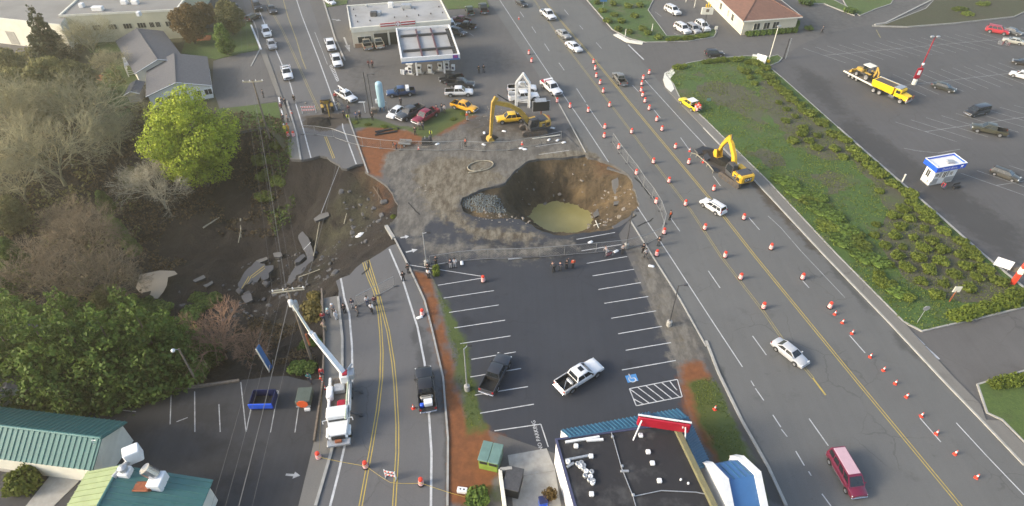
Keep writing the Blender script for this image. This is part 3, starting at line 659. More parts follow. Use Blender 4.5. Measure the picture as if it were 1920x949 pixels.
double('road',[(610,256),(626,297)],.15,.1)
line('road',[(639,522),(646,560),(655,589),(660,650),(661,710),(656,770),(647,833),(634,890),(619,949),(600,1010)],.24);line('road',[(730,467),(756,528),(783,614),(796,680),(804,772),(809,848),(808,949),(806,1010)],.24)
double('road',[(682,492),(691,520),(703,548),(711,590),(714,622),(716,660),(715,709),(708,770),(697,835),(676,949),(664,1010)],.15,.1);double('road',[(690,488),(710,553),(728,622),(737,680),(741,720),(745,797),(745,848),(739,949),(735,1010)],.15,.1)
for px in ([(590,60),(600,85),(614,121)],): line('road',px,.14,'linef')
for a,b in (((821,535),(902,522)),((832,559),(926,545)),((842,586),(935,572)),((852,615),(947,600.5)),((863,644.5),(957,630)),((884,674),(967,660)),((882,707),(977,691)),((890,741),(990,725)),((900,775),(1001,758)),((768,497),(902,518)),
             ((1100,494),(1176,481)),((1111,517.5),(1189,505)),((1122,543),(1201.5,530)),((1133,569),(1215.5,556)),((1146,597),(1230,583)),((1159,626),(1241,612)),((1173,657),(1258,642.5)),((1166,694),(1267,676)),((1081,449),(1153,436)),((1090,470.5),(1165,458.5)),
             ((1010,290),(1067,282)),((1004,275),(1057,267)),((998,260),(1051,253)),((1029,242),(1042,240)),((927,808),(1014,795.5)),((1014,795.5),(1028,838)),((1180,729),(1270,711.5)),((1270,711.5),(1279,744)),((1279,744),(1193,761)),((1193,761),(1180,729)),((807,498),(840,492))):
 line('parking_lot',[a,b],.115,'line','stall_line')
hc=[P(1180,729),P(1270,711.5),P(1279,744),P(1193,761)]
for i in range(7):
 f0=i/6;a=hc[0].lerp(hc[1],f0);b=hc[3].lerp(hc[2],min(1,f0+.28));f1=1 if f0+.28 <= 1 else (1-f0)/.28
 MB().ribbon([a,a.lerp(b,f1)],.12,ZL+.003).bd('hatch_line',M['line'],G['parking_lot'])
MB().ribbon([hc[3].lerp(hc[0],.4),hc[3].lerp(hc[2],.16)],.12,ZL+.003).bd('hatch_line',M['line'],G['parking_lot'])
def text(body,size,m,ex=.004,name='lettering'):
 cu=bpy.data.curves.new(name,'FONT');cu.body=body;cu.size=size;cu.extrude=ex;cu.align_x='CENTER';cu.align_y='CENTER';cu.resolution_u=2
 to=bpy.data.objects.new(name,cu);C.objects.link(to);dg=bpy.context.evaluated_depsgraph_get();me=bpy.data.meshes.new_from_object(to.evaluated_get(dg))
 bpy.data.objects.remove(to);me.materials.clear();me.materials.append(m);return me
def text_on(parent,body,size,m,org,xdir,nrm,name='lettering',sx=1):
 me=text(body,size,m,name=name);x=Vc(xdir).normalized();z=Vc(nrm).normalized();y=z.cross(x).normalized();x=y.cross(z)
 T=Matrix((x*sx,y,z)).transposed().to_4x4();T.translation=Vc(org);me.transform(T);return link(name,me,parent)
a,b=P(1012,833),P(1003,800)
text_on(G['parking_lot'],"NO PARKING",.62,M['line'],(a+b)/2+Vc((0,0,.016)),b-a,(0,0,1))
sq=[P(1172,705),P(1192,701),P(1197,714),P(1177,718)]
MB().add([(q.x,q.y,ZL) for q in sq],[[3,2,1,0]]).bd('painted_square',M['hblue'],G['parking_lot'])
hcn=sum(sq,Vc())/4;ux=(sq[1]-sq[0]).normalized();uy=Vc((-ux.y,ux.x,0))
mb=MB();q=lambda a,b: hcn+ux*a+uy*b
mb.ribbon([q(.45*math.cos(t_)*.9,-.15+.45*math.sin(t_)*.9) for t_ in [R(x) for x in range(130,400,30)]],.1,.02)
mb.ribbon([q(-.1,.5),q(-.1,.0),q(.3,0),q(.45,-.5)],.11,.024);mb.ribbon([q(-.17,.6),q(-.03,.6)],.16,.024);mb.bd('wheelchair_symbol',M['line'],G['parking_lot'])
def arrow(par,a,b,wd=.35,m='line'):
 a,b=P(*a),P(*b);d=b-a;L_=d.length;d.normalize();n_=Vc((-d.y,d.x,0));mb=MB()
 pts=[a+n_*wd*.4,a-n_*wd*.4,a-n_*wd*.4+d*L_*.55,a-n_*wd*1.3+d*L_*.55,b,a+n_*wd*1.3+d*L_*.55,a+n_*wd*.4+d*L_*.55]
 mb.add([(p.x,p.y,ZL+.004) for p in pts],[[0,1,2,6],[3,4,5]]);mb.bd('painted_arrow',M[m],G[par])
arrow('parking_lot',(761,473),(783,468));arrow('parking_lot',(751,446),(767,443));arrow('car_park',(536,890),(563,892),.3,'linef');arrow('ground',(645,70),(656,98),.5,'linef');arrow('ground',(622,36),(640,39),.5,'linef')
for a,b in (((321,738),(319,796)),((365,734),(365.5,810)),((410.5,758),(413,810)),((451.5,717),(461.5,810)),((473,754),(461.5,810)),((522,733),(507,811)),((562,748),(553,811)),((480,735),(522,733)),((604,747),(596,810)),((177,764),(255,772)),((331,791),(352,783))):
 line('car_park',[a,b],.11,'linef','stall_line')
def stalls(sp0,sp1,d0,d1,half=5.3,pitch=2.75,up=True,dn=True):
 a,b=P(*sp0),P(*sp1);dd=(P(*d1)-P(*d0)).normalized();n_=int((b-a).length/(pitch/abs((b-a).normalized().cross(dd).z)))
 MB().ribbon([a,b],.1,ZL).bd('stall_line',M['linef'],G['store_car_park'])
 for i in range(n_+1):
  p=a.lerp(b,i/max(1,n_));MB().ribbon([p-dd*(half if up else 0),p+dd*(half if dn else 0)],.1,ZL+.004).bd('stall_line',M['linef'],G['store_car_park'])
stalls((1545,104),(1960,66),(1774,63),(1850,85));stalls((1693,160.6),(1960,130),(1675,143),(1754,178));stalls((1735,247),(1960,214),(1861,200),(1920,217));stalls((1868,348),(1960,333),(1827,315),(1915,345),5.3)
for px in ([(1695,300-22),(1720,283),(1760,287),(1800,280)],): line('store_car_park',px,.1,'linef')
line('ground',[(1643,56),(1651,71)],.2,'ylinef')
for a,b in (((677,80),(684,93)),((719,73),(725,88)),((743,72),(748,84)),((697,77),(700,86)),((1228,22),(1240,31)),((1264,62),(1275,68)),((880,62),(888,68))): line('ground',[a,b],.12,'linef')
for px in ([(470,150),(495,155)],): pass
la,lb,lc,ld=P(618,124),P(632,153),P(624,121.5),P(635,150)
for i in range(11):
 f0=i/10;MB().ribbon([la.lerp(lb,f0),lc.lerp(ld,f0)],.28,ZL).bd('painted_bar',M['line'],G['ground'])
MB().ribbon([la,lb],.1,ZL+.004).bd('painted_bar',M['line'],G['ground']);MB().ribbon([lc,ld],.1,ZL+.004).bd('painted_bar',M['line'],G['ground'])
def crack(par,px,wd=.14):
 p=jitter(PL(px),.4,.22,1.4,close=False);MB().ribbon(p,wd,ZL+.002).bd('pavement_crack',M['tar'],G[par])
crack('road',[(690,489),(690,505),(683,512),(673,517)],.25);crack('road',[(653,512),(658,520)]);crack('highway',[(1190,333),(1205,347),(1213,360),(1230,375)],.3);crack('highway',[(1195,425),(1230,408)],.2);crack('highway',[(1180,415),(1195,400)],.25)
crack('parking_lot',[(1110,452),(1160,444)],.12);crack('parking_lot',[(765,380),(780,395),(790,405)],.2)
def wmat(name,c,pitch,ang,r=.45,depth=.05,metal=.0,var=.1):
 """ribbed sheet metal: the ribs are built as geometry, this only adds tone"""
 return mat(name,c,r,var,.9,metal=metal)
M['teal']=wmat("teal_metal_roof",(.052,.155,.142),.4,0);M['ribt']=mat("teal_rib",(.06,.175,.16),.45,.1,2)
M['pgreen']=mat("pale_green_metal_roof",(.23,.29,.14),.5,.1,.8);M['bluer']=mat("blue_metal_roof",(.036,.125,.205),.45,.12,.8);M['blued']=mat("deep_blue_panel",(.045,.14,.32),.5,.08,.8)  # the pale green is sunlight put into a roof slope's colour; also a box colour
M['tar_roof']=None
t=NT("black_roof_membrane");f=t.noise(.25,6,.7);g=t.noise(1.6,5,.7)
M['tar_roof']=t.done(t.mix(t.ramp(f,.52,.66),t.mix(g,(.012,.012,.014),(.025,.024,.027)),t.mix(g,(.03,.03,.03),(.09,.088,.085))),.8)
t=NT("pale_roof_membrane");f=t.noise(.18,6,.7);g=t.noise(.9,5,.7)
M['mroof']=t.done(t.mix(t.ramp(f,.45,.66),t.mix(g,(.30,.30,.295),(.38,.38,.37)),t.mix(g,(.22,.215,.205),(.32,.31,.29))),.8)
M['shing']=mat("grey_asphalt_shingles",(.105,.105,.11),.9,.16,2.5,bump=.02);M['tile']=mat("brown_red_shingles",(.17,.088,.062),.85,.2,1.6,bump=.02)
M['brickw']=mat("tan_brick",(.30,.19,.12),.9,.2,3);M['redp']=mat("red_sign_paint",(.36,.012,.03),.35,.12,1);M['bluep']=mat("kiosk_blue",(.02,.10,.62),.4,.08,1.5)
M['redstripe']=mat("red_stripe",(.42,.02,.04),.4,.08,2);M['purple']=mat("logo_purple",(.10,.04,.30),.5,.1,2);M['navy']=mat("dark_blue_trim",(.06,.065,.12),.5,.15,2)
M['dgl']=mat("dark_shop_glass",(.03,.033,.032),.12,.35,1.2,spec=.6);M['hgreen']=mat("green_box_paint",(.20,.30,.05),.55,.15,1.5);M['tealp']=mat("dull_teal_lid",(.13,.22,.19),.5,.15,1.5)
def bld(name,px,label,cat='building',group=None): return empty(name,P(*px),0,label,cat,group)
def wallbox(e,poly,z0,z1,m,name='wall',roof=None,par=None,rz=None):
 o=ME(e).prism([(p.x,p.y) for p in poly],z0,z1).bd(name,M[m],e)
 if roof:
  q=list(poly);mb=ME(e);c=sum(q,Vc())/len(q)
  mb.prism([tuple(c+(p-c)*.985)[:2] for p in q],z1+.004,z1+.05).bd('roof',M[roof],e)
  if par: ME(e).ribbon(q+[q[0]],.3,z1+par,z1-.05).bd('parapet',M['white'],e)
 return o
def face_panel(e,a,b,u0,u1,z0,z1,m,name,off=.03,th=.05,frame=None):
 """a pane, door or panel on the wall that runs from a to b (outside on the right of a->b)"""
 d=(b-a);L_=Vc((d.x,d.y,0)).length;d=Vc((d.x,d.y,0)).normalized();n_=Vc((d.y,-d.x,0));A=Vc((a.x,a.y,0))
 T=Matrix((d,n_,Vc((0,0,1)))).transposed().to_4x4();T.translation=A-e.location*1
 T.translation=A
 o=ME(e).box(u0,u1,-.02,off,z0,z1,T).bd(name,M[m],e)
 if frame:
  w_=.09;mb=ME(e)
  for q in ((u0-w_,u1+w_,z1,z1+w_),(u0-w_,u1+w_,z0-w_,z0),(u0-w_,u0,z0,z1),(u1,u1+w_,z0,z1),((u0+u1)/2-.03,(u0+u1)/2+.03,z0,z1)): mb.box(q[0],q[1],-.02,off+.04,q[2],q[3],T)
  mb.bd('frame',M[frame],o)
 return o
def slope(e,a,b,c,d,m,name='roof',th=.15,ribs=0,rm=None,rw=.06,rh=.07,kids=True):
 """roof plane a-b along the eave, d-c along the ridge, with standing seams between them"""
 n_=(b-a).cross(d-a).normalized();n_=-n_ if n_.z<0 else n_
 up=Vc((0,0,0));mb=ME(e);q=[a,b,c,d]
 mb.loft([[p-n_*th for p in q],q]);o=mb.bd(name,M[m],e)
 for i in range(ribs):
  f0=(i+.5)/ribs;p0,p1=a.lerp(b,f0)+n_*.003,d.lerp(c,f0)+n_*.003;s_=(b-a).normalized()*rw/2
  r=ME(e).loft([[p0-s_,p0+s_,p0+s_*.6+n_*rh,p0-s_*.6+n_*rh],[p1-s_,p1+s_,p1+s_*.6+n_*rh,p1-s_*.6+n_*rh]]).bd('standing_seam',M[rm or m],o)
 return o
def lower(p,z): return Vc((p.x,p.y,z))
e=bld('convenience_store',(661,76),"flat-roofed cream convenience store with red striped fascia behind the fuel canopy")
h=4.3;a,b,c,d=P(658,55,h),P(845,39,h),P(826,0,h),P(651,13,h);c=b+(d-a)*.97
wallbox(e,[a,b,c,d],0,h,'cream',roof='mroof');ME(e).ribbon([a,b,c,d,a],.35,h+.35,h-.2).bd('parapet',M['creamp'],e)
ME(e).ribbon([a+(a-d).normalized()*.12,b+(b-c).normalized()*.12],.3,h+.3,h-.75).bd('fascia',M['creamp'],e)
L_=(b-a).length;fo=(a-d).normalized()*.3;A,B=a+fo,b+fo
face_panel(e,A,B,1.2,4.2,1.1,2.5,'dgl','window',.06,frame='creamp');face_panel(e,A,B,.3,4.8,0,.95,'brickw','brick_panel',.1)
face_panel(e,A,B,4.9,8.0,.1,2.9,'dgl','window',.06);face_panel(e,A,B,8.5,11.5,.1,2.9,'dgl','window',.06);face_panel(e,A,B,11.8,14.2,1.3,2.7,'dgl','window',.06);face_panel(e,A,B,4.78,4.92,0,3.2,'creamp','column',.2);face_panel(e,A,B,8.1,8.4,0,3.2,'creamp','column',.2)
face_panel(e,A,B,18.6,19.8,1.8,2.7,'creamp','notice',.06,frame='white');face_panel(e,A,B,20.6,21.6,1.7,2.7,'dgl','window',.06)
for s0 in (6.7,11.4):
 for z0,m_ in ((h+.62,'redstripe'),(h+.36,'white'),(h+.1,'redstripe')): face_panel(e,A,B,s0,s0+3.3,z0,z0+.26,m_,'stripe',.17)
o=face_panel(e,A,B,10.2,11.2,h-.0,h+.95,'redstripe','logo_panel',.16);face_panel(e,A,B,6.5,14.9,h-.6,h+.92,'creamp','sign_board',.1)
ctr=A.lerp(B,10.7/L_);nrm=(a-d).normalized();xd=(b-a).normalized();T=Matrix((xd,nrm.cross(xd)*-1,nrm)).transposed().to_4x4();T.translation=lower(ctr,h+.47)+nrm*.17
ME(e).loft([[T@Vc((r_*math.cos(i*.393),r_*math.sin(i*.393),z_)) for i in range(16)] for r_,z_ in ((.42,0),(.42,.03))]).bd('ring',M['text'],e)
text_on(e,"K",.62,M['redstripe'],T.translation+nrm*.035-e.location,xd,nrm,'lettering')
for u,v,sx,sy,sz,m_,nm in ((706,26,2.2,1.6,.9,'steel','air_conditioner'),(701,28,1.6,1.2,1.1,'dsteel','exhaust_fan'),(733,12,1.2,1.0,1.3,'white','vent_hood'),(762,13,2.4,1.6,1.0,'steel','air_conditioner'),(688,11,.5,.5,.6,'steel','vent_pipe')):
 p=P(u,v,h+.3);ME(e).cbox(p.x-sx/2,p.x+sx/2,p.y-sy/2,p.y+sy/2,h+.05,h+sz,.12).bd(nm,M[m_],e)
for u,v in ((663,19),(667,31),(671,42),(694,40),(740,34),(763,32),(785,30),(757,20),(778,18),(808,27),(830,25),(823,14)):
 p=P(u,v,h);ME(e).lathe([(.14,.05),(.14,.3),(.2,.32),(.05,.4)],8,(p.x,p.y,h)).bd('roof_drain',M['dsteel'],e)
M['maroon']=mat('maroon_steel',(.09,.035,.045),.6,.2,2)
h=5.6;e=bld('fuel_canopy',(806,112),"white fuel station canopy with open tray roof and dark beams",'canopy')
a,b,c,d=P(753,109,h),P(861,101,h),P(837,45,h),P(743,53,h);c=b+(d-a)
wallbox(e,[a+(c-a)*.02,b+(d-b)*.02,c+(a-c)*.02,d+(b-d)*.02],h-1.0,h-.55,'mroof','deck')
ME(e).ribbon([a,b,c,d,a],.35,h,h-1.05).bd('fascia',M['white'],e);ME(e).ribbon([a-Vc((.1,.19,0)),b+Vc((.1,-.19,0))],.06,h-.8,h-1.1).bd('blue_band',M['blued'],e)
for s0 in (.36,.64): ME(e).ribbon([a.lerp(b,s0)+(d-a)*.05,d.lerp(c,s0)-(d-a)*.05],.3,h-.12,h-.5).bd('roof_beam',M['maroon'],e)
for s0 in (.25,.75): ME(e).ribbon([a.lerp(d,s0)+(b-a)*.05,b.lerp(c,s0)-(b-a)*.05],.35,h-.02,h-.5).bd('roof_beam',M['dsteel'],e)
for i in range(14): p=b.lerp(c,.1+i*.06);ME(e).ribbon([p+(a-b).normalized()*.2,p+(a-b).normalized()*1.1],.12,h-.1,h-.5).bd('bracket',M['dsteel'],e)
xd=(b-a).normalized();nrm=Vc((xd.y,-xd.x,0));p=a.lerp(b,.93)+nrm*.2;p.z=h-.45
ME(e).box(-.55,.55,-.02,.05,-.35,.35,TR(p)@Matrix((xd,-nrm,Vc((0,0,1)))).transposed().to_4x4()).bd('logo_panel',M['purple'],e)
text_on(e,"76",.6,M['orange'],p+nrm*.06-e.location,xd,nrm)
for s0 in (.25,.75):
 for t0 in (.22,.78):
  q=a.lerp(b,s0)+(d-a)*t0;ME(e).box(q.x-.18,q.x+.18,q.y-.18,q.y+.18,0,h-1).bd('column',M['white'],e)
def pump(u,v,big,lab,grp):
 e=empty('fuel_pump',P(u,v),R(-12),lab,'fuel pump',grp);MB().box(-.9,.9,-.45,.45,0,.16).bd('island_kerb',M['conc'],e)
 MB().cbox(-.45,.45,-.28,.28,.16,1.9,.05).bd('cabinet',M['white'],e);MB().box(-.32,.32,-.31,-.285,1.1,1.6).bd('display',M['dgl'],e);MB().box(-.3,.3,-.3,-.285,.4,.9).bd('door',M['navy' if big else 'creamp'],e)
 for s_ in (-1,1): MB().path([(s_*.46,-.1,1.4),(s_*.62,-.2,.7),(s_*.5,-.25,.5),(s_*.47,-.15,1.1)],.03).bd('hose',M['rubber'],e)
 if big: MB().box(-.7,.7,-.5,.5,2.3,2.45).bd('topper',M['white'],e);[MB().box(s_*.45-.04,s_*.45+.04,-.04,.04,1.9,2.3).bd('topper_post',M['steel'],e) for s_ in (-1,1)]
pump(770,139,True,"fuel pump with white topper at the left end of the canopy, behind the blue bin",'fuel pumps under the canopy');pump(787,137,False,"small white fuel pump second from the left under the canopy",'fuel pumps under the canopy');pump(807,137,False,"dark-trimmed fuel pump in the middle under the canopy",'fuel pumps under the canopy')
pump(826,133,False,"yellowish fuel pump second from the right under the canopy",'fuel pumps under the canopy');pump(839,131,True,"fuel pump with white topper at the right end of the canopy",'fuel pumps under the canopy')
for u,v,lab in ((764,138,"blue and white service bin at the left end of the pump row"),(850,132,"blue and white service bin at the right end of the pump row")):
 e=empty('service_bin',P(u,v),R(-12),lab,'bin');MB().cbox(-.35,.35,-.3,.3,0,1.15,.05).bd('bin_body',M['white'],e);MB().box(-.25,.25,-.33,-.3,.35,.95).bd('panel',M['navy'],e);MB().cbox(-.38,.38,-.33,.33,1.15,1.3,.05).bd('lid',M['white'],e)
e=empty('ice_freezer',P(756,139),R(-12),"low white box with open flaps beside the leftmost fuel pump",'box');MB().cbox(-.4,.4,-.3,.3,0,.9,.06).bd('cabinet',M['white'],e);MB().box(-.42,-.2,-.4,-.3,.2,1.2).bd('flap',M['white'],e)
e=bld('restaurant',(1390,66),"cream restaurant with hipped reddish-brown shingle roof and hedge along its front")
a,b=P(1389,66),P(1489,58);d=P(1348,25);d=a+(d-a)*2.1;c=b+(d-a);hh=3.6
wallbox(e,[a,b,c,d],0,hh,'cream');ov=.7;xd,yd=(b-a).normalized(),(d-a).normalized()
A,B,Cc,D=[lower(q,hh) for q in (a-(xd+yd)*ov,b+(xd-yd)*ov,c+(xd+yd)*ov,d+(yd-xd)*ov)]
W_=(B-A).length;r0=lower((A+B)/2,hh+3.0)+yd*W_*.62;r1=lower((Cc+D)/2,hh+3.0)-yd*W_*.5
mb=ME(e);mb.add([A,B,Cc,D,r0,r1],[[0,1,4],[1,2,5,4],[2,3,5],[3,0,4,5]]);mb.mi=1;mb.add([A,B,Cc,D],[[3,2,1,0]]);mb.bd('roof',[M['tile'],M['creamp']],e)
for p,q in ((A,r0),(B,r0),(r0,r1)): ME(e).tube(p+Vc((0,0,.04)),q+Vc((0,0,.04)),.14,n=4).bd('ridge_cap',M['tile'],e)
g0=r0+Vc((0,0,-.5))-yd*1.6;ME(e).add([g0-xd*2.6,g0+xd*2.6,g0+Vc((0,0,1.3))+yd*.5,r0+yd*2],[[0,1,2],[0,2,3],[1,3,2]]).bd('gablet',M['cream'],e)
ME(e).ribbon([A,B,Cc,D,A],.18,hh+.06,hh-.22).bd('gutter',M['creamp'],e)
for u0 in (2.6,5.2,7.6): face_panel(e,a,b,u0+.3,u0+1.8,1.1,2.6,'dgl','window',.05,frame='creamp')
Ld=(d-a).length
for u0,w0 in ((Ld-7,1.2),(Ld-9.5,.4),(Ld-15,1.1),(Ld-24,1.2)): face_panel(e,d,a,u0,u0+w0,1.2,2.7,'dgl','window',.05,frame='creamp')
e=bld('coffee_kiosk',(1738,350),"small white coffee kiosk with blue fascia on the store car park",'kiosk')
a,b=P(1739.5,349),P(1783,341);d=P(1725,337);c=b+(d-a);hk=3.1
wallbox(e,[a,b,c,d],.15,hk,'walls');xd,yd=(b-a).normalized(),(d-a).normalized();ov=.5
q=[a-(xd+yd)*ov,b+(xd-yd)*ov,c+(xd+yd)*ov,d+(yd-xd)*ov]
ME(e).prism([(p.x,p.y) for p in q],hk,hk+.55).bd('roof',M['walls'],e);ME(e).ribbon(q+[q[0]],.14,hk+.85,hk-.05).bd('fascia',M['bluep'],e);ME(e).ribbon([p+Vc((0,0,0)) for p in q+[q[0]]],.2,hk+.92,hk+.84).bd('coping',M['white'],e)
nrm=Vc((xd.y,-xd.x,0));ctr=(q[0]+q[1])/2;ctr.z=hk+.4
text_on(e,"Dutch Bros.",.62,M['text'],ctr+nrm*.09-e.location-xd*.3,xd,nrm);w0=ctr+nrm*.09+xd*2.0
mb=ME(e)
for i in range(4):
 an=R(45+90*i);dd=xd*math.cos(an)+Vc((0,0,1))*math.sin(an);mb.tube(w0,w0+dd*.28,.05,n=4)
mb.bd('windmill_emblem',M['text'],e)
Lk=(b-a).length
for u0,w0,z0,z1 in ((.5,.5,1.7,2.3),(1.9,.6,1.3,2.4),(3.3,.5,1.6,2.3)): face_panel(e,a,b,u0,u0+w0,z0,z1,'dgl','window',.06,frame='white')
M['gpan']=mat("grey_cladding",(.34,.34,.33),.7,.1,2)
for u0,u1,z0,z1 in ((.15,1.4,.3,1.25),(2.7,Lk-.1,.3,1.25),(1.25,1.65,1.45,2.5),(2.75,3.1,1.45,2.5)): face_panel(e,a,b,u0,min(u1,Lk-.05),z0,z1,'gpan','panel',.05)
Ls=(a-d).length
face_panel(e,d,a,.5,1.2,1.3,2.5,'dgl','window',.06,frame='white');face_panel(e,d,a,1.5,2.1,1.2,2.5,'walls','menu_board',.09,frame='white');face_panel(e,d,a,.9,1.5,.5,1.0,'creamp','counter',.3)
p=(q[0]+q[1])/2*.6+(q[2]+q[3])/2*.4;ME(e).cbox(p.x-.1,p.x+1.2,p.y-.3,p.y+.5,hk+.55,hk+.95,.1).bd('air_conditioner',M['steel'],e)
ME(e).prism([(p.x,p.y) for p in (a,b,c,d)],-.01,.16).bd('plinth',M['conc'],e)
h=4.4;e=bld('restaurant_building',(1035,876),"white building with black flat roof and blue metal awnings at the bottom of the picture")
a,b=P(1043,825,h),P(1258,795,h);d=P(1078,949,h);c=P(1368,949,h);e1=a+(d-a)*2.0;f1=P(1368,1015,h)
poly=[e1,f1,P(1262,795,h),a]
wallbox(e,poly,0,h,'walls');c0=sum(poly,Vc())/4;ME(e).prism([tuple(c0+(p-c0)*.985)[:2] for p in poly],h+.004,h+.04).bd('roof',M['tar_roof'],e)
ME(e).ribbon([e1,a,P(1262,795,h)],.3,h+.15,h-.1).bd('parapet',M['navy'],e)
bb=P(1262,795,h);oliv=M['olive']=mat("olive_parapet",(.16,.15,.08),.8,.15,1.5)
ME(e).ribbon([bb,f1],.5,h+.5,h-.1).bd('side_parapet',oliv,e)
N0,N1=P(1067,822,h),P(1290,786,h);up=(N1-N0).cross(Vc((0,0,1))).normalized()*-1
O0,O1=P(1052,806,3.6),P(1272,766,3.6)
slope(e,O0,O1,N1+Vc((0,0,.3)),N0+Vc((0,0,.3)),'bluer','awning',.12,30,'bluer',.08,.09)
ME(e).add([O0,N0+Vc((0,0,.3)),lower(N0,0),lower(O0,0)],[[0,1,2,3]]).bd('awning_cheek',M['walls'],e);ME(e).ribbon([lower(O0,0)*.5+lower(N0,0)*.5,lower(O1,0)*.5+lower(N1,0)*.5],.6,3.3,0).bd('porch_wall',M['walls'],e)
slope(e,P(1290,780,3.6),P(1334,872,3.6),P(1310,880,h+.35),P(1277,797,h+.35),'bluer','awning',.12,20,'bluer',.08,.09)
for z0,px in ((0,[(1052,806),(1060,812)]),): pass
slope(e,P(1196,776,3.75),P(1219,772,3.75),P(1221,779,4.75),P(1196,783,4.75),'bluer','awning_gable',.12,4,'bluer',.08,.08)
for q0,q1,m_ in (((1060,829),(1124,819),'white'),((1100,826),(1131,824),'white'),((1060,863),(1106,854),'steel'),((1063,876),(1076,868),'steel')):
 p0,p1=P(*q0,h+.15),P(*q1,h+.15);ME(e).ribbon([p0,p1],.22,h+.24,h+.05).bd('roof_batten',M[m_],e)
for px in ([(1146,811),(1150,822),(1165,876),(1187,931),(1195,960)],[(1187,931),(1240,920),(1305,923),(1325,927)]):
 ME(e).path([P(*q,h+.12) for q in px],.05,4).bd('roof_conduit',M['steel'],e)
for u,v in ((1148,821),(1166,876),(1187,930)): p=P(u,v,h);ME(e).cbox(p.x-.12,p.x+.12,p.y-.12,p.y+.12,h+.05,h+.3,.04).bd('junction_box',M['steel'],e)
p=P(1171,885,h);ME(e).cbox(p.x-.4,p.x+.4,p.y-.1,p.y+.1,h+.05,h+.25,.04).bd('junction_box',M['steel'],e)
for u,v in ((1080,838),(1201,818),(1215,849),(1223,870),(1236,903),(1109,928),(1108,857),(1276,901),(1290,908)):
 p=P(u,v,h);s_=.22 if u<1270 else .1;ME(e).cbox(p.x-s_,p.x+s_,p.y-s_,p.y+s_,h+.03,h+.3,.06).bd('roof_vent',M['white'],e)
for i,(u,v) in enumerate(((1065,868),(1083,872),(1090,870),(1088,876),(1094,875),(1094,881),(1099,886),(1109,887),(1097,894),(1107,896),(1105,902),(1112,904),(1111,907))):
 p=P(u,v,h);o=MB().lathe([(.22,.03),(.24,.3),(.19,.34),(.12,.34),(.1,.28)],10).bd('bucket',M['steel'] if i % 3 else M['white']);o.location=(p.x,p.y,h+.02)
 tag(o,f"pale bucket in the loose cluster on the black roof, {ORD[i - 1]} from the top end" if i else "pale bucket alone beside the white wall edge on the black roof",'bucket','buckets on the black roof')
e=bld('rooftop_sign',(1245,800),"long dark red sign on white props at the roof corner",'sign');e.location.z=h
p0,p1=P(1195,788,h+1.2),P(1294,803,h+1.2);dd=(p1-p0).normalized();nn=Vc((-dd.y,dd.x,0));TT=Matrix((dd,nn,Vc((0,0,1)))).transposed().to_4x4();TT.translation=lower(p0,h)
Lz=(p1-p0).length
ME(e).cbox(0,Lz,-.16,.16,.5,1.9,.12,TT).bd('sign_panel',M['redp'],e);ME(e).box(-.02,Lz+.02,.05,.22,1.9,1.98,TT).bd('top_rail',M['white'],e)
for s_,q in ((.4,(1187,826)),(Lz-.75,(1278,812)),(Lz-.5,(1285,827))): ME(e).tube(TT@Vc((s_,-.17,1.5)),P(*q,h),.07,n=5).bd('prop',M['white'],e)
e=bld('sign_tower',(1375,949),"white gabled tower with blue panelled top beside the black roof",'tower')
def tower_end(px,z,dx):
 pts=[P(*q,z) for q in px];mb=ME(e)
 return pts
tz=6.0
A_=P(1325,870,4.85);yd=Vc((.21,-.98,0)).normalized();xdir=Vc((.98,.21,0)).normalized();o0=A_-yd*.9;wd=3.7
def tw(x,y,z): p=o0+xdir*x+yd*y;return Vc((p.x,p.y,z))
pf=[(0,0),(0,3.6),(.9,4.85),(3.4,6.25),(6.2,3.85),(6.5,3.3),(6.5,0)]
for x0,x1 in ((0,.5),(wd-.5,wd)):
 ME(e).loft([[tw(x0,y,z) for y,z in pf],[tw(x1,y,z) for y,z in pf]]).bd('end_wall',M['walls'],e)
 mb=ME(e)
 for (y0,z0),(y1,z1) in zip(pf[1:-2],pf[2:-1]):
  mb.loft([[tw(x0-.1,y,z),tw(x1+.1,y,z),tw(x1+.1,y,z+.14),tw(x0-.1,y,z+.14)] for y,z in ((y0,z0),(y1,z1))])
 mb.bd('coping',M['white'],e)
q=[(.3,0),(.3,3.4),(1.05,4.65),(3.4,6.02),(6.0,3.72),(6.2,0)]
ME(e).loft([[tw(.5,y,z) for y,z in q],[tw(wd-.5,y,z) for y,z in q]]).bd('core',M['blued'],e)
for i in range(5):
 x0=.7+i*.55;ME(e).tube(tw(x0,1.05,4.68),tw(x0,3.4,6.05),.05,n=4).bd('standing_seam',M['bluer'],e)
ME(e).loft([[tw(.52,y,z) for y,z in ((6.0,3.62),(6.25,3.3),(6.25,0),(6.1,0))],[tw(wd-.52,y,z) for y,z in ((6.0,3.62),(6.25,3.3),(6.25,0),(6.1,0))]]).bd('front_wall',M['walls'],e)
e=bld('yard_wall',(945,900),"low cream wall round the service yard beside the black-roofed building",'wall')
ME(e).ribbon([P(938,896),P(945,949),('w',0,0) and P(953,1010)],.3,1.7,0).bd('wall_run',M['creamp'],e);ME(e).ribbon([P(938,896),P(960,893)],.3,1.7,0).bd('wall_run',M['conc'],e)
raised('yard_slab',[(952,854),(1025,841),(1040,878),(1052,949),(1060,1010),(965,1010),(958,893)],.04,'conc')
MB().ribbon([P(960,893),P(1040,880)],.35,.08,0).bd('kerb',M['conc'])['kind']='structure'
e=empty('utility_box',P(921,865),R(-14),"bright green utility cabinet with dull teal lid on the red soil",'cabinet');MB().cbox(-1.0,1.0,-1.1,1.0,0,1.7,.05).bd('cabinet_body',M['hgreen'],e)
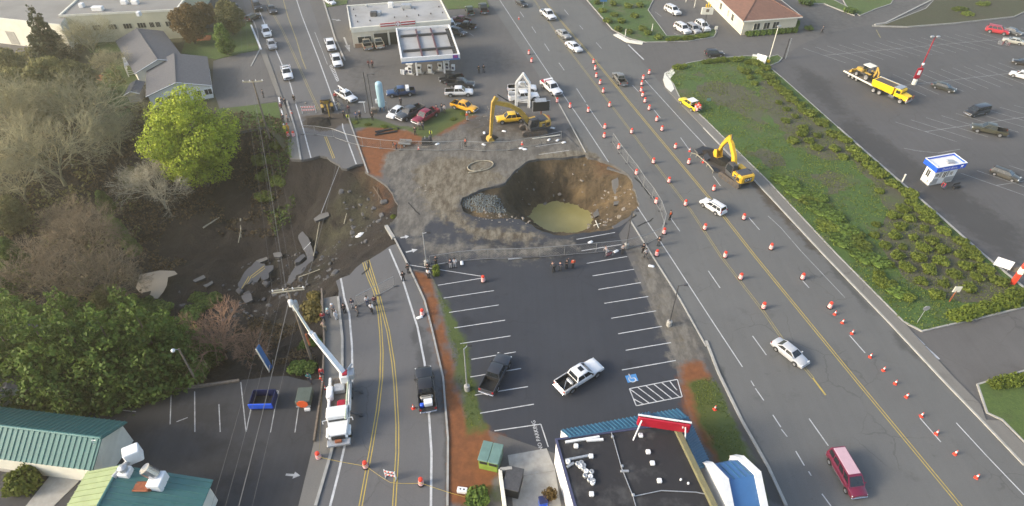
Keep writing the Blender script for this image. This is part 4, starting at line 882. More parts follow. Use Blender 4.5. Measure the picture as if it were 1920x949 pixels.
for s_ in (-1,1): MB().cbox(min(0.02*s_,s_*1.08),max(.02*s_,s_*1.08),-1.2,1.1,1.7,1.86,.05).bd('lid',M['tealp'],e);MB().box(s_*.5-.4,s_*.5+.4,-1.13,-1.09,1.1,1.5).bd('vent',M['black'],e)
MB().box(1.0,1.02,-.9,.8,.2,1.5).bd('door',M['tealp'],e)
e=bld('teal_roof_hall',(243,815),"long hall with ribbed teal metal gable roof and pale end wall")
hr,he=5.4,3.1
r0,r1=P(0,799,hr),P(190,822,hr);ax=(r1-r0).normalized();r0=r1-ax*26
n1=P(239,791,he);s1=P(173,883,he);n0,s0=n1-ax*26,s1-ax*26
slope(e,s0,s1,r1,r0,'teal','roof',.14,46,'ribt',.08,.08);slope(e,n1,n0,r0,r1,'teal','roof',.14,46,'ribt',.08,.08)
g0,g1=lower(n1,0)-ax*.45,lower(s1,0)-ax*.45;cc=(g0+g1)/2;g0=cc+(g0-cc)*.88;g1=cc+(g1-cc)*.88;gr=r1-ax*.45
mb=ME(e);A_,B_=g0,g1;z1=he-.1;b0,b1=g0-ax*25,g1-ax*25
mb.add([A_,B_,lower(B_,z1),lower(gr,hr-.35),lower(A_,z1),b0,b1,lower(b1,z1),lower(b0,z1)],[[0,1,2,3,4],[1,6,7,2],[5,0,4,8]]);mb.bd('wall',M['creamp'],e)
ME(e).tube(r1+Vc((0,0,.06)),r0+Vc((0,0,.06)),.13,n=6).bd('ridge_cap',M['ribt'],e);ME(e).ribbon([s1,r1],.12,0).bd('barge_board',M['creamp'],e) if 0 else None
for q in ((176,833),): p=P(*q,5);ME(e).path([p,p+Vc((.1,0,.7)),p+Vc((.5,0,.7))],.04,5).bd('vent_pipe',M['white'],e)
e=bld('green_roof_shop',(322,880),"L-shaped shop with teal and pale green metal roof carrying kitchen ducts")
R0,R1=P(226,872,5.2),P(175,965,5.2);axx=(R1-R0).normalized();R1=R0+axx*13
W0,W1=P(163,884,3.2),P(163,884,3.2)+axx*13;E0,E1=P(300,850,3.2),None
nrm=Vc((-axx.y,axx.x,0));nrm=nrm if nrm.x>0 else -nrm
E0=lower(R0,3.2)+nrm*8.2+axx*.2;E1=E0+axx*13
slope(e,W0,W1,R1,R0,'pgreen','roof',.14,22,'pgreen',.08,.08);slope(e,E1,E0,R0,R1,'teal','roof',.14,22,'ribt',.08,.08)  # west slope coloured paler than the teal east one to stand for sun
wp=[lower(W0,0)+(nrm+axx)*.4,lower(E0,0)+(axx-nrm)*.4,lower(E1,0)-(nrm)*.4,lower(W1,0)+nrm*.4]
wallbox(e,wp,0,3.05,'creamp');mb=ME(e);mb.add([lower(W0,3.0)+(nrm+axx)*.4,lower(E0,3.0)+(axx-nrm)*.4,lower(R0,5.0)+axx*.4],[[0,1,2]]);mb.bd('gable',M['creamp'],e)
ME(e).tube(R0+Vc((0,0,.06)),R1+Vc((0,0,.06)),.12,n=6).bd('ridge_cap',M['ribt'],e)
face_panel(e,lower(E1,0)-nrm*.4,lower(E0,0)+(axx-nrm)*.4,3.2,5.4,1.0,2.4,'dgl','window',.05,frame='white');face_panel(e,lower(E1,0)-nrm*.4,lower(E0,0)+(axx-nrm)*.4,6.2,8.0,1.0,2.4,'dgl','window',.05,frame='white')
p=P(252,855,5.2);Mx=TR((p.x,p.y,4.4))@RO(R(30),4,'Z');ME(e).cbox(-.7,.7,-.6,.6,.4,1.9,.1,Mx).bd('air_handler',M['walls'],e);ME(e).tube((p.x-.2,p.y-.5,5.3),(p.x-.9,p.y-2.2,5.2),.26,n=8).bd('duct',M['steel'],e)
p=P(235,885,5.2);ME(e).cbox(p.x-.5,p.x+.5,p.y-.5,p.y+.5,4.6,5.5,.08).bd('fan_curb',M['walls'],e);ME(e).lathe([(.34,0),(.4,.3),(.45,.35),(.4,.5),(.1,.62)],12,(p.x,p.y,5.5)).bd('exhaust_fan',M['steel'],e)
p=P(293,899,4.9);ME(e).cbox(p.x-.65,p.x+.65,p.y-.8,p.y+.8,3.9,5.1,.1).bd('fan_curb',M['walls'],e);q=P(277,888,5.4);ME(e).tube((q.x+.5,q.y+.1,5.0),(q.x-.1,q.y+.1,6.1),.55,.55,n=14).bd('exhaust_fan',M['chrome'],e)
p=P(271,912,4.6);ME(e).cbox(p.x-.9,p.x+.7,p.y-.45,p.y+.45,4.1,4.75,.1).bd('rusty_duct',M['rust'],e);ME(e).path([(p.x-.8,p.y-.5,4.8),(p.x+.6,p.y-.5,4.75)],.12,6).bd('rusty_pipe',M['rust'],e)
raised('yard_slab',[(100,885),(163,888),(90,960),(40,960)],.05,'conc')
kerb([(0,880),(40,886)],.35,.4)
e=bld('grey_roof_cottage',(75,765),"small white cottage with grey roof at the left edge below the dense trees",'house')
A,B=P(28,757,2.8),P(66,758,2.8);Rg0,Rg1=P(14,712,4.2)+Vc((0,0,0)),P(44,745,4.2);yy=Vc((-.35,.94,0)).normalized();xx=Vc((yy.y,-yy.x,0))
o_=P(50,765);cw=[o_-xx*2.8,o_+xx*2.8,o_+xx*2.8+yy*9,o_-xx*2.8+yy*9];wallbox(e,cw,0,2.7,'creamp')
q=[lower(p,2.6) for p in (o_-xx*3.2-yy*.4,o_+xx*3.2-yy*.4,o_+xx*3.2+yy*9.4,o_-xx*3.2+yy*9.4)];rg=lower(o_-yy*.4,4.2),lower(o_+yy*9.4,4.2)
slope(e,q[1],q[2],rg[1],rg[0],'shing');slope(e,q[3],q[0],rg[0],rg[1],'shing');ME(e).add([lower(cw[0],2.65),lower(cw[1],2.65),lower(o_,4.0)],[[0,1,2]]).bd('gable',M['creamp'],e)
face_panel(e,cw[1],cw[2],2,3,1,2,'dgl','window',.05,frame='white')
def house(name,px0,f0,f1,back,hw_,hr_,label,sides='shing',wallm='creamp'):
 e=bld(name,px0,label,'house');a,b=P(*f0,hw_),P(*f1,hw_);c_=P(*back,hw_);xd=(b-a).normalized();yd=Vc((-xd.y,xd.x,0));ln=(c_-a).dot(yd)
 A,B=a,b;Cc,D=b+yd*ln,a+yd*ln;m0=lower((A+B)/2,hr_);m1=m0+yd*ln
 slope(e,B,Cc,m1,m0,'shing');slope(e,D,A,m0,m1,'shing');iw=.4
 w_=[lower(p,0) for p in (A+(xd+yd)*iw,B+(yd-xd)*iw,Cc-(xd+yd)*iw,D+(xd-yd)*iw)];wallbox(e,w_,0,hw_-.05,wallm)
 ME(e).add([lower(w_[0],hw_-.06),lower(w_[1],hw_-.06),lower(m0,hr_-.25)+yd*iw],[[0,1,2]]).bd('gable',M[wallm],e)
 for p0,p1 in ((A,m0),(m0,B)): ME(e).tube(p0,p1,.09,n=4).bd('barge_board',M['white'],e)
 ME(e).tube(m0+Vc((0,0,.05)),m1+Vc((0,0,.05)),.1,n=4).bd('ridge_cap',M['shing'],e)
 return e,w_,xd,yd
e,w_,xd,yd=house('house',(262,152),(252,139),(350,116),(268,66),2.8,4.6,"grey-shingled house farther from the ravine, with a white porch")
for u0 in (1.2,4,7): face_panel(e,w_[3],w_[0],u0,u0+1.2,1,2.1,'dgl','window',.05,frame='white')
pr=[P(230,108,2.5),P(259,99,2.5),P(256,120,2.5),P(233,124,2.5)];ME(e).prism([(p.x,p.y) for p in pr],2.4,2.55).bd('porch_roof',M['white'],e)
for p in pr: ME(e).box(p.x-.08,p.x+.08,p.y-.08,p.y+.08,0,2.4).bd('porch_post',M['white'],e)
for z0 in (.5,.9,1.3): ME(e).ribbon([pr[0],pr[3],pr[2]],.06,z0+.12,z0).bd('porch_rail',M['white'],e)
e,w_,xd,yd=house('house',(290,195),(273,182),(397,161),(287,122),2.7,4.5,"grey-shingled house nearer the ravine, behind the bright yellow-green tree",wallm='walls')
for u0 in (1,3.2,5.5,8,10): face_panel(e,w_[0],w_[1],u0,u0+1.3,.9,2.0,'dgl','window',.05,frame='white')
e,w_,xd,yd=house('garden_shed',(235,183),(232,179),(262,176),(234,157),2.0,2.6,"small weathered shed with dull roof left of the grey houses",wallm='conc');e['category']='shed'
M['mroofd']=mat('dusty_membrane',(.21,.205,.19),.9,.15,.15)
M['olivew']=mat("pale_olive_wall",(.52,.50,.36),.85,.08,.4)
e=bld('warehouse',(331,57),"long flat-roofed cream warehouse with a row of small windows")
hw_=6.5;a,b=P(112,31,hw_),P(331,20,hw_);xd=(b-a).normalized();yd=Vc((-xd.y,xd.x,0));q=[a,b,b+yd*70,a+yd*70]
wallbox(e,q,0,hw_,'olivew',roof='mroofd');ME(e).ribbon([q[3],q[0],q[1],q[2]],.4,hw_+.35,hw_-.1).bd('parapet',M['creamp'],e);Lw=(b-a).length
for px in (141,171,200,229,256,275,287,310):
 u0=(px-112)/219*Lw;w0=1.9 if px<260 or px>300 else 1.0
 for i in range(3): face_panel(e,a,b,u0-w0/2+i*w0/3,u0-w0/2+(i+.8)*w0/3,3.0,4.1,'dgl','window',.06)
for u,v,sx in ((185,20,2.5),(235,8,1.5),(255,8,1.5),(155,14,1.0),(262,30,.8)): p=P(u,v,hw_);ME(e).cbox(p.x-sx/2,p.x+sx/2,p.y-.6,p.y+.6,hw_+.05,hw_+1,.12).bd('air_conditioner',M['white'],e)
e=bld('warehouse',(60,75),"pale flat-roofed warehouse at the top left corner, left of the longer cream one")
a,b=P(-60,28,6.2),P(113,47,6.2);c=P(105,28,6.2);q=[a,b,b+Vc((-4,14,0)),b+Vc((-8,60,0)),a+Vc((-8,60,0))]
wallbox(e,q,0,6.2,'creamp',roof='mroofd');face_panel(e,a,b,14.5,16,.2,2.2,'dgl','door',.06);face_panel(e,a,b,8.5,11,.2,3.2,'conc','door',.06)
def leaves(blobs,n,size,seed,droop=0.0,flat=0.0):
 """n leaf sprays spread through the volume of the blobs: (centre, radii) list"""
 g=np.random.default_rng(seed);c=np.array([b[0] for b in blobs],float);r=np.array([b[1] for b in blobs],float)
 wgt=(r[:,0]*r[:,1])**1.0;k_=g.choice(len(blobs),n,p=wgt/wgt.sum());d=g.normal(size=(n,3));d /= np.linalg.norm(d,axis=1)[:,None]
 rad=g.random(n)**.4*.4+.62;rad+=g.normal(size=n)*.10
 p=c[k_]+d*r[k_]*rad[:,None]
 nrm=d+g.normal(size=(n,3))*.65;nrm[:,2]+=.35-droop;nrm /= np.linalg.norm(nrm,axis=1)[:,None]
 t=np.cross(nrm,g.normal(size=(n,3)));t /= np.linalg.norm(t,axis=1)[:,None]+1e-9;b=np.cross(nrm,t)
 s_=size*(.6+.8*g.random(n))[:,None];l_=s_*(.9+.5*g.random(n))[:,None]
 v=np.stack([p-t*s_*.5,p+b*l_*.55-nrm*s_*.12,p+t*s_*.5,p-b*l_*.55-nrm*s_*.12],1).reshape(-1,3)
 f=np.arange(n*4).reshape(n,4);return v,f
def crown_blobs(seed,rx,rz,zc,n=26,cone=0.0,lump=.42):
 g=np.random.default_rng(seed);out=[((0,0,zc),(rx*.62,rx*.62,rz*.7))]
 for i in range(n):
  a=i*2.399+g.random()*.6;q=(i+.5)/n;zz=1-2*q;rr=math.sqrt(max(0,1-zz*zz))*(.6+.42*g.random());zz *= .72+.22*g.random()
  if cone: rr *= (1-cone*(zz*.5+.5))
  s_=lump*(.5+1.0*g.random());out.append(((rx*rr*math.cos(a),rx*rr*math.sin(a),zc+rz*zz),(rx*s_,rx*s_,rz*s_*.7)))
 return out
def trunk_mesh(h,r,seed,zc,rx,n=7,m='stalk'):
 g=random.Random(seed);mb=MB();pts=[Vc((0,0,-.4))];x=y=0
 for i in range(4): x+=g.uniform(-.06,.06)*h*.3;y+=g.uniform(-.06,.06)*h*.3;pts.append(Vc((x,y,h*(i+1)/4)))
 for i in range(4): mb.tube(pts[i],pts[i+1],r*(1-i*.2),r*(1-(i+1)*.2),8)
 for i in range(n):
  a=i*2.4+g.random();b=pts[1].lerp(pts[3],g.random());t_=Vc((math.cos(a)*rx*.75,math.sin(a)*rx*.75,zc+g.uniform(-.3,.5)*rx*.6));mid=b.lerp(t_,.5)+Vc((0,0,.1*rx))
  mb.tube(b,mid,r*.4,r*.25,6);mb.tube(mid,t_,r*.25,r*.06,5)
 return mb.mesh("trunk",M[m],60)
CROWN={}
def tree_meshes(key,lm,rx,rz,zc,n,size,seed,cone=0,droop=0,nb=26,lump=.42):
 if key not in CROWN:
  v,f=leaves(crown_blobs(seed,rx,rz,zc,nb,cone,lump),n,size,seed,droop)
  CROWN[key]=(mesh_np("crown",v,f,M[lm]),trunk_mesh(zc+rz*.2,max(.12,rx*.055),seed,zc,rx))
 return CROWN[key]
def tree(px,zc_,z0,key,spec,label,scale=1.0,rz=None,name='tree',cat='tree',group=None,sz=1.0):
 cr,tr=tree_meshes(key,*spec);zc=spec[3]*scale*sz;z0=settle(px,zc,z0);p=P(px[0],px[1],z0+zc);p.z=z0
 e=empty(name,p,ru(0,6.28) if rz is None else rz,label,cat,group);e.scale=(scale,scale,scale*sz)
 link('trunk',tr,e);link('crown',cr,e);return e
BROAD=('lgrn',3.0,4.7,4.8,12000,.24,11,.72,.1,60,.24)
YEL=('lyel',6.8,8.2,10.2,26000,.31,5,.25,0,34,.34)
OLI=('loli',4.0,4.4,5.2,8500,.32,21,0,0,40,.30)
AUT=('laut',3.4,4.0,4.8,7500,.3,31,0,0,36,.30)
def con_spec(): return None
def conifer_mesh(h,r,seed,n,size,lm):
 g=np.random.default_rng(seed);bl=[];k_=13
 for i in range(k_):
  q=i/(k_-1);rr=r*(1-q)**.8+.15;m=max(3,int(9*(1-q)))
  for j in range(m):
   a=j*6.283/m+i;d=rr*(.45+.5*g.random());bl.append(((d*math.cos(a),d*math.sin(a),h*(.1+.88*q)-d*.22),(rr*.42,rr*.42,h*.05)))
 v,f=leaves(bl,n,size,seed,.5);return mesh_np("crown",v,f,M[lm])
def bare_mesh(h,seed,mt,depth=6,spread=.62,r0=.22,twig=True):
 g=random.Random(seed);mb=MB();cnt=[0]
 def grow(p,d,ln,r,lev):
  if lev==0 or cnt[0]>11000: return
  cnt[0]+=1;q=p+d*ln;mb.tube(p,q,r,r*.68,5 if lev>3 else 3,cap=False)
  nk=3 if lev>1 else 2
  for i in range(nk):
   ax=d.orthogonal().normalized();ax.rotate(RO(g.uniform(0,6.28),3,d));nd=d.copy();nd.rotate(RO(g.uniform(.3,1.0)*spread*1.25,3,ax));nd.z+=.06;nd.normalize()
   grow(q,nd,ln*g.uniform(.68,.9),r*.66,lev-1)
  if lev>2 and g.random()<.8:
   m_=p.lerp(q,.6);ax=d.orthogonal().normalized();ax.rotate(RO(g.uniform(0,6.28),3,d));nd=d.copy();nd.rotate(RO(spread*1.5,3,ax));grow(m_,nd,ln*.7,r*.5,lev-2)
 for i in range(4):
  a=i*1.571+g.uniform(-.4,.4);d=Vc((math.cos(a)*spread*.7,math.sin(a)*spread*.7,.9)).normalized();grow(Vc((0,0,h*.12)),d,h*.24,r0*.7,depth)
 br=mb.mesh("branches",M[mt]);tb=MB();tb.tube((0,0,-.5),(0,0,h*.14),r0*1.3,r0,8);return br,tb.mesh("trunk",M[mt],60)
BARE={}
def bare(px,zc,z0,key,h,seed,mt,label,scale=1,group='bare winter trees in the ravine',depth=6,spread=.62,r0=.22):
 if key not in BARE: BARE[key]=bare_mesh(h,seed,mt,depth,spread,r0)
 br,tr=BARE[key];z0=settle(px,zc,z0);p=P(px[0],px[1],z0+zc);p.z=z0
 e=empty('bare_tree',p,ru(0,6.28),label,'tree',group);e.scale=(scale,)*3;link('trunk',tr,e);link('branches',br,e);return e
def settle(px,zc,z0):
 for _ in range(6):
  p=P(px[0],px[1],z0+zc)
  if not inside(np.array([p.x]),np.array([p.y]),RIM_A)[0]: return z0 if z0>-.01 else 0
  z0=.4*z0+.6*float(RAV.at(p.x,p.y)[0])
 return z0-.1
tree((356,262),10,-3.5,'yel',YEL,"tall bright yellow-green leafy tree standing at the ravine edge below the grey houses",.96,.4)
bare((292,348),5,-6.5,'w',11,3,'pale_bark',"pale branching bare tree just below the yellow-green tree",.9,depth=7)
M['oltwig']=mat("olive_grey_twigs",(.32,.29,.165),.95,.25,.8)
for i,(u,v,s_,z,lab) in enumerate(((95,300,1.25,-3,"largest olive-grey bare tree with wide crown near the left edge"),(150,215,1.15,-1,"broad bare tree just above the largest olive-grey one"),(30,225,1.15,-.5,"hazy bare tree cut by the left edge below the conifer"),(205,245,.8,-3,"smaller bare tree right of the broad olive-grey crowns"),(20,330,.9,-2.5,"low bare tree at the left edge below the largest bare crown"))):
 bare((u,v),5.5,z,'o',12,8,'oltwig',lab,s_*.95,depth=7,spread=.7)
for i,(u,v,s_,z,lab) in enumerate(((150,450,1.0,-6,"brown bare tree in the middle of the ravine slope above the dark hedge trees"),(85,520,1.0,-5,"brown bare tree left of the mud pool, nearest the left edge"),(190,520,.95,-6,"brown bare tree just left of the mud pool"),(125,400,.7,-5,"small brown bare tree below the wide olive-grey crown"))):
 bare((u,v),5,z,'b',10.5,15,'twig',lab,s_*.95,depth=7,spread=.75)
bare((408,640),3.4,-2.8,'r',7.5,22,'rtwig',"red-brown bare tree beside the leaning lamp post and timber edge",1.1,depth=6,spread=.7,r0=.18)
bare((465,655),2.4,-3.6,'r',7.5,22,'rtwig',"small thin bare tree on the bank between the red-brown tree and the blue board",.6)
bare((165,75),4,0,'o',12,8,'oltwig',"grey leafless tree in front of the long warehouse wall",.75,'bare trees by the houses');bare((207,118),3,0,'o',12,8,'oltwig',"slim leafless tree on the lawn left of the grey houses",.5,'bare trees by the houses')
CROWN['row']=(conifer_mesh(10.2,3.7,7,14000,.27,'lgrn'),trunk_mesh(8,.2,7,5,1,4))
for i,(u,v,s_,sz,lab) in enumerate(((18,662,1.3,1.05,"leftmost dense green tree of the row, cut by the left edge above the cottage"),(92,662,1.3,1.05,"second dense green tree from the left in the dark row by the car park"),(150,665,1.25,1.1,"third dense green tree from the left in the dark row by the car park"),(212,655,1.3,1.05,"fourth dense green tree from the left in the dark row by the car park"),
      (275,640,1.32,1.05,"fifth dense green tree of the dark row, just left of the lamp post"),(325,632,.9,1.1,"smallest dense tree at the right end of the dark row, beside the lamp post"),(40,602,1.1,1,"dense green tree behind the left end of the dark row"),(130,598,1.05,1,"dense green tree behind the middle of the dark row"),(238,585,.95,1,"dense green tree behind the dark row, just below the mud pool"))):
 tree((u,v),0,-1.2,'row',BROAD,lab,s_,group='dense dark trees beside the car park',sz=sz)
for i,(u,v,s_,z,kk,lab) in enumerate(((22,480,.8,-4,'broad',"green leafy tree at the left edge level with the brown bare trees"),(12,555,.75,-4,'broad',"green leafy tree at the left edge just above the dark row"),(30,165,.9,0,'oli',"hazy olive tree below the conifer at the left edge"),(90,150,1.0,0,'oli',"hazy olive tree right below the tall conifer"),(140,150,.9,0,'oli',"hazy olive tree left of the lawn with the red leaves"),
      (60,200,.9,-.5,'oli',"low olive tree between the hazy bare crowns"),(10,120,.8,0,'oli',"olive tree at the left edge under the corner warehouse"),(110,190,.6,0,'broad',"small rounded green tree left of the lawn"),(195,380,.55,-5,'broad',"narrow ivy-green tree left of the pale bare tree"),(215,425,.55,-6,'broad',"narrow ivy-green tree lower on the bank below its ivy neighbour"),(245,460,.5,-6.5,'broad',"small ivy-covered tree nearest above the mud pool"),
      (200,560,.5,-5,'oli',"small olive tree below the mud pool"),(15,400,.7,-2,'oli',"dull olive tree at the left edge above the green leafy one"),(248,330,.4,-5,'oli',"small olive bush tree between the two bare crowns"))):
 tree((u,v),0,z,kk,BROAD if kk=='broad' else OLI,lab,s_,group='hazy trees left of the ravine')
tree((353,42),0,0,'aut',AUT,"tan-orange autumn tree at the corner of the long warehouse",1.05,group='trees by the warehouse');tree((428,30),0,0,'oli',OLI,"dark olive round tree right of the autumn tree",.85,group='trees by the warehouse');tree((418,72),0,0,'broad',BROAD,"round yellowish-green tree beside the lawn and driveway",.8,group='trees by the warehouse');tree((385,25),0,0,'aut',AUT,"second autumn tree, between the tan-orange one and the olive one",.7,group='trees by the warehouse')
cm=conifer_mesh(13,3.6,4,5200,.5,'lcon');tm=trunk_mesh(11,.25,3,8,.6,3)
for u,v,s_,zc,lab in ((78,60,1.0,6.5,"tall sparse conifer in front of the corner warehouse"),(303,50,.35,6.5,"small pointed conifer at the foot of the warehouse wall by the grey house")):
 p=P(u,v,zc*s_);p.z=0;e=empty('conifer',p,0,lab,'tree');e.scale=(s_,)*3;link('trunk',tm,e);link('crown',cm,e)
def shrub_mesh(seed,lm,n=1100,size=.16,rx=1.0,rz=.62):
 g=np.random.default_rng(seed);bl=[((0,0,rz*.45),(rx*.7,rx*.7,rz*.6))]
 for i in range(9): a=i*.7+g.random();d=.35+.35*g.random();bl.append(((rx*d*math.cos(a),rx*d*math.sin(a),rz*(.35+.3*g.random())),(rx*.38,rx*.38,rz*.42)))
 v,f=leaves(bl,n,size,seed);v[:,2]=np.maximum(v[:,2],.01);return mesh_np("foliage",v,f,M[lm])
def stem_mesh(seed):
 g=random.Random(seed);mb=MB()
 for i in range(6): a=i*1.05;mb.tube((0,0,-.05),(math.cos(a)*.45,math.sin(a)*.45,.4),.03,.012,4)
 return mb.mesh("stems",M['stalk'])
SH=[(shrub_mesh(40+i,'lshr',rz=.62+.05*i),stem_mesh(i)) for i in range(4)];HED=[(shrub_mesh(60+i,'lhed',1200,.15,1,.7),stem_mesh(9+i)) for i in range(3)];DRY=(shrub_mesh(80,'ldry',1200,.17,1,.8),stem_mesh(20));DKS=(shrub_mesh(85,'lgrn',1200,.16,1,.7),stem_mesh(21))
def shrub(px,sx,sy,z,pair,label,group=None,rz=None,name='shrub',sz=None):
 z=settle(px,.25,z);p=P(px[0],px[1],z+.25);p.z=z;e=empty(name,p,ru(0,6.28) if rz is None else rz,label,'shrub',group);e.scale=(sx,sy,sz or (sx+sy)/2);link('stems',pair[1],e);link('foliage',pair[0],e);return e
kerbrow=[(1419,120),(1436,128),(1441,145),(1450,157),(1462,167),(1475,176),(1484,187),(1499,196),(1507,209),(1520,215),(1540,231),(1561,252),(1584,263),(1602,283),(1614,297),(1630,311),(1647,327),(1675,346),(1704,364),(1708,380),(1731,397),(1743,412),(1769,433),(1799,452),(1820,470),(1829,482),(1847,505),(1870,527)]
for i,q in enumerate(kerbrow[::-1]):
 s_=ru(.95,1.35);shrub(q,s_*1.3,s_*.95,.15,SH[i % 4],f"low rounded shrub, {ORD[i]} from the near end along the store car park kerb",'shrubs along the car park kerb',R(-40)+ru(-.3,.3))
bed=[(1802,478),(1809,498),(1832,520),(1789,514),(1817,541),(1764,490),(1766,468),(1741,505),(1769,531),(1748,452),(1731,465),(1721,483),(1700,502),(1727,527),(1756,553),(1713,445),(1733,428),(1693,462),(1683,480),(1668,495),(1705,409),(1693,392),(1688,425),(1678,442),(1660,460),(1675,404),(1642,420),(1640,440),(1650,358),(1581,294),(1564,279),(1531,278),(1532,254),(1503,251),(1516,264),(1487,264),(1492,218),(1475,205),(1460,192),(1407,145),(1424,135),(1398,135),(1388,128),(1415,156),(1650,515),(1673,533),(1703,556),(1473,226),(1505,240)]
for i,q in enumerate(sorted(bed,key=lambda q: -q[1])[:40]+sorted(bed,key=lambda q: q[1])[:len(bed)-40]):
 s_=ru(.7,1.1);shrub(q,s_*1.15,s_,.15,SH[(i+1) % 4],(f"low green shrub in the middle of the planted bed, {ORD[i]} from the near end" if i<40 else f"low green shrub in the far part of the planted bed, {ORD[i - 40]} from the top"),'shrubs scattered in the planted bed')
big=[(1473,340,2.6,1.7),(1495,362,2.4,1.8),(1515,374,2.4,1.8),(1537,392,2.4,2.0),(1560,405,2.2,1.8),(1555,425,2.4,1.7),(1585,432,2.4,1.8),(1580,452,2.2,1.8),(1610,460,2.4,2),(1620,482,2.4,1.7),(1645,490,2,1.5),(1655,530,1.6,1.2),(1683,548,1.8,1.4),(1535,372,1.6,1.4),(1600,440,1.8,1.6)]
for i,(u,v,a,b) in enumerate(big[::-1]):
 shrub((u,v),a,b,.15,DKS if i % 3 else SH[i % 4],f"broad dark shrub in the clump beside the sidewalk, {ORD[i]} from the near end",'dark shrubs beside the sidewalk',R(-45),sz=.95)
hed=[(1275,126,1.9,1.1,"hedge clump at the cross-street corner next to the curved ramp"),(1330,116,2.0,.9,"left half of the long low hedge along the cross street"),(1352,113,2.0,.9,"right half of the long low hedge along the cross street"),(1383,112,2.0,1.2,"bright hedge clump left of the white sign board by the cross street"),(1408,117,1.6,1.0,"hedge clump right under the white sign board by the cross street"),
       (1800,592,1.9,1.2,"bright hedge clump at the left end of the near hedge by the driveway"),(1825,585,1.9,1.3,"bright hedge clump second from the left in the near hedge by the driveway"),(1850,578,1.9,1.3,"bright hedge clump third from the left in the near hedge by the driveway"),(1888,565,1.9,1.4,"bright hedge clump fourth from the left in the near hedge by the driveway"),(1912,553,1.9,1.4,"bright hedge clump at the right edge of the picture in the near hedge"),
       (1873,720,1.2,1.0,"yellow-green bush at the left in the corner island at lower right"),(1893,715,1.3,1.0,"yellow-green bush second from the left in the corner island at lower right"),(1913,712,1.3,1.0,"yellow-green bush by the right edge in the corner island at lower right"),(1262,74,2,.9,"hedge clump at the left below the parked white cars"),(1290,72,2,.9,"hedge clump in the middle below the parked white cars"),(1318,68,2,.9,"hedge clump at the right below the parked white cars"),
       (1800,18,2.2,1.6,"yellow-green bush on the dark bank at the top right"),(1815,27,1.8,1.4,"yellow-green bush on the dark bank at the top right, nearer the car park"),(1845,8,2.2,1.6,"yellow-green bush at the top edge on the dark bank")]
for i,(u,v,a,b,lab) in enumerate(hed): shrub((u,v),a,b,.15,HED[i % 3],lab,rz=R(14),sz=1.1)
for i,u in enumerate(range(1405,1492,12)): shrub((u,66-(u-1400)*.08),1.1,.9,0,DKS,f"dark hedge bush under the restaurant front windows, {ORD[i]} from the left",'hedge under the restaurant windows',R(10),sz=1.6)
shrub((1489,52),1.2,1.2,0,DKS,"tall ivy bush on the right corner of the restaurant",sz=3.2)
for u,v,a,lab in ((1513,6,2.2,"dark rounded bush at the top edge by the upper car park"),(1516,53,1.2,"dark lone bush on the pavement right of the restaurant"),(1595,22,1.8,"dark bush at the end of the long lawn strip by the upper car park")): shrub((u,v),a,a,.1,DKS,lab,sz=a*.9)
shrub((592,588),1.9,2.3,-1.2,DRY,"yellowish dry shrub beside the broken sidewalk end and the utility pole",sz=2.0);shrub((590,560),1.2,1.2,-2.2,DRY,"small yellowish shrub just above the dry shrub by the broken sidewalk",sz=1.5);shrub((737,406),.6,.6,-.6,HED[0],"small bright yellow bush at the lip of the collapsed road")
shrub((818,507),1.2,.7,0,HED[1],"small green bush at the top end of the red soil strip",sz=.8);shrub((48,908),1.9,1.7,0,SH[1],"round clipped green bush below the teal hall",sz=3.2,name='bush');shrub((895,938),1.6,1.3,0,DKS,"dark spiky bush on the verge by the yard wall",sz=1.4)
for i,(u,v,a,z) in enumerate(((385,572,1.8,-7),(400,562,1.6,-7.5),(370,560,1.5,-7),(360,590,2,-6),(300,585,2.2,-6),(265,575,1.8,-6.5),(575,650,1.2,-2),(580,690,1.1,-1),(560,690,1.3,-1.5),(590,640,1.0,-1.6))): shrub((u,v),a,a,z,DKS,f"dark green shrub on the ravine bank below the slabs, {ORD[i]} from the right" if i<6 else f"dark green shrub on the bank behind the bucket truck boom, {ORD[i - 6]} of four",'shrubs on the ravine bank',sz=a*.8)
for i,(u,v,a,z) in enumerate(((515,300,2.2,-3.5),(505,330,2.4,-5.5),(525,340,2,-5.5),(500,370,2,-7),(520,272,1.8,-2.5),(490,300,2.2,-4))): shrub((u,v),a,a,z,SH[i % 4],f"hazy green shrub left of the broken upper road, {ORD[i]} going round the clump",'shrubs left of the broken road',sz=a*.7)
for i in range(14):
 u,v=sorted(((1130,20),(1150,8),(1165,40),(1190,30),(1205,55),(1180,60),(1215,62),(1160,55),(1140,40),(1120,5),(1200,10),(1178,12),(1235,70),(1152,28)))[i];shrub((u,v),1.4,1.1,.15,SH[i % 4],f"low shrub on the upper grass island by the highway, {ORD[i]} from the left",'shrubs on the upper highway island')
for i,(u,v) in enumerate(((665,228),(690,232),(720,236),(740,240),(850,222),(868,212))): shrub((u,v),.8,.6,0,SH[i % 4],f"low weedy tuft on the green verge below the parked cars, {ORD[i]} from the left",'tufts on the station verge',sz=.4)
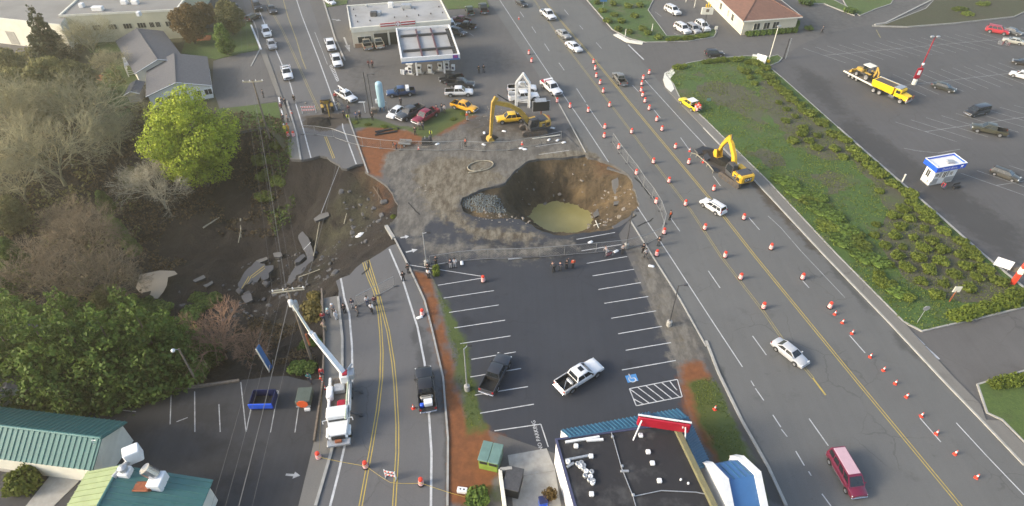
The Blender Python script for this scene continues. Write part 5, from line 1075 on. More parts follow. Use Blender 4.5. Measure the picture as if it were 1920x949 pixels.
def undergrowth(name,px,n,size,lm,hmax,seed,keep=-.1):
 poly=PL(px,-3);xs=[p.x for p in poly];ys=[p.y for p in poly];g=np.random.default_rng(seed);x=g.uniform(min(xs),max(xs),n);y=g.uniform(min(ys),max(ys),n);cl=np.array([N(a,b,.16,seed)+.5*N(a,b,.5,seed) for a,b in zip(x,y)]);m=inside(x,y,poly) & (cl>keep);x,y,cl=x[m],y[m],cl[m]
 ir=inside(x,y,RIM_A);z=np.zeros(len(x));z[ir]=RAV.at(x[ir],y[ir]);n=len(x);p=np.stack([x,y,z+g.random(n)**1.3*hmax*np.clip(cl+.35,.15,1)],1);nr=g.normal(size=(n,3));nr[:,2]+=.8;nr /= np.linalg.norm(nr,axis=1)[:,None];t_=np.cross(nr,g.normal(size=(n,3)));t_ /= np.linalg.norm(t_,axis=1)[:,None];b=np.cross(nr,t_);s_=(size*g.uniform(.5,1.4,n))[:,None]
 v=np.stack([p-t_*s_*.5,p+b*s_*.6,p+t_*s_*.5,p-b*s_*.6],1).reshape(-1,3);o=link(name,mesh_np(name,v,np.arange(n*4).reshape(n,4),M[lm]));tag(o,kind='stuff')
M['lbrn']=leaf_mat("brown_dead_leaves",(.045,.032,.018),(.15,.11,.06))
undergrowth('undergrowth',[(-60,180),(60,110),(190,105),(250,180),(300,240),(260,330),(240,420),(250,500),(200,600),(-60,640)],42000,.42,'loli',2.6,3,-.02);undergrowth('dead_leaves',[(-60,250),(200,220),(440,240),(540,250),(550,300),(500,400),(380,420),(250,480),(240,600),(-60,640)],38000,.36,'lbrn',1.5,9,-.05);undergrowth('weeds',[(330,570),(450,560),(560,600),(600,700),(450,705),(330,720)],9000,.25,'lbrn',.8,5,-.05);undergrowth('ivy',[(480,240),(540,250),(560,300),(545,370),(500,400),(470,330)],6000,.3,'lgrn',1.2,12,.0)
def grass_patch(px,z,n,size,lm,parent=None):
 poly=PL(px,z);xs=[p.x for p in poly];ys=[p.y for p in poly];x=rng.uniform(min(xs),max(xs),n);y=rng.uniform(min(ys),max(ys),n);cl=np.array([N(a,b,.35,4) for a,b in zip(x,y)]);m=inside(x,y,poly) & (cl>rng.uniform(-.5,.25,n));x,y=x[m],y[m];n=len(x)
 a=rng.uniform(0,6.28,n);h=size*rng.uniform(.5,1.3,n);w_=size*.6;dx,dy=np.cos(a)*w_,np.sin(a)*w_;lx,ly=rng.normal(0,size*.5,n),rng.normal(0,size*.5,n)
 v=np.stack([np.stack([x-dx,y-dy,np.full(n,z)],1),np.stack([x+dx,y+dy,np.full(n,z)],1),np.stack([x+lx,y+ly,z+h],1)],1).reshape(-1,3)
 o=link('grass',mesh_np("grass",v,np.arange(n*3).reshape(n,3),M[lm]));tag(o,kind='stuff');return o
grass_patch(ISL[6:]+ISL[:6],.15,60000,.16,'lshr');grass_patch([(1295,718),(1338,706),(1370,780),(1405,858),(1448,949),(1395,949),(1360,880),(1315,790)],0,4500,.09,'lshr');grass_patch([(815,540),(840,575),(878,648),(885,710),(905,800),(875,800),(850,680),(835,600)],0,5000,.09,'lshr')
def wheel_meshes(r,w_):
 T=RO(R(-90),4,'X')
 a=MB().lathe([(r*.62,-w_/2),(r*.93,-w_/2),(r,-w_*.35),(r,w_*.35),(r*.93,w_/2),(r*.66,w_/2),(r*.62,w_*.3)],16);a.v=[tuple(T@Vc(q)) for q in a.v]
 b=MB().lathe([(r*.63,-w_*.2),(r*.63,w_*.42),(r*.5,w_*.36),(r*.2,w_*.44),(.001,w_*.46)],12);b.v=[tuple(T@Vc(q)) for q in b.v]
 return a.mesh("tyre",M['tyre'],40),b.mesh("rim",M['rim'],40)
WM={}
def add_wheel(e,x,y,r=.34,w_=.24,arch=True):
 if (r,w_) not in WM: WM[(r,w_)]=wheel_meshes(r,w_)
 ty,ri=WM[(r,w_)]
 o=link('wheel',ty,e,(x,y,r),0 if y>0 else math.pi);link('rim',ri,o)
 return o
def section(x,hw,zl,zt,crown=.04):
 h=zt-zl
 return [(x,-hw*.90,zl),(x,-hw*.985,zl+h*.22),(x,-hw,zl+h*.52),(x,-hw*.955,zl+h*.86),(x,-hw*.80,zt),(x,0,zt+crown),(x,hw*.80,zt),(x,hw*.955,zl+h*.86),(x,hw,zl+h*.52),(x,hw*.985,zl+h*.22),(x,hw*.90,zl)]
def quad_in(q,iu0,iu1,iv0,iv1):
 a,b,c,d=q;f=lambda u,v: a.lerp(b,u).lerp(d.lerp(c,u),v)
 return [f(iu0,iv0),f(iu1,iv0),f(iu1,iv1),f(iu0,iv1)]
def pane(e,q,name,m='glass',off=.012):
 n_=(q[1]-q[0]).cross(q[3]-q[0]).normalized();mb=MB();mb.loft([[p-n_*.02 for p in q],[p+n_*off for p in q]]);return mb.bd(name,M[m],e)
def greenhouse(e,xb0,xb1,hb,zb,xt0,xt1,ht,zt,sides=((.06,.46),(.52,.94)),rear=True,roofrail=False,pm=None,sunroof=False,rear_name='rear_window',tall=(.10,.90)):
 B=[Vc((xb0,-hb,zb)),Vc((xb1,-hb,zb)),Vc((xb1,hb,zb)),Vc((xb0,hb,zb))];Tt=[Vc((xt0,-ht,zt)),Vc((xt1,-ht,zt)),Vc((xt1,ht,zt)),Vc((xt0,ht,zt))]
 mb=MB()
 mid=[Vc((p.x,p.y,zt+.05))*1 for p in Tt];cx_=(xt0+xt1)/2
 top=[Vc((cx_+(p.x-cx_)*.82,p.y*.8,zt+.06)) for p in Tt]
 mb.loft([B,Tt,top]);o=mb.bd('cabin',pm,e,35)
 L0,L1=tall
 pane(e,quad_in([B[1],B[2],Tt[2],Tt[1]],.07,.93,.08,.94),'windshield','glass')
 if rear: pane(e,quad_in([B[3],B[0],Tt[0],Tt[3]],.08,.92,.15,.9),rear_name)
 for u0,u1 in sides:
  pane(e,quad_in([B[0],B[1],Tt[1],Tt[0]],u0,u1,L0,L1),'side_window');pane(e,quad_in([B[2],B[3],Tt[3],Tt[2]],1-u1,1-u0,L0,L1),'side_window')
 if sunroof: MB().box(cx_-.1,cx_+.45,-.35,.35,zt+.055,zt+.075).bd('sunroof',M['glass'],e)
 if roofrail:
  for s_ in (-1,1): MB().tube((xt0+.1,s_*ht*.9,zt+.1),(xt1-.2,s_*ht*.9,zt+.1),.03,n=5).bd('roof_rail',M['black'],e)
 return o
def mirrors(e,x,y,z,pm):
 for s_ in (-1,1): MB().cbox(x-.08,x+.08,min(s_*y,s_*(y+.22)),max(s_*y,s_*(y+.22)),z,z+.18,.04).bd('mirror',pm,e)
def lights(e,xf,xr,hw,zf,zr,hf=.16,hr=.18,trk=False):
 for s_ in (-1,1):
  MB().cbox(xf-.12,xf+.03,s_*hw*.72-.2,s_*hw*.72+.2,zf,zf+hf,.03).bd('headlight',M['lamp'],e)
  MB().cbox(xr-.03,xr+.1,s_*hw*.8-.12,s_*hw*.8+.12,zr,zr+hr,.03).bd('taillight',M['red'],e)
def bumpers(e,xf,xr,hw,m,z=.38,h=.22):
 MB().cbox(xf-.12,xf+.08,-hw*.93,hw*.93,z,z+h,.05).bd('front_bumper',m,e);MB().cbox(xr-.08,xr+.12,-hw*.93,hw*.93,z,z+h,.05).bd('rear_bumper',m,e)
 MB().box(xr-.1,xr-.08,-.25,.25,z+h*.3,z+h*.9).bd('number_plate',M['plate'],e)
def arches(e,xs,hw,r):
 for x in xs:
  for s_ in (-1,1):
   mb=MB();n=12;ring=[(x+(r+.09)*math.cos(math.pi*i/n),s_*(hw+.004),r+(r+.09)*math.sin(math.pi*i/n)) for i in range(n+1)]
   ring2=[(q[0],s_*(hw-.12),q[2]) for q in ring];mb.loft([ring2,ring],cap=False,close=False);mb.add(ring,[list(range(n+1))]);mb.bd('wheel_arch',M['black'],e)
PROTO={}
def make(kind,pm):
 e=empty(kind,(0,0,0))
 trim=M['black']
 if kind in ('sedan','hatchback','wagon'):
  L2=2.4 if kind != 'hatchback' else 2.05;hw=.9
  st=[(-L2,hw*.84,.42,.88),(-L2+.14,hw*.95,.28,.98),(-L2+.8,hw,.22,1.0),(.7,hw,.22,.98),(1.15,hw,.22,.97),(L2-.55,hw*.97,.24,.86),(L2-.12,hw*.9,.28,.74),(L2,hw*.78,.4,.64)]
  MB().loft([section(*s_) for s_ in st]).bd('body',pm,e,38)
  if kind=='sedan': greenhouse(e,-1.75,1.2,.80,.97,-1.05,.42,.60,1.40,pm=pm)
  elif kind=='wagon': greenhouse(e,-2.3,1.2,.80,.97,-2.0,.42,.62,1.44,((.05,.30),(.33,.60),(.64,.94)),pm=pm,roofrail=True)
  else: greenhouse(e,-1.95,1.25,.80,.96,-1.35,.30,.58,1.50,pm=pm)
  for x in (-L2+.95,L2-.95):
   for y in (-hw+.1,hw-.1): add_wheel(e,x,y*1.0+(.03 if y>0 else -.03),.33,.22)
  arches(e,(-L2+.95,L2-.95),hw,.33);lights(e,L2-.08,-L2+.04,hw,.62,.72);bumpers(e,L2,-L2,hw,pm);mirrors(e,.95,.86,.98,pm)
  MB().box(L2-.02,L2+.035,-.45,.45,.5,.64).bd('grille',trim,e)
 elif kind=='suv':
  L2,hw=2.35,.95
  st=[(-L2,hw*.9,.5,1.0),(-L2+.12,hw*.98,.34,1.08),(-1.2,hw,.28,1.08),(.8,hw,.28,1.08),(1.2,hw,.28,1.06),(L2-.35,hw*.97,.3,.98),(L2-.06,hw*.92,.36,.86),(L2,hw*.84,.46,.76)]
  MB().loft([section(*s_) for s_ in st]).bd('body',pm,e,38);greenhouse(e,-2.28,1.2,.86,1.05,-2.0,.45,.68,1.70,((.05,.28),(.31,.60),(.63,.93)),roofrail=True,pm=pm)
  for x in (-1.4,1.42):
   for y in (-.88,.88): add_wheel(e,x,y,.37,.25)
  arches(e,(-1.4,1.42),hw,.37);lights(e,L2-.06,-L2+.03,hw,.74,.85,.18,.3);bumpers(e,L2,-L2,hw,pm,.42,.26);mirrors(e,.95,.92,1.08,pm);MB().box(L2-.02,L2+.03,-.5,.5,.62,.82).bd('grille',trim,e)
 elif kind=='van':
  L2,hw=2.75,1.0
  st=[(-L2,hw*.92,.5,1.15),(-L2+.1,hw,.36,1.2),(1.3,hw,.32,1.2),(1.75,hw,.34,1.14),(2.5,hw*.97,.36,1.0),(L2-.04,hw*.93,.42,.9),(L2,hw*.88,.5,.82)]
  MB().loft([section(*s_) for s_ in st]).bd('body',pm,e,38);greenhouse(e,-2.72,1.9,.93,1.17,-2.6,1.0,.80,2.0,((.04,.24),(.27,.48),(.51,.70),(.74,.95)),pm=pm,tall=(.18,.88))
  for x in (-1.75,1.75):
   for y in (-.92,.92): add_wheel(e,x,y,.36,.25)
  arches(e,(-1.75,1.75),hw,.36);lights(e,L2-.06,-L2+.03,hw,.7,.85,.16,.3);bumpers(e,L2,-L2,hw,M['chrome'],.4,.2);mirrors(e,1.55,.97,1.2,pm);MB().box(L2-.02,L2+.03,-.55,.55,.58,.78).bd('grille',M['chrome'],e)
  for s_ in (-1,1): MB().box(-1.2,1.2,s_*1.0-.02,s_*1.0+.02,.42,.56).bd('side_trim',M['chrome'],e)
 elif kind=='pickup':
  hw=.98;st=[(-.95,hw,.42,1.14),(.9,hw,.4,1.14),(1.3,hw,.4,1.13),(2.4,hw*.98,.42,1.06),(2.78,hw*.94,.46,.98),(2.86,hw*.86,.55,.9)]
  MB().loft([section(*s_) for s_ in st]).bd('body',pm,e,38);greenhouse(e,-1.0,1.35,.89,1.12,-.82,.62,.72,1.80,((.05,.46),(.50,.93)),pm=pm)
  mb=MB();z0,z1=.62,1.16
  for s_ in (-1,1): mb.cbox(-2.86,-.97,min(s_*.84,s_*.975),max(s_*.84,s_*.975),.48,z1,.05)
  mb.box(-2.8,-.97,-.85,.85,.5,.60);bed=mb.bd('bed',pm,e,38)
  MB().box(-2.78,-1.02,-.835,.835,.605,.625).bd('bed_floor',M['liner'],bed);mb=MB()
  for s_ in (-1,1): mb.box(-2.76,-1.04,s_*.83-.012,s_*.83+.012,.62,1.14)
  mb.box(-1.06,-1.03,-.82,.82,.62,1.12);mb.bd('bed_liner',M['liner'],bed)
  MB().cbox(-2.9,-2.8,-.83,.83,.52,1.15,.04).bd('tailgate',pm,e)
  for x in (-1.75,1.85):
   for y in (-.90,.90): add_wheel(e,x,y,.40,.27)
  arches(e,(-1.75,1.85),hw,.40);lights(e,2.82,-2.88,hw,.76,.78,.18,.3);bumpers(e,2.88,-2.94,hw,M['chrome'],.44,.2);mirrors(e,1.0,.93,1.2,M['black']);MB().box(2.84,2.9,-.55,.55,.66,.92).bd('grille',trim,e)
 return e
NEUT=paint((.5,.5,.5))
def recolor(e,pm):
 for o in e.children_recursive:
  if o.type=='MESH' and o.material_slots and o.data.materials[0]==NEUT: setmat(o,0,pm)
def vehicle(kind,col,rear,front,label,group=None,name=None,z=.8,scale=None,rough=.32,cat=None):
 if kind not in PROTO: PROTO[kind]=make(kind,NEUT)
 e=copy_tree(PROTO[kind])
 a,b=P(*rear,z),P(*front,z);c=(a+b)/2;d=b-a;base={'sedan': 4.8,'hatchback': 4.1,'wagon': 4.8,'suv': 4.7,'van': 5.5,'pickup': 5.8}[kind]
 e.name=name or {'suv': 'suv','pickup': 'pickup_truck','van': 'passenger_van','sedan': 'sedan_car','hatchback': 'hatchback_car','wagon': 'station_wagon'}[kind]
 e.location=(c.x,c.y,0);e.rotation_euler=(0,0,math.atan2(d.y,d.x));s_=scale or min(1.08,max(.9,d.length/base));e.scale=(s_,)*3;e['used']=1
 for key in ('group',):
  if key in e: del e[key]
 tag(e,label,cat or {'suv': 'SUV','pickup': 'pickup truck','van': 'van'}.get(kind,'car'),group);recolor(e,paint(col,rough));del e['used'];return e
WH,SIL,BLK,GRY,RED,YL,BLU=(.72,.72,.71),(.36,.36,.36),(.016,.016,.018),(.075,.078,.085),(.20,.012,.03),(.72,.36,.02),(.025,.06,.14)
GR1,GR2,GR3,GR4='vehicles on the upper road','vehicles at the fuel station','vehicles driving on the highway','vehicles parked on the store car park'
vehicle('suv',WH,(496,50),(503,69),"white SUV in the left lane of the upper road, just above the grey sedan",GR1);vehicle('sedan',SIL,(506,73),(512,90),"grey sedan stopped right below the white SUV on the upper road",GR1);vehicle('sedan',BLK,(506,10),(513,23),"dark car with lit pale headlights at the top of the upper road",GR1);vehicle('suv',BLK,(478,5),(485,17),"dark SUV at the top left lane of the upper road, behind the queue",GR1)
pv=vehicle('pickup',WH,(534,122),(542,150),"white truck with roof light bar stopped alone on the upper road near the cut",GR1);MB().cbox(-.1,.25,-.6,.6,1.86,1.98,.04).bd('light_bar',M['dsteel'],pv)
vehicle('pickup',WH,(616,74),(623,93),"white pickup parked farther up beside the station kerb, nose towards the viewer",GR1);vehicle('pickup',WH,(627,102),(635,124),"white pickup parked by the painted ladder marks, nose towards the viewer",GR1);vehicle('sedan',GRY,(436,8),(447,18),"grey car at the edge of the trees at the top left",GR1);vehicle('suv',BLK,(464,36),(484,26),"dark vehicle crossing the side strip at the top left, beside the driveway",GR1);vehicle('sedan',WH,(612,-2),(624,4),"white car cut by the top edge above the station kerb",GR1)
vehicle('pickup',(.33,.28,.20),(692,91),(681,71),"tan pickup parked nose-in at the store's brick panel",GR2);vehicle('pickup',(.42,.38,.28),(713,88),(706,69),"beige pickup parked nose-in beside the tan pickup",GR2);vehicle('pickup',(.14,.02,.03),(878,39),(850,33),"dark red pickup parked right of the store",GR2);vehicle('pickup',BLK,(889,49),(858,44),"black pickup just below the dark red one right of the store",GR2);vehicle('suv',GRY,(848,55),(872,62),"dark grey SUV nearest the canopy's right corner",GR2)
vehicle('suv',WH,(843,41),(849,55),"white vehicle half hidden behind the canopy's right edge",GR2);vehicle('pickup',(.05,.07,.04),(884,26),(878,12),"dark green pickup parked at the grass behind the store, tailgate to the viewer",GR2);vehicle('pickup',(.03,.035,.03),(909,23),(904,7),"dark pickup parked beside the highway at the top, right of the green one",GR2)
q=vehicle('pickup',BLU,(778,169),(724,174),"dark blue pickup with white box in its bed, right of the light blue tank",GR2);MB().cbox(-1.75,-1.05,-.85,.85,.95,1.75,.05).bd('tool_box',M['white'],q);MB().box(.15,.2,1.0,1.8,.5,1.6,RO(R(-18),4,'Z')).bd('open_door',paint(BLU),q)
vehicle('pickup',BLK,(863,143),(829,148),"black pickup facing left, uppermost of the three parked below the pumps",GR2);vehicle('pickup',(.03,.032,.033),(838,155),(889,157),"black pickup facing right, in the middle of the three below the pumps",GR2);vehicle('pickup',WH,(834,172),(887,171),"white pickup with dark sunroof, lowest of the three parked below the pumps",GR2)
vehicle('hatchback',WH,(754,201),(730,218),"white rounded hatchback next to the foot of the light blue tank",GR2);vehicle('pickup',(.05,.055,.06),(792,199),(746,222),"dark grey pickup with black bed parked between the white hatchback and the red pickup",GR2);vehicle('pickup',RED,(818,205),(777,229),"dark red pickup parked at the green verge",GR2)
vehicle('pickup',YL,(848,192),(893,205),"orange-yellow pickup parked alone above the person in red vest",GR2);q=vehicle('pickup',(.74,.44,.015),(986,218),(930,223),"yellow pickup under the raised excavator boom",GR2);MB().box(-2.2,-1.2,-.5,.5,1.0,1.4).bd('tool_chest',M['black'],q);MB().path([(-2.3,.3,1.2),(-1.6,-.2,1.7),(-1.2,.4,1.7)],.06).bd('rack',M['white'],q)
q=vehicle('pickup',WH,(954,183),(1010,178),"white service pickup seen through the house-shaped sign frame",GR2)
for s_ in (-1,1): MB().cbox(-2.85,-1.0,s_*.9-.1,s_*.9+.1,.65,1.5,.05).bd('tool_cabinet',M['white'],q)
vehicle('pickup',WH,(952,165),(1006,164),"white pickup parked just behind the service pickup at the sign frame",GR2)
q=vehicle('pickup',WH,(1017,150),(1051,178),"white flatbed pickup with red load and white rack at the highway edge",GR2);MB().cbox(-2.7,-1.5,-.8,.8,.7,1.35,.1).bd('red_load',M['redp'],q);MB().box(-1.5,-1.0,-.9,.9,1.85,1.93).bd('rack',M['white'],q);[MB().box(-1.3,-1.2,s_*.85-.04,s_*.85+.04,1.1,1.9).bd('rack_post',M['white'],q) for s_ in (-1,1)]
q=vehicle('pickup',WH,(634,170),(664,187),"white crane-arm truck with dark bed beside the upper road cut",GR2);MB().tube((-2.8,.2,1.9),(.6,-.2,2.0),.13,n=6).bd('crane_arm',M['white'],q);MB().box(-2.0,-1.8,-.1,.1,.6,1.9).bd('arm_post',M['white'],q)
vehicle('sedan',BLK,(972,1),(984,8),"dark car at the very top of the highway",GR3);vehicle('pickup',WH,(1018,19),(1038,35),"white pickup coming down the highway near the top",GR3);vehicle('sedan',(.30,.30,.29),(1047,56),(1066,69),"silver-grey sedan ahead of the white sedan on the upper highway",GR3);vehicle('sedan',WH,(1065,79),(1087,94),"white sedan on the upper highway, third in the line of cars",GR3);q=vehicle('pickup',(.17,.165,.15),(1170,157),(1155,136),"grey pickup with black bed driving away between the barrel rows",GR3)
q=vehicle('suv',(.03,.033,.04),(1323,99),(1356,98),"dark SUV with spare wheel on its tail driving on the cross street",GR3);o=add_wheel(q,-2.45,0,.37,.25);o.rotation_euler=(0,0,R(90));o.location=(-2.45,0,.95);o.name='spare_wheel'
vehicle('suv',WH,(1357,397),(1319,373),"white SUV with dark rear window driving up the highway, alone mid-picture",GR3);vehicle('sedan',(.46,.47,.48),(1454,636),(1512,682),"silver sedan driving along the yellow centre line in the lower right",GR3)
q=vehicle('van',(.155,.012,.038),(1567,848),(1612,925),"dark red passenger van with pale pink roof at the bottom right",GR3,z=.9);MB().cbox(-2.45,.8,-.70,.70,2.03,2.09,.04).bd('roof_panel',mat("pale_pink_paint",(.55,.36,.39),.4,.06,1),q)
q=vehicle('pickup',(.78,.60,.02),(1309,204),(1279,184),"yellow pickup with white rack and orange barrels parked on the kerb beside the grass island");MB().box(-1.5,.3,-.85,.85,1.95,2.02).bd('rack',M['white'],q);[MB().box(x-.03,x+.03,s_*.8-.03,s_*.8+.03,1.1,1.95).bd('rack_post',M['white'],q) for s_ in (-1,1) for x in (-1.2,)]
ORL=q
GR5='cars parked at the restaurant'
vehicle('suv',WH,(1250,13),(1273,25),"white SUV parked alone at the upper end of the restaurant lot",GR5);vehicle('suv',WH,(1268,46),(1292,61),"white SUV parked leftmost of the three by the hedge",GR5);vehicle('suv',SIL,(1291,47),(1310,60),"silver SUV parked between two white SUVs by the hedge",GR5);vehicle('suv',WH,(1307,41),(1328,57),"white SUV parked rightmost of the three by the hedge",GR5)
vehicle('suv',(.45,.02,.035),(1849,52),(1893,60),"red SUV with pale lower trim parked at the top right",GR4);vehicle('sedan',(.10,.11,.12),(1880,52),(1918,62),"dark grey car parked right behind the red SUV",GR4);vehicle('sedan',(.42,.42,.36),(1922,79),(1881,71),"pale tan sedan parked just below the red SUV",GR4);vehicle('sedan',BLK,(1938,119),(1903,112),"black car cut by the right edge above the white SUV",GR4);vehicle('suv',WH,(1938,145),(1895,134),"white SUV cut by the right edge of the store car park",GR4)
vehicle('sedan',(.02,.026,.024),(1749,155),(1793,168),"very dark green sedan parked just right of the red lamp post",GR4);vehicle('van',(.022,.022,.024),(1857,202),(1808,213),"black minivan with bright headlights on the store car park",GR4,scale=.9,cat='minivan');vehicle('pickup',(.055,.055,.035),(1890,249),(1822,235),"dark olive pickup parked just below the black minivan",GR4);vehicle('wagon',(.06,.06,.052),(1861,315),(1913,334),"dark green station wagon near the right edge, right of the kiosk",GR4)
q=vehicle('pickup',(.018,.018,.02),(803,768),(793,688),"black pickup with loaded bed stopped on the lower road",z=.9)
MB().cbox(-2.6,-1.9,-.55,.35,.9,1.5,.06).bd('white_board',M['white'],q);MB().cbox(-1.6,-1.2,-.7,.7,.65,1.25,.15).bd('tan_sack',M['conc'],q);MB().cbox(-2.6,-2.2,.4,.8,.7,1.35,.1).bd('blue_bag',M['bluep'],q)
vehicle('pickup',(.035,.038,.045),(911,734),(947,664),"dark grey pickup parked across the stall lines, tailgate to the viewer",z=.9);q=vehicle('pickup',WH,(1048,727),(1123,680),"white pickup with sunroof and tool-filled bed crossing the dark parking lot",z=.9)
MB().box(-.15,.35,-.32,.32,1.865,1.885).bd('sunroof',M['glass'],q);MB().path([(-2.5,-.4,.75),(-1.6,.3,.8),(-1.4,-.3,.72)],.05).bd('loose_tools',M['steel'],q);MB().cbox(-1.5,-1.1,-.5,.5,.65,.9,.1).bd('tool_box',M['steel'],q)
for e in PROTO.values():
 for o in list(e.children_recursive)+[e]: bpy.data.objects.remove(o)
def track(e,y,L_,h=.95,w_=.6):
 prof=[(-L_/2,h*.5)]+[(-L_/2+h*.5-h*.5*math.cos(t_),h*.5+h*.5*math.sin(t_)) for t_ in [R(x) for x in (30,60,90)]]+[(L_/2-h*.5+h*.5*math.sin(t_),h*.5+h*.5*math.cos(t_)) for t_ in [R(x) for x in (0,30,60,90)]]+[(L_/2-h*.5+h*.5*math.cos(t_),h*.5-h*.5*math.sin(t_)) for t_ in [R(x) for x in (30,60,90)]]+[(-L_/2+h*.5-h*.5*math.sin(t_),h*.5-h*.5*math.cos(t_)) for t_ in [R(x) for x in (0,30,60)]]
 o=MB().loft([[(x,y-w_/2,z) for x,z in prof],[(x,y+w_/2,z) for x,z in prof]]).bd('track',M['track'],e,40);mb=MB()
 for i in range(int(L_/.22)): x=-L_/2+h*.4+i*.22;mb.box(x,x+.06,y-w_/2,y+w_/2,h,h+.035) if x<L_/2-h*.4 else None
 mb.bd('track_pads',M['track'],o)
 for i in range(5):
  x=-L_/2+h*.6+i*(L_-h*1.2)/4
  for s_ in (-1,1): MB().tube((x,y+s_*w_*.5,h*.38),(x,y+s_*(w_*.5+.03),h*.38),h*.25,n=10).bd('track_roller',M['dsteel'],o)
def boom_seg(pts,w_,h0,h1,e,name,m):
 """box-section arm in the x-z plane through the points, half-height running from h0 to h1"""
 pts=[Vc((p[0],0,p[1])) for p in pts];rings=[]
 for i,p in enumerate(pts):
  d=(pts[min(i+1,len(pts)-1)]-pts[max(i-1,0)]).normalized();n_=Vc((-d.z,0,d.x));h=h0+(h1-h0)*i/(len(pts)-1)
  rings.append([p+n_*h+Vc((0,-w_,0)),p+n_*h+Vc((0,w_,0)),p-n_*h+Vc((0,w_,0)),p-n_*h+Vc((0,-w_,0))])
 return MB().loft(rings).bd(name,m,e)
def excavator(base,yaw,swing,label,ym,boom,stick,bucket,s_=1.0):
 e=empty('excavator',base,yaw,label,'excavator');e.scale=(s_,)*3
 for y in (-1.15,1.15): track(e,y,4.4)
 MB().box(-1.2,1.2,-.9,.9,.5,1.0).bd('undercarriage',M['track'],e)
 sw=RO(swing,4,'Z')
 def part(mb,name,m,par=None): o=mb.bd(name,m,par or e);o.matrix_local=sw if (par is None) else Matrix();return o
 hs=part(MB().cbox(-2.6,1.2,-1.3,1.3,1.05,1.5,.1),'platform',M['dsteel'])
 hb=part(MB().cbox(-2.75,-1.6,-1.35,1.35,1.2,2.45,.25),'counterweight',ym);part(MB().cbox(-1.6,.9,-1.3,-.35,1.5,2.3,.1),'engine_cover',ym);part(MB().cbox(-1.6,-.5,-.35,1.3,1.5,2.3,.1),'engine_cover',ym)
 part(MB().cbox(-2.3,-.7,-1.1,1.0,2.3,2.5,.08),'top_deck',M['dsteel'])
 cb=part(MB().loft([[(-.45,.3,1.5),(1.25,.3,1.5),(1.25,1.3,1.5),(-.45,1.3,1.5)],[(-.45,.3,2.2),(1.3,.3,2.2),(1.3,1.3,2.2),(-.45,1.3,2.2)],[(-.4,.35,3.0),(.95,.35,3.0),(.95,1.25,3.0),(-.4,1.25,3.0)]]),'cab',M['dsteel'])
 V=Vector
 pane(cb,[V((1.29,.4,2.0)),V((1.29,1.2,2.0)),V((.97,1.2,2.92)),V((.97,.4,2.92))],'windshield');pane(cb,[V((1.15,1.31,1.75)),V((-.3,1.31,1.75)),V((-.3,1.26,2.9)),V((.9,1.26,2.9))],'side_window');pane(cb,[V((-.35,.4,3.01)),V((.8,.4,3.01)),V((.8,1.2,3.01)),V((-.35,1.2,3.01))],'roof_window')
 MB().cbox(-.3,.8,.4,1.2,3.0,3.06,.05).bd('cab_roof',M['dsteel'],cb)
 for s in (-1,1):
  o=part(MB().box(-2.4,-1.75,s*1.36-.02,s*1.36+.02,1.5,2.1),'side_grille',M['black'])
 o=part(MB().box(-2.78,-2.74,-.62,.62,1.45,2.2),'logo_panel',M['black']);text_on(o,"CAT",.62,M['text'],(-2.79,0,1.82),(0,-1,0),(-1,0,0))
 o=part(MB().box(-1.5,-1.0,1.30,1.34,1.6,2.1),'side_logo',M['black']);text_on(o,"CAT",.24,M['text'],(-1.25,1.35,1.85),(-1,0,0),(0,1,0))
 bm=boom_seg(boom,.24,.42,.30,e,'boom',ym);bm.matrix_local=sw;sk=boom_seg(stick,.19,.36,.18,e,'stick',ym);sk.matrix_local=sw
 for z_ in ((boom[0][0]+.5,boom[0][1]-.3,(boom[0][0]+boom[1][0])/2+.5,(boom[0][1]+boom[1][1])/2-.1),):
  for y in (-.34,.34): o=MB().tube((z_[0],y,z_[1]),(z_[2],y,z_[3]),.1,n=8).bd('hydraulic_cylinder',M['dsteel'],e);o.matrix_local=sw
 m_=boom[len(boom) // 2];a_=stick[0];o=MB().tube((m_[0]+.2,0,m_[1]+.75),(a_[0]-.1,0,a_[1]+.5),.09,n=8).bd('hydraulic_cylinder',M['dsteel'],e);o.matrix_local=sw
 bx,bz=stick[-1];prof=bucket;mb=MB();n=len(prof)
 mb.loft([[(bx+x,-.55,bz+z) for x,z in prof],[(bx+x,.55,bz+z) for x,z in prof]],cap=False,close=False);inn=[(x*.9,z*.9+.02) for x,z in prof]
 mb.loft([[(bx+x,.5,bz+z) for x,z in inn],[(bx+x,-.5,bz+z) for x,z in inn]],cap=False,close=False)
 for y in (-.55,.55): mb.add([(bx+x,y,bz+z) for x,z in prof],[list(range(n))])
 for i in range(5): y=-.5+i*.25;mb.tube((bx+prof[-1][0],y,bz+prof[-1][1]),(bx+prof[-1][0]+(prof[-1][0]-prof[-2][0])*.35,y,bz+prof[-1][1]+(prof[-1][1]-prof[-2][1])*.35),.05,.02,4)
 o=mb.bd('bucket',ym,e);o.matrix_local=sw
 return e
a,b=P(972,250),P(1030,245);d=a-b;yw=math.atan2(d.y,d.x)
ex1=excavator(P(1000,248),yw,R(14),"dusty yellow excavator with raised boom and vertical stick at the fuel station",M['catdark'],[(.7,1.9),(2.6,4.6),(4.4,6.0),(7.4,7.2)],[(6.7,7.9),(7.3,7.1),(7.7,3.6),(7.9,1.2)],[(0,0),(.5,-.3),(.7,-.8),(.3,-1.1),(-.4,-.9)],1.08)
a,b=P(1353,315),P(1398,345);d=a-b;yw=math.atan2(d.y,d.x)
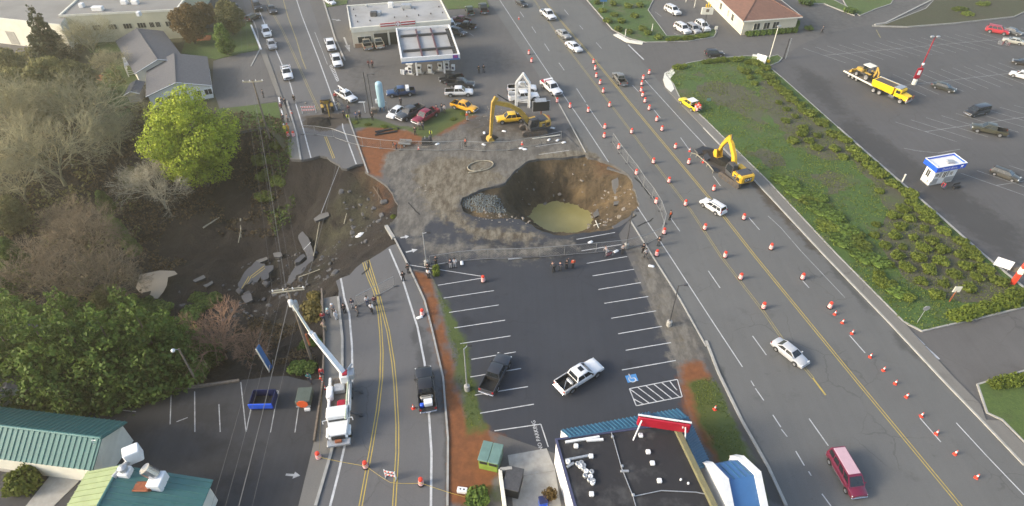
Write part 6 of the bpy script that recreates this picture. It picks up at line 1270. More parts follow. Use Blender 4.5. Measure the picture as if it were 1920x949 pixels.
ex2=excavator(P(1377,338),yw,R(-10),"bright yellow excavator digging the trench at the highway kerb, black logo panel on its back",M['cat'],[(.7,1.8),(1.5,3.6),(2.7,5.0),(3.6,5.5)],[(3.2,6.0),(3.7,5.4),(4.6,3.9),(5.0,2.6)],[(0,.2),(.6,-.1),(.8,-.8),(.3,-1.3),(-.35,-1.1)],1.06)
M['duskyel']=mat("dump_box_inside",(.09,.075,.06),.9,.3,2)
a,b=P(1645,168),P(1692,188);d=b-a;e=empty('dump_truck',P(1668,182),math.atan2(d.y,d.x),"bright yellow dump truck hitched to the trailer on the store car park",'truck');V=Vector
MB().cbox(-3.6,3.3,-.45,.45,.7,1.0,.05).bd('chassis',M['dsteel'],e);bx=MB();bx.loft([[(-3.9,-1.1,1.25),(.6,-1.1,1.1),(.6,1.1,1.1),(-3.9,1.1,1.25)],[(-4.0,-1.22,2.5),(.7,-1.22,2.5),(.7,1.22,2.5),(-4.0,1.22,2.5)]]);dbx=bx.bd('dump_box',M['yel'],e)
MB().loft([[(-3.75,-1.05,2.52),(.5,-1.05,2.52),(.5,1.05,2.52),(-3.75,1.05,2.52)],[(-3.7,-1.02,2.53),(.45,-1.02,2.53),(.45,1.02,2.53),(-3.7,1.02,2.53)]]).bd('box_inside',M['duskyel'],dbx)
for x in (-3,-1.6,-.2): [MB().box(x-.06,x+.06,s*1.2-.03,s*1.2+.05,1.2,2.5).bd('rib',M['yel'],dbx) for s in (-1,1)]
for s in (-1,1): MB().cbox(-4.0,.7,s*1.24-.08,s*1.24+.08,2.45,2.62,.03).bd('top_rail',M['steel' if s>0 else 'yel'],dbx)
MB().box(.62,1.9,-1.1,1.1,2.62,2.74).bd('cab_shield',M['steel'],dbx)
MB().cbox(.9,2.25,-1.05,1.05,1.0,2.55,.12).bd('cab',M['yel'],e);MB().loft([[(2.2,-.95,.85),(3.7,-.85,.85),(3.7,.85,.85),(2.2,.95,.85)],[(2.2,-1.0,1.75),(3.75,-.75,1.6),(3.75,.75,1.6),(2.2,1.0,1.75)]]).bd('hood',M['yel'],e)
pane(e,[V((2.26,-.9,1.8)),V((2.26,.9,1.8)),V((2.2,.9,2.45)),V((2.2,-.9,2.45))],'windshield');[pane(e,[V((1.2 if s<0 else 2.1,s*1.06,1.75)),V((2.1 if s<0 else 1.2,s*1.06,1.75)),V((2.1 if s<0 else 1.2,s*1.06,2.35)),V((1.2 if s<0 else 2.1,s*1.06,2.35))],'side_window') for s in (-1,1)]
MB().cbox(3.7,3.95,-1.1,1.1,.55,.95,.05).bd('front_bumper',M['steel'],e);MB().box(3.74,3.78,-.5,.5,.95,1.5).bd('grille',M['black'],e);MB().cbox(3.9,4.0,-1.3,1.3,1.1,1.2,.03).bd('plough_frame',M['rust'],e);[MB().box(3.85,3.95,s-.05,s+.05,.5,1.8).bd('plough_post',M['rust'],e) for s in (-.9,.9)]
for x in (-3.1,-1.8,2.7): [add_wheel(e,x,s*1.0,.52,.4) for s in (-1,1)]
for s in (-1,1): MB().cbox(.1,1.3,s*.95-.2,s*.95+.2,.5,1.0,.05).bd('fuel_tank',M['chrome'],e);MB().cbox(3.6,3.78,s*.75-.15,s*.75+.15,1.0,1.2,.03).bd('headlight',M['lamp'],e)
a,b=P(1588,137),P(1643,165);d=b-a;e=empty('equipment_trailer',(P(1590,138)+P(1640,166))/2,math.atan2(d.y,d.x),"flat equipment trailer with pale side rails carrying the backhoe loader",'trailer')
Lt=d.length/2
MB().box(-Lt,Lt,-1.2,1.2,.75,.9).bd('deck',M['wood'],e);[MB().cbox(-Lt,Lt,s*1.25-.08,s*1.25+.08,.7,.98,.03).bd('side_rail',M['creamp'],e) for s in (-1,1)];MB().path([(Lt,-.9,.8),(Lt+1.6,0,.8),(Lt,.9,.8)],.09).bd('drawbar',M['rust'],e);MB().box(Lt-.15,Lt,-1.2,1.2,.9,1.8).bd('headboard',M['rust'],e)
for x in (-2.4,-1.4,-.4): [add_wheel(e,x,s*1.05,.42,.3) for s in (-1,1)]
def backhoe(base,yaw,z,label,ym,s_=1.0):
 e=empty('backhoe_loader',base,yaw,label,'backhoe');e.location.z=z;e.scale=(s_,)*3;V=Vector
 for x,r_,w_ in ((-1.2,.72,.5),(1.25,.52,.38)): [add_wheel(e,x,s*.95,r_,w_) for s in (-1,1)]
 MB().cbox(-1.9,2.0,-.45,.45,.6,1.0,.06).bd('chassis',M['dsteel'],e);MB().loft([[(.3,-.48,1.0),(2.1,-.42,1.0),(2.1,.42,1.0),(.3,.48,1.0)],[(.3,-.48,1.75),(2.1,-.40,1.55),(2.1,.40,1.55),(.3,.48,1.75)]]).bd('engine_hood',ym,e)
 for x in (-1.1,.35): [MB().box(x-.05,x+.05,s*.72-.05,s*.72+.05,1.0,2.7).bd('cab_post',M['dsteel'],e) for s in (-1,1)]
 MB().cbox(-1.35,.6,-.95,.95,2.7,2.85,.06).bd('cab_roof',M['creamp'] if z>.5 else M['dsteel'],e);MB().cbox(-1.0,-.5,-.3,.3,1.0,1.5,.08).bd('seat',M['black'],e);[MB().cbox(-2.0,-.5,s*.95-.28,s*.95+.28,1.45,1.6,.06).bd('fender',ym,e) for s in (-1,1)]
 pane(e,[V((.4,-.68,1.75)),V((.4,.68,1.75)),V((.4,.68,2.65)),V((.4,-.68,2.65))],'windshield','glassl')
 for s in (-1,1): MB().path([(.5,s*.62,1.3),(2.0,s*.62,1.2),(2.7,s*.62,.55)],.09,5).bd('loader_arm',ym,e)
 MB().loft([[(2.5,-1.1,.25),(3.2,-1.1,.2),(2.6,-1.1,1.0)],[(2.5,1.1,.25),(3.2,1.1,.2),(2.6,1.1,1.0)]]).bd('loader_bucket',ym,e)
 bm=boom_seg([(-2.0,.9),(-2.3,2.0),(-2.2,3.0)] if z>.5 else [(-2.0,1.0),(-2.9,2.4),(-3.8,2.8)],.12,.2,.14,e,'boom',ym);boom_seg([(-2.1,3.1),(-2.9,2.2),(-3.0,1.3)] if z>.5 else [(-3.6,3.0),(-4.3,1.6),(-4.4,.6)],.1,.16,.1,e,'stick',ym)
 x0,z0=(-3.0,1.2) if z>.5 else (-4.4,.5);MB().loft([[(x0-.2,-.3,z0+.1),(x0+.3,-.3,z0),(x0+.4,-.3,z0-.5),(x0-.1,-.3,z0-.6)],[(x0-.2,.3,z0+.1),(x0+.3,.3,z0),(x0+.4,.3,z0-.5),(x0-.1,.3,z0-.6)]]).bd('bucket',M['track'],e)
 [MB().tube((-1.8,s*.5,.7),(-2.0,s*1.1,.12),.07,n=5).bd('stabiliser',M['dsteel'],e) for s in (-1,1)]
 return e
dd=math.atan2(d.y,d.x);backhoe((P(1620,145,.9)+Vc((0,0,0))),dd+math.pi,.9,"yellow backhoe loader with canopy riding on the flat trailer",M['catdark'])
a,b=P(612,190),P(622,226);d=b-a;backhoe(P(614,205),math.atan2(d.y,d.x)+math.pi,0,"dull yellow backhoe digging at the cut in the upper road",M['catdark'],.95)
ax,bx_=P(641,832),P(645,720);d=ax-bx_;ya=math.atan2(d.y,d.x);cb=(P(641,836)+P(640,716))/2;e=empty('boom_truck',(cb.x,cb.y,0),ya,"large white utility truck with long boom reaching to the pole, parked on the lower road",'truck');Lh=d.length/2
MB().cbox(-Lh,Lh-.5,-.5,.5,.75,1.1,.06).bd('chassis',M['dsteel'],e);MB().cbox(.95,2.35,-1.12,1.12,1.0,2.65,.14).bd('cab',M['white'],e);MB().loft([[(2.3,-1.0,.9),(3.95,-.95,.9),(3.95,.95,.9),(2.3,1.0,.9)],[(2.3,-1.08,1.85),(3.95,-.82,1.65),(3.95,.82,1.65),(2.3,1.08,1.85)]]).bd('hood',M['white'],e)
pane(e,[V((2.40,-.95,1.85)),V((2.40,.95,1.85)),V((2.26,.92,2.5)),V((2.26,-.92,2.5))],'windshield');[pane(e,[V((1.2 if s<0 else 2.1,s*1.13,1.8)),V((2.1 if s<0 else 1.2,s*1.13,1.8)),V((2.1 if s<0 else 1.2,s*1.13,2.45)),V((1.2 if s<0 else 2.1,s*1.13,2.45))],'side_window') for s in (-1,1)]
MB().cbox(3.95,4.7,-1.2,1.2,.6,.95,.06).bd('front_bumper',M['steel'],e);MB().cbox(3.96,4.1,-.7,.7,.95,1.5,.04).bd('grille',M['black'],e);MB().cbox(4.2,4.5,-.35,.35,.95,1.25,.06).bd('winch',M['rust'],e);[MB().cbox(3.9,4.05,s*.85-.15,s*.85+.15,1.1,1.35,.03).bd('headlight',M['lamp'],e) for s in (-1,1)]
for s in (-1,1): MB().cbox(2.6,3.8,s*1.12-.16,s*1.12+.16,1.0,1.35,.1).bd('fender',M['white'],e);MB().path([(2.2,s*1.12,2.0),(2.35,s*1.55,2.1),(2.35,s*1.55,1.6)],.05).bd('mirror',M['white'],e)
MB().box(-Lh,.9,-1.2,1.2,1.1,1.2).bd('deck',M['wood'],e)
for s in (-1,1): MB().cbox(-Lh+.2,.8,s*1.1-.14,s*1.1+.14,1.15,1.65,.05).bd('side_box',M['white'],e)
MB().cbox(-2.3,-.7,-1.35,-.65,1.2,2.1,.15).bd('tool_pod',M['white'],e);MB().cbox(-.5,.7,-.2,.75,1.2,1.7,.15).bd('red_load',M['redp'],e);MB().cbox(-2.6,-1.6,-.6,.6,1.2,1.9,.1).bd('turret_base',M['steel'],e);MB().cbox(.75,.95,-1.15,1.15,1.2,2.3,.05).bd('headache_rack',M['white'],e)
MB().path([(-3.2,1.0,2.0),(2.9,.95,2.75)],.09,6).bd('stowed_pipe',mat("pale_green_pole",(.50,.55,.40),.5,.1,2),e);MB().path([(-3.0,1.25,1.9),(2.2,1.2,2.3)],.06,6).bd('stowed_pipe',M['steel'],e)
for x in (-3.0,-1.8,3.1): [add_wheel(e,x,s*1.02,.52,.4) for s in (-1,1)]
for x in (-2.2,.9): MB().path([(x,1.1,.9),(x-.1,2.1,.15)],.08).bd('outrigger',M['dsteel'],e);MB().box(x-.3,x+.1,1.95,2.35,.02,.14).bd('outrigger_pad',M['dsteel'],e)
iw=Matrix.LocRotScale(e.location,e.rotation_euler,None).inverted()
tb=P(645,702,2.8);tl=iw@tb;mid=iw@P(581,622,7.3);tip=iw@P(549,572,10.2)
MB().cbox(tl.x-.55,tl.x+.55,tl.y-.5,tl.y+.5,1.8,3.0,.12).bd('turret',M['white'],e);MB().cbox(tl.x-.75,tl.x+.3,tl.y+.45,tl.y+1.1,2.0,2.9,.08).bd('operator_seat',M['steel'],e);MB().cbox(tl.x-.3,tl.x+.4,tl.y-.2,tl.y+.4,3.0,3.3,.08).bd('turret_top',M['redp'],e);MB().tube((tl.x-.2,tl.y+.2,2.9),(tl.x-1.0,tl.y+.9,3.2),.14,n=8).bd('winch_drum',M['steel'],e)
def beam(p0,p1,w0,w1,name,m,par):
 d_=(p1-p0).normalized();s_=d_.cross(Vc((0,0,1))).normalized();u_=s_.cross(d_)
 return MB().loft([[p+s_*a_*w_+u_*b_*w_ for a_,b_ in ((-1,-1),(1,-1),(1,1),(-1,1))] for p,w_ in ((p0,w0),(p1,w1))]).bd(name,m,par)
beam(tl+Vc((0,0,.2)),mid,.27,.2,'lower_boom',M['white'],e);beam(mid,tip,.13,.1,'upper_boom',M['creamp'],e);beam(mid+Vc((.3,.4,0)),mid+(tip-mid)*-.25+Vc((.3,.4,0)),.16,.12,'boom_head',M['white'],e);dg_=mid+Vc((0,-.5,-.3));MB().path([dg_,dg_+Vc((-.2,0,-2.0))],.12,6).bd('auger',M['rust'],e)
M['hiv']=mat("hi_vis_yellow",(.62,.72,.04),.6,.1,6);M['hio']=mat("hi_vis_orange",(.85,.13,.03),.6,.1,6)
def make_barrel():
 e=empty('traffic_barrel');MB().lathe([(.40,0),(.40,.1),(.33,.14)],14).bd('rubber_base',M['rubber'],e)
 MB().lathe([(.30,.12),(.31,.2),(.30,.36),(.285,.38),(.28,.62),(.262,.64),(.255,.88),(.235,.9),(.225,1.08),(.1,1.12)],14).bd('drum',M['orange'],e,40)
 for z0,r0 in ((.22,.312),(.46,.29),(.70,.266)): MB().lathe([(r0+.004,z0),(r0,z0+.13)],14).bd('reflective_band',M['band'],e)
 MB().path([(-.12,0,1.1),(-.1,0,1.2),(.1,0,1.2),(.12,0,1.1)],.025).bd('handle',M['orange'],e);return e
def make_cone(h=.75):
 e=empty('traffic_cone');MB().cbox(-.2,.2,-.2,.2,0,.05,.03).bd('base',M['orange'],e);MB().lathe([(.15,.05),(.03,h),(.001,h+.01)],12).bd('cone_body',M['orange'],e,40);MB().lathe([(.103,.35),(.062,.58)],12).bd('reflective_band',M['band'],e);return e
BAR,CON=make_barrel(),make_cone()
def put(proto,px,label,group,s_=1.0,z=0):
 e=copy_tree(proto);p=P(px[0],px[1],z);e.location=(p.x,p.y,z);e.rotation_euler=(ru(-.02,.02),ru(-.02,.02),ru(0,6));e.scale=(s_,)*3;return tag(e,label,{'traffic_barrel': 'barrel','traffic_cone': 'cone'}[proto.name.split('.')[0]],group)
rowA=[(1431,578),(1388,523),(1359,482),(1321,430),(1285,385),(1254,342),(1225,306),(1184,250),(1143,200),(1131,174),(1125,158),(1118,145),(1116,131),(1113,119)]
for i,q in enumerate(rowA): put(BAR,q,f"striped orange barrel, {ORD[i]} from the near end of the line along the left yellow stripe",'barrels on the highway',.92)
rowB=[(1555,577),(1504,523),(1445,467),(1394,411),(1338,357),(1291,307),(1266,278),(1241,245),(1231,227),(1217,206),(1209,192),(1205,181),(1202,172),(1203,160),(1206,149),(1217,139)]
for i,q in enumerate(rowB): put(BAR,q,f"striped orange barrel, {ORD[i]} from the near end of the line in the right-hand lanes",'barrels on the highway',.92)
rowC=[(1231,479),(1245,438),(1230,381),(1193,327),(1160,279),(1133,258),(1134,241),(1103,210),(1069,202),(1045,192),(997,117),(992,102)]
for i,q in enumerate(rowC): put(BAR,q,f"striped orange barrel, {ORD[i]} from the near end of the curved line round the sinkhole",'barrels on the highway',.92)
for q,lab in (((598,859),"barrel at the left end of the caution tape across the lower road"),((686,876),"barrel on the left yellow lines of the lower road, holding the tape"),((790,908),"barrel at the right white line of the lower road, holding the tape"),((792,591),"barrel on the right shoulder of the lower road below the onlookers"),((906,528),"lone barrel at the tip of the slanted stall line in the dark lot"),((541,257),"left barrel of the two at the broken end of the upper sidewalk"),((551,256),"right barrel of the two at the broken end of the upper sidewalk")): put(BAR,q,lab,'barrels closing the broken road',.95)
cones=[(1830,896),(1790,852),(1755,814),(1727,781),(1699,745),(1678,720),(1656,695),(1631,670),(1597,626),(1579,606),(1565,590)]
for i,q in enumerate(cones): put(CON,q,f"orange traffic cone, {ORD[i]} from the near end of the line in the right highway lanes",'cones on the highway',1.0)
for q,lab in (((775,766),"orange cone beside the loaded black pickup on the lower road"),((602,709),"topmost of three cones between the bucket truck and the timber edge"),((606,720),"middle one of three cones beside the boom truck"),((611,731),"lowest of three cones beside the boom truck"),((1340,768),"lone faded cone lying on the grass beside the black-roofed building"),((973,36),"small cone on the highway's left lane near the top"),((979,271),"small cone among the pipes and sandbags north of the sinkhole"),((547,213),"small cone on the upper road left of the striped barricade"),((1318,305),"slim cone at the left edge of the trench"),((1293,284),"slim cone at the far tip of the trench"),((785,281),"slim marker cone at the fence on the red soil")): put(CON,q,lab,None)
for k_,(dx,dy,z) in enumerate(((-2.2,.4,1.3),(-2.6,-.3,1.2),(-1.9,-.5,1.25),(-2.75,.5,1.1))):
 e=copy_tree(BAR);e.location=Matrix.LocRotScale(ORL.location,ORL.rotation_euler,None)@Vc((dx,dy,z-.5));e.scale=(.85,)*3;tag(e,f"orange barrel loaded on the yellow pickup, {ORD[k_]} counting from the cab backwards",'barrel','barrels loaded on the yellow pickup')
for pr in (BAR,CON):
 for o in list(pr.children_recursive)+[pr]: bpy.data.objects.remove(o)
def post_thing(name,px,label,cat,h,r,m,z=0,group=None,tilt=None):
 e=empty(name,P(*px,z),0,label,cat,group);MB().tube((0,0,-.2),(0,0,h),r,r*.75,8).bd('post',M[m],e,40);return e
def top_dir(px_base,px_top,h):
 return P(*px_top,h)-P(*px_base)
for (u,v),h,arm,lab,m in (((1254,610),7.0,(.7,.1),"black street lamp on a concrete base at the right edge of the dark lot",'dsteel'),((1174,465),6.6,(.6,.2),"black street lamp beside the near right rim of the sinkhole",'dsteel'),((800,497),5.8,(.6,.1),"thin grey street lamp beside the painted arrow near the broken road",'steel'),((876,731),7.2,(0.4,.5),"thin grey street lamp on a white base at the grass left of the parked pickup",'steel'),((700,208),7.6,(.9,.1),"lamp post with rectangular head beside the light blue tank",'dsteel')):
 e=post_thing('street_lamp',(u,v),lab,'street lamp',h,.09,m);MB().lathe([(.34,-.1),(.34,.75),(.28,.8),(.08,.82)],12).bd('concrete_base',M['conc'],e,40);MB().tube((0,0,h-.1),(arm[0],arm[1],h+.05),.05,n=6).bd('arm',M[m],e);MB().cbox(arm[0]-.1,arm[0]+.45,arm[1]-.16,arm[1]+.16,h-.05,h+.13,.05).bd('lamp_head',M['dsteel' if m=='dsteel' else 'black'],e)
e=post_thing('street_lamp',(372,722),"leaning wooden lamp post with white globe beside the dense dark trees",'street lamp',6.4,.13,'wood');MB().path([(0,0,6.3),(-.5,-.2,6.5)],.04).bd('arm',M['steel'],e);MB().lathe([(.05,.15),(.22,0),(.2,-.2),(.05,-.3)],10,(-.55,-.2,6.45)).bd('lamp_head',M['lamp'],e,60)
e=post_thing('street_lamp',(1713,158),"tall red lamp post with red and white banner on the store car park",'street lamp',10,.12,'redp');MB().lathe([(.45,0),(.45,1.0),(.4,1.05),(.1,1.1)],12).bd('yellow_base',M['creamp'],e,40);MB().cbox(-.6,.6,-.1,.1,1.3,3.6,.06).bd('banner',M['redp'],e);MB().box(-.3,.3,-.13,-.1,2.1,3.1).bd('banner_print',M['text'],e);MB().lathe([(.02,.35),(.28,.2),(.3,0),(.2,-.25),(.02,-.3)],10,(.1,0,4.4)).bd('globe',M['lamp'],e,60);[MB().cbox(s*.6-.35,s*.6+.35,-.25,.25,10,10.3,.08).bd('lamp_head',M['steel'],e) for s in (-1,1)];MB().tube((-.6,0,10),(.6,0,10),.05,n=6).bd('arm',M['redp'],e)
e=post_thing('street_lamp',(1440,118),"pale yellow lamp post at the tip of the planted bed by the cross street",'street lamp',8.2,.11,'creamp');MB().lathe([(.35,0),(.35,.7),(.1,.75)],12).bd('yellow_base',M['yel'],e);MB().cbox(-.3,.6,-.2,.2,8.1,8.35,.08).bd('lamp_head',M['steel'],e)
e=empty('sign_post',P(1469,110),0,"pair of plain grey posts standing at the end of the cross street",'post');[MB().box(s-.1,s+.1,-.1,.1,0,4.6).bd('post',M['steel' if s>0 else 'dsteel'],e) for s in (0,.45)]
a,b=P(967,199),P(993,201);d=b-a;e=empty('house_sign',(a+b)/2,math.atan2(d.y,d.x),"white house-shaped open sign frame standing behind the excavator",'sign');hw_=d.length/2;hs,ha=5.0,7.0
def fr(x0,z0,x1,z1,r_=.12,nm='frame_bar',y=0,m='white'): return MB().tube((x0,y,z0),(x1,y,z1),r_,n=4).bd(nm,M[m],e)
for y in (-.25,.25):
 for s in (-1,1): fr(s*hw_,0,s*hw_,hs,.17,y=y);fr(s*hw_,hs,0,ha,.17,y=y);fr(s*hw_*.78,.0,s*hw_*.78,hs-.1,.07,y=y);fr(s*hw_*.78,hs-.1,0,ha-.5,.06,y=y)
 for z in (1.1,1.5,4.0,4.5): fr(-hw_,z,hw_,z,.06,y=y)
fr(0,4.4,0,ha-.5,.06);fr(-hw_*.6,hs-.3,hw_*.6,hs+.9,.04,m='steel');MB().cbox(-hw_*.35,hw_*.3,-.12,.12,hs-.9,hs+.1,.05).bd('lit_box',M['steel'],e)
a=P(1014,226);e=empty('message_board',a,R(8),"dark electronic message board on an orange trailer behind the excavator",'sign');MB().cbox(-1.6,1.6,-.08,.08,2.0,4.0,.06).bd('display',M['black'],e);MB().box(-1.68,1.68,-.05,.12,1.95,4.06).bd('display_frame',M['steel'],e);MB().box(-.1,.1,-.05,.15,.5,2.0).bd('mast',M['rust'],e);MB().cbox(-1.5,1.7,-.7,.7,.4,.7,.06).bd('trailer_bed',M['rust'],e);MB().loft([[(-1.2,-.5,4.1),(.9,-.5,4.1),(.9,.5,4.35),(-1.2,.5,4.35)],[(-1.2,-.5,4.16),(.9,-.5,4.16),(.9,.5,4.41),(-1.2,.5,4.41)]]).bd('solar_panel',M['steel'],e);[add_wheel(e,.2,s*.85,.33,.22) for s in (-1,1)]
e=empty('upright_tank',P(717,207),0,"tall upright light blue tank with domed top among the station's cars",'tank');MB().lathe([(.3,.75),(.62,.9),(.68,1.1),(.68,5.4),(.62,5.75),(.4,5.95),(.02,6.02)],20).bd('shell',mat("light_blue_tank",(.34,.52,.58),.45,.08,.8),e,50)
for i in range(4): MB().box(-.07+.5*math.cos(i*1.57+.78),.07+.5*math.cos(i*1.57+.78),-.07+.5*math.sin(i*1.57+.78),.07+.5*math.sin(i*1.57+.78),0,1.0).bd('leg',mat("tank_leg_blue",(.05,.12,.22),.6),e)
MB().cbox(-1.1,-.68,-.2,.2,1.6,2.4,.05).bd('gauge_box',M['white'],e);MB().path([(.66,0,2),(1.0,0,1.8),(1.0,0,.2)],.05).bd('pipe',M['steel'],e)
e=empty('meter_cabinet',P(703,212),0,"small dark cabinet between the lamp post and the light blue tank",'cabinet');MB().cbox(-.5,.5,-.4,.4,0,1.0,.05).bd('cabinet_body',M['wood'],e);MB().box(-.35,.35,-.43,-.4,.2,.85).bd('door',M['dsteel'],e)
def pole(top_px,h,name_label,arm_dir,zb=None,arms=1,gear=False):
 t_=P(*top_px,h);zb=float(RAV.at(t_.x,t_.y)[0]) if zb is None and inside(np.array([t_.x]),np.array([t_.y]),RIM_A)[0] else (zb or 0)
 e=empty('utility_pole',(t_.x,t_.y,zb),0,name_label,'utility pole','utility poles');H_=h-zb;MB().tube((0,0,-.3),(0,0,H_+.2),.19,.13,8).bd('pole',M['wood'],e,40)
 ad=Vc((*arm_dir,0)).normalized();sd_=Vc((-ad.y,ad.x,0));pts=[]
 for z in [H_-.1-.9*i for i in range(arms)]:
  for o_ in (-.16,.16): MB().loft([[ad*s*1.7+sd_*(o_+w_)+Vc((0,0,z+q)) for w_,q in ((-.05,-.06),(.05,-.06),(.05,.06),(-.05,.06))] for s in (-1,1)]).bd('crossarm',M['pale_bark'],e)
  for s in (-1.6,-.5,.5,1.6): MB().lathe([(.05,0),(.09,.08),(.05,.16),(.08,.22),(.02,.3)],8,tuple(ad*s+Vc((0,0,z+.06)))).bd('insulator',M['white'],e);pts.append(e.location+ad*s+Vc((0,0,z+.3)))
 if gear:
  for i,(x,y,z) in enumerate(((.05,-.45,H_-1.6),(.42,-.25,H_-1.9))): MB().lathe([(.05,-.5),(.27,-.42),(.27,.3),(.2,.42),(.05,.5)],12,(x,y,z)).bd('transformer',M['steel'] if i else M['white'],e,50)
  for z in (H_-2.5,H_-2.9): MB().cbox(-.1,.5,-.35,.2,z-.15,z+.12,.05).bd('bracket',M['steel'],e)
 return e,pts
p1,w1=pole((540,543),11.5,"nearest utility pole with transformers and double crossarm beside the broken road",(1,.18),None,1,True)
p2,w2=pole((474,152),11.0,"utility pole standing on the driveway below the upper road",(1,.1),0,1)
p3,w3=pole((455,-60),11.0,"utility pole at the top edge beyond the driveway",(1,.1),0,1)
near=[Vc((-21.5+i*1.1,-8,11.5)) for i in range(4)]
M['wire']=mat("weathered_cable",(.13,.125,.115),.6,.2,2)
def wire(a,b,sag,label,r=.011):
 a,b=Vc(a),Vc(b);pts=[a.lerp(b,i/14)-Vc((0,0,sag*4*(i/14)*(1-i/14))) for i in range(15)];o=MB(a).path(pts,r,4).bd('power_line',M['wire']);o.location=a;return tag(o,label,'cable','overhead power lines')
for i in range(4): wire(w1[i],w2[i],1.1,f"overhead wire from the transformer pole up to the driveway pole, {ORD[i]} from the left");wire(w2[i],w3[i],.8,f"overhead wire beyond the driveway pole at the top, {ORD[i]} from the left");wire(w1[i],near[i],1.0,f"overhead wire from the transformer pole towards the viewer, {ORD[i]} from the left")
wire(w1[1]-Vc((0,0,2.4)),w2[1]-Vc((0,0,2.4)),1.3,"lowest overhead cable between the transformer pole and the driveway pole",.035);wire(w1[1]-Vc((0,0,2.4)),near[1]-Vc((0,0,2.4)),1.2,"lowest overhead cable from the transformer pole towards the viewer",.035)
wire(w1[3]-Vc((0,0,.6)),P(632,300,.6),.5,"loose cable hanging from the transformer pole across the ravine",.025)
e=post_thing('utility_pole',(694,214),"bare black pole without arms beside the lamp post at the station",'utility pole',8.6,.12,'dsteel')
e=empty('sign_post',P(685,211),R(5),"white T-shaped post left of the black pole at the station",'post');MB().box(-.06,.06,-.06,.06,0,2.2).bd('post',M['white'],e);MB().box(-1.0,.3,-.05,.05,2.15,2.3).bd('crossbar',M['white'],e)
M['mesh']=mat("fence_wire",(.27,.27,.26),.5,.1,3,metal=.3)
def fence(px,label,h=1.85):
 pts=PL(px);e=empty('chain_link_fence',pts[0],0,label,'fence','temporary fences round the holes');o_=pts[0]
 for i,p in enumerate(pts):
  q=p-o_;MB().tube(q,q+Vc((0,0,h)),.035,n=6).bd('post',M['mesh'],e);MB().box(q.x-.35,q.x+.35,q.y-.12,q.y+.12,0,.08).bd('foot',M['dsteel'],e)
 for a,b in zip(pts[:-1],pts[1:]):
  a,b=a-o_,b-o_;up=Vc((0,0,1))
  MB().tube(a+up*h,b+up*h,.045,n=5).bd('top_rail',M['mesh'],e);MB().tube(a+up*.12,b+up*.12,.035,n=5).bd('bottom_rail',M['mesh'],e)
  mb=MB();L_=(b-a).length;n_=int(L_/.42);hh=h-.14
  for k_ in range(-int(hh/.42),n_+1):
   for sg in (0,1):
    s0,s1=k_*.42,k_*.42+hh;z0,z1=.12,h
    if s0<0: z0+=-s0;s0=0
    if s1>L_: z1-=s1-L_;s1=L_
    if s1-s0<.05: continue
    if sg: q0,q1=L_-s0,L_-s1
    else: q0,q1=s0,s1
    mb.tube(a.lerp(b,q0/L_)+up*z0,a.lerp(b,q1/L_)+up*z1,.0035,n=3,cap=False)
  mb.bd('wire_mesh',M['mesh'],e)
 return e
fence([(568,252),(592,253),(626,258),(653,268),(681,275),(715,279),(752,282),(787,282),(827,283),(866,281),(908,284),(956,282),(1013,272),(1052,263)],"long chain-link fence on the north side, from the upper road to the parked excavator")
fence([(1148,267),(1162,288),(1176,307),(1192,327),(1206,349),(1223,371),(1238,396),(1246,420),(1238,445),(1210,458),(1173,468),(1117,474),(1058,479),(1012,483),(960,485),(915,486),(864,490),(839,494),(807,499)],"long chain-link fence curving round the sinkhole along the highway and across the dark lot")
fence([(671,574),(690,564),(709,554),(741,537)],"short chain-link fence across the broken end of the lower road")
def tape(p0,p1,z0,z1,label):
 a,b=P(*p0,z0),P(*p1,z1);pts=[a.lerp(b,i/8)-Vc((0,0,.5*(i/8)*(1-i/8))) for i in range(9)];o=MB(a).loft([[p+Vc((0,0,.04)),p-Vc((0,0,.04)),p+Vc((0,.01,-.04)),p+Vc((0,.01,.04))] for p in pts]).bd('caution_tape',M['yline']);o.location=a;return tag(o,label,'tape','caution tapes on the lower road')
tape((598,857),(686,874),.9,.9,"caution tape between the left and middle barrels of the lower road");tape((686,874),(732,905),.9,.8,"caution tape between the middle barrel and the striped sign of the lower road");tape((732,905),(790,906),.8,.9,"caution tape between the striped sign and the right barrel");tape((790,906),(872,932),.9,.1,"caution tape running from the right barrel down to the red soil verge");tape((598,857),(603,730),.9,.7,"caution tape running from the left barrel up past the boom truck")
M['stripe']=None
def barricade(px,rz,label,w_=1.5):
 e=empty('barricade',P(*px),rz,label,'barricade');[MB().box(s*w_/2-.04,s*w_/2+.04,-.25,.25,0,.08).bd('foot',M['steel'],e) for s in (-1,1)];[MB().box(s*w_/2-.04,s*w_/2+.04,-.04,.04,.08,1.5).bd('post',M['white'],e) for s in (-1,1)]
 for z in (.55,1.15):
  b_=MB().box(-w_/2,w_/2,-.07,-.04,z,z+.32).bd('board',M['sign'],e);n_=int(w_/.3)
  for i in range(n_): x=-w_/2+i*w_/n_;MB().add([(x,-.074,z),(x+.15,-.074,z),(x+.27,-.074,z+.32),(x+.12,-.074,z+.32)],[[0,1,2,3]]).bd('stripe',M['orange'],b_)
 return e
barricade((733,897),R(-12),"small striped barricade between the two yellow double lines of the lower road",1.1);barricade((580,212),R(6),"white and orange striped barricade across the upper road above the cut",2.6)
e=post_thing('traffic_sign',(1719,606),"round pale sign back on a thin pole at the bottom of the planted bed",'sign',2.6,.04,'steel');a_=RO(R(90),4,'X');MB().loft([[Vc((.42*math.cos(R(22.5+45*i)),y,2.75+.42*math.sin(R(22.5+45*i)))) for i in range(8)] for y in (-.03,-.06)]).bd('sign_panel',M['steel'],e)
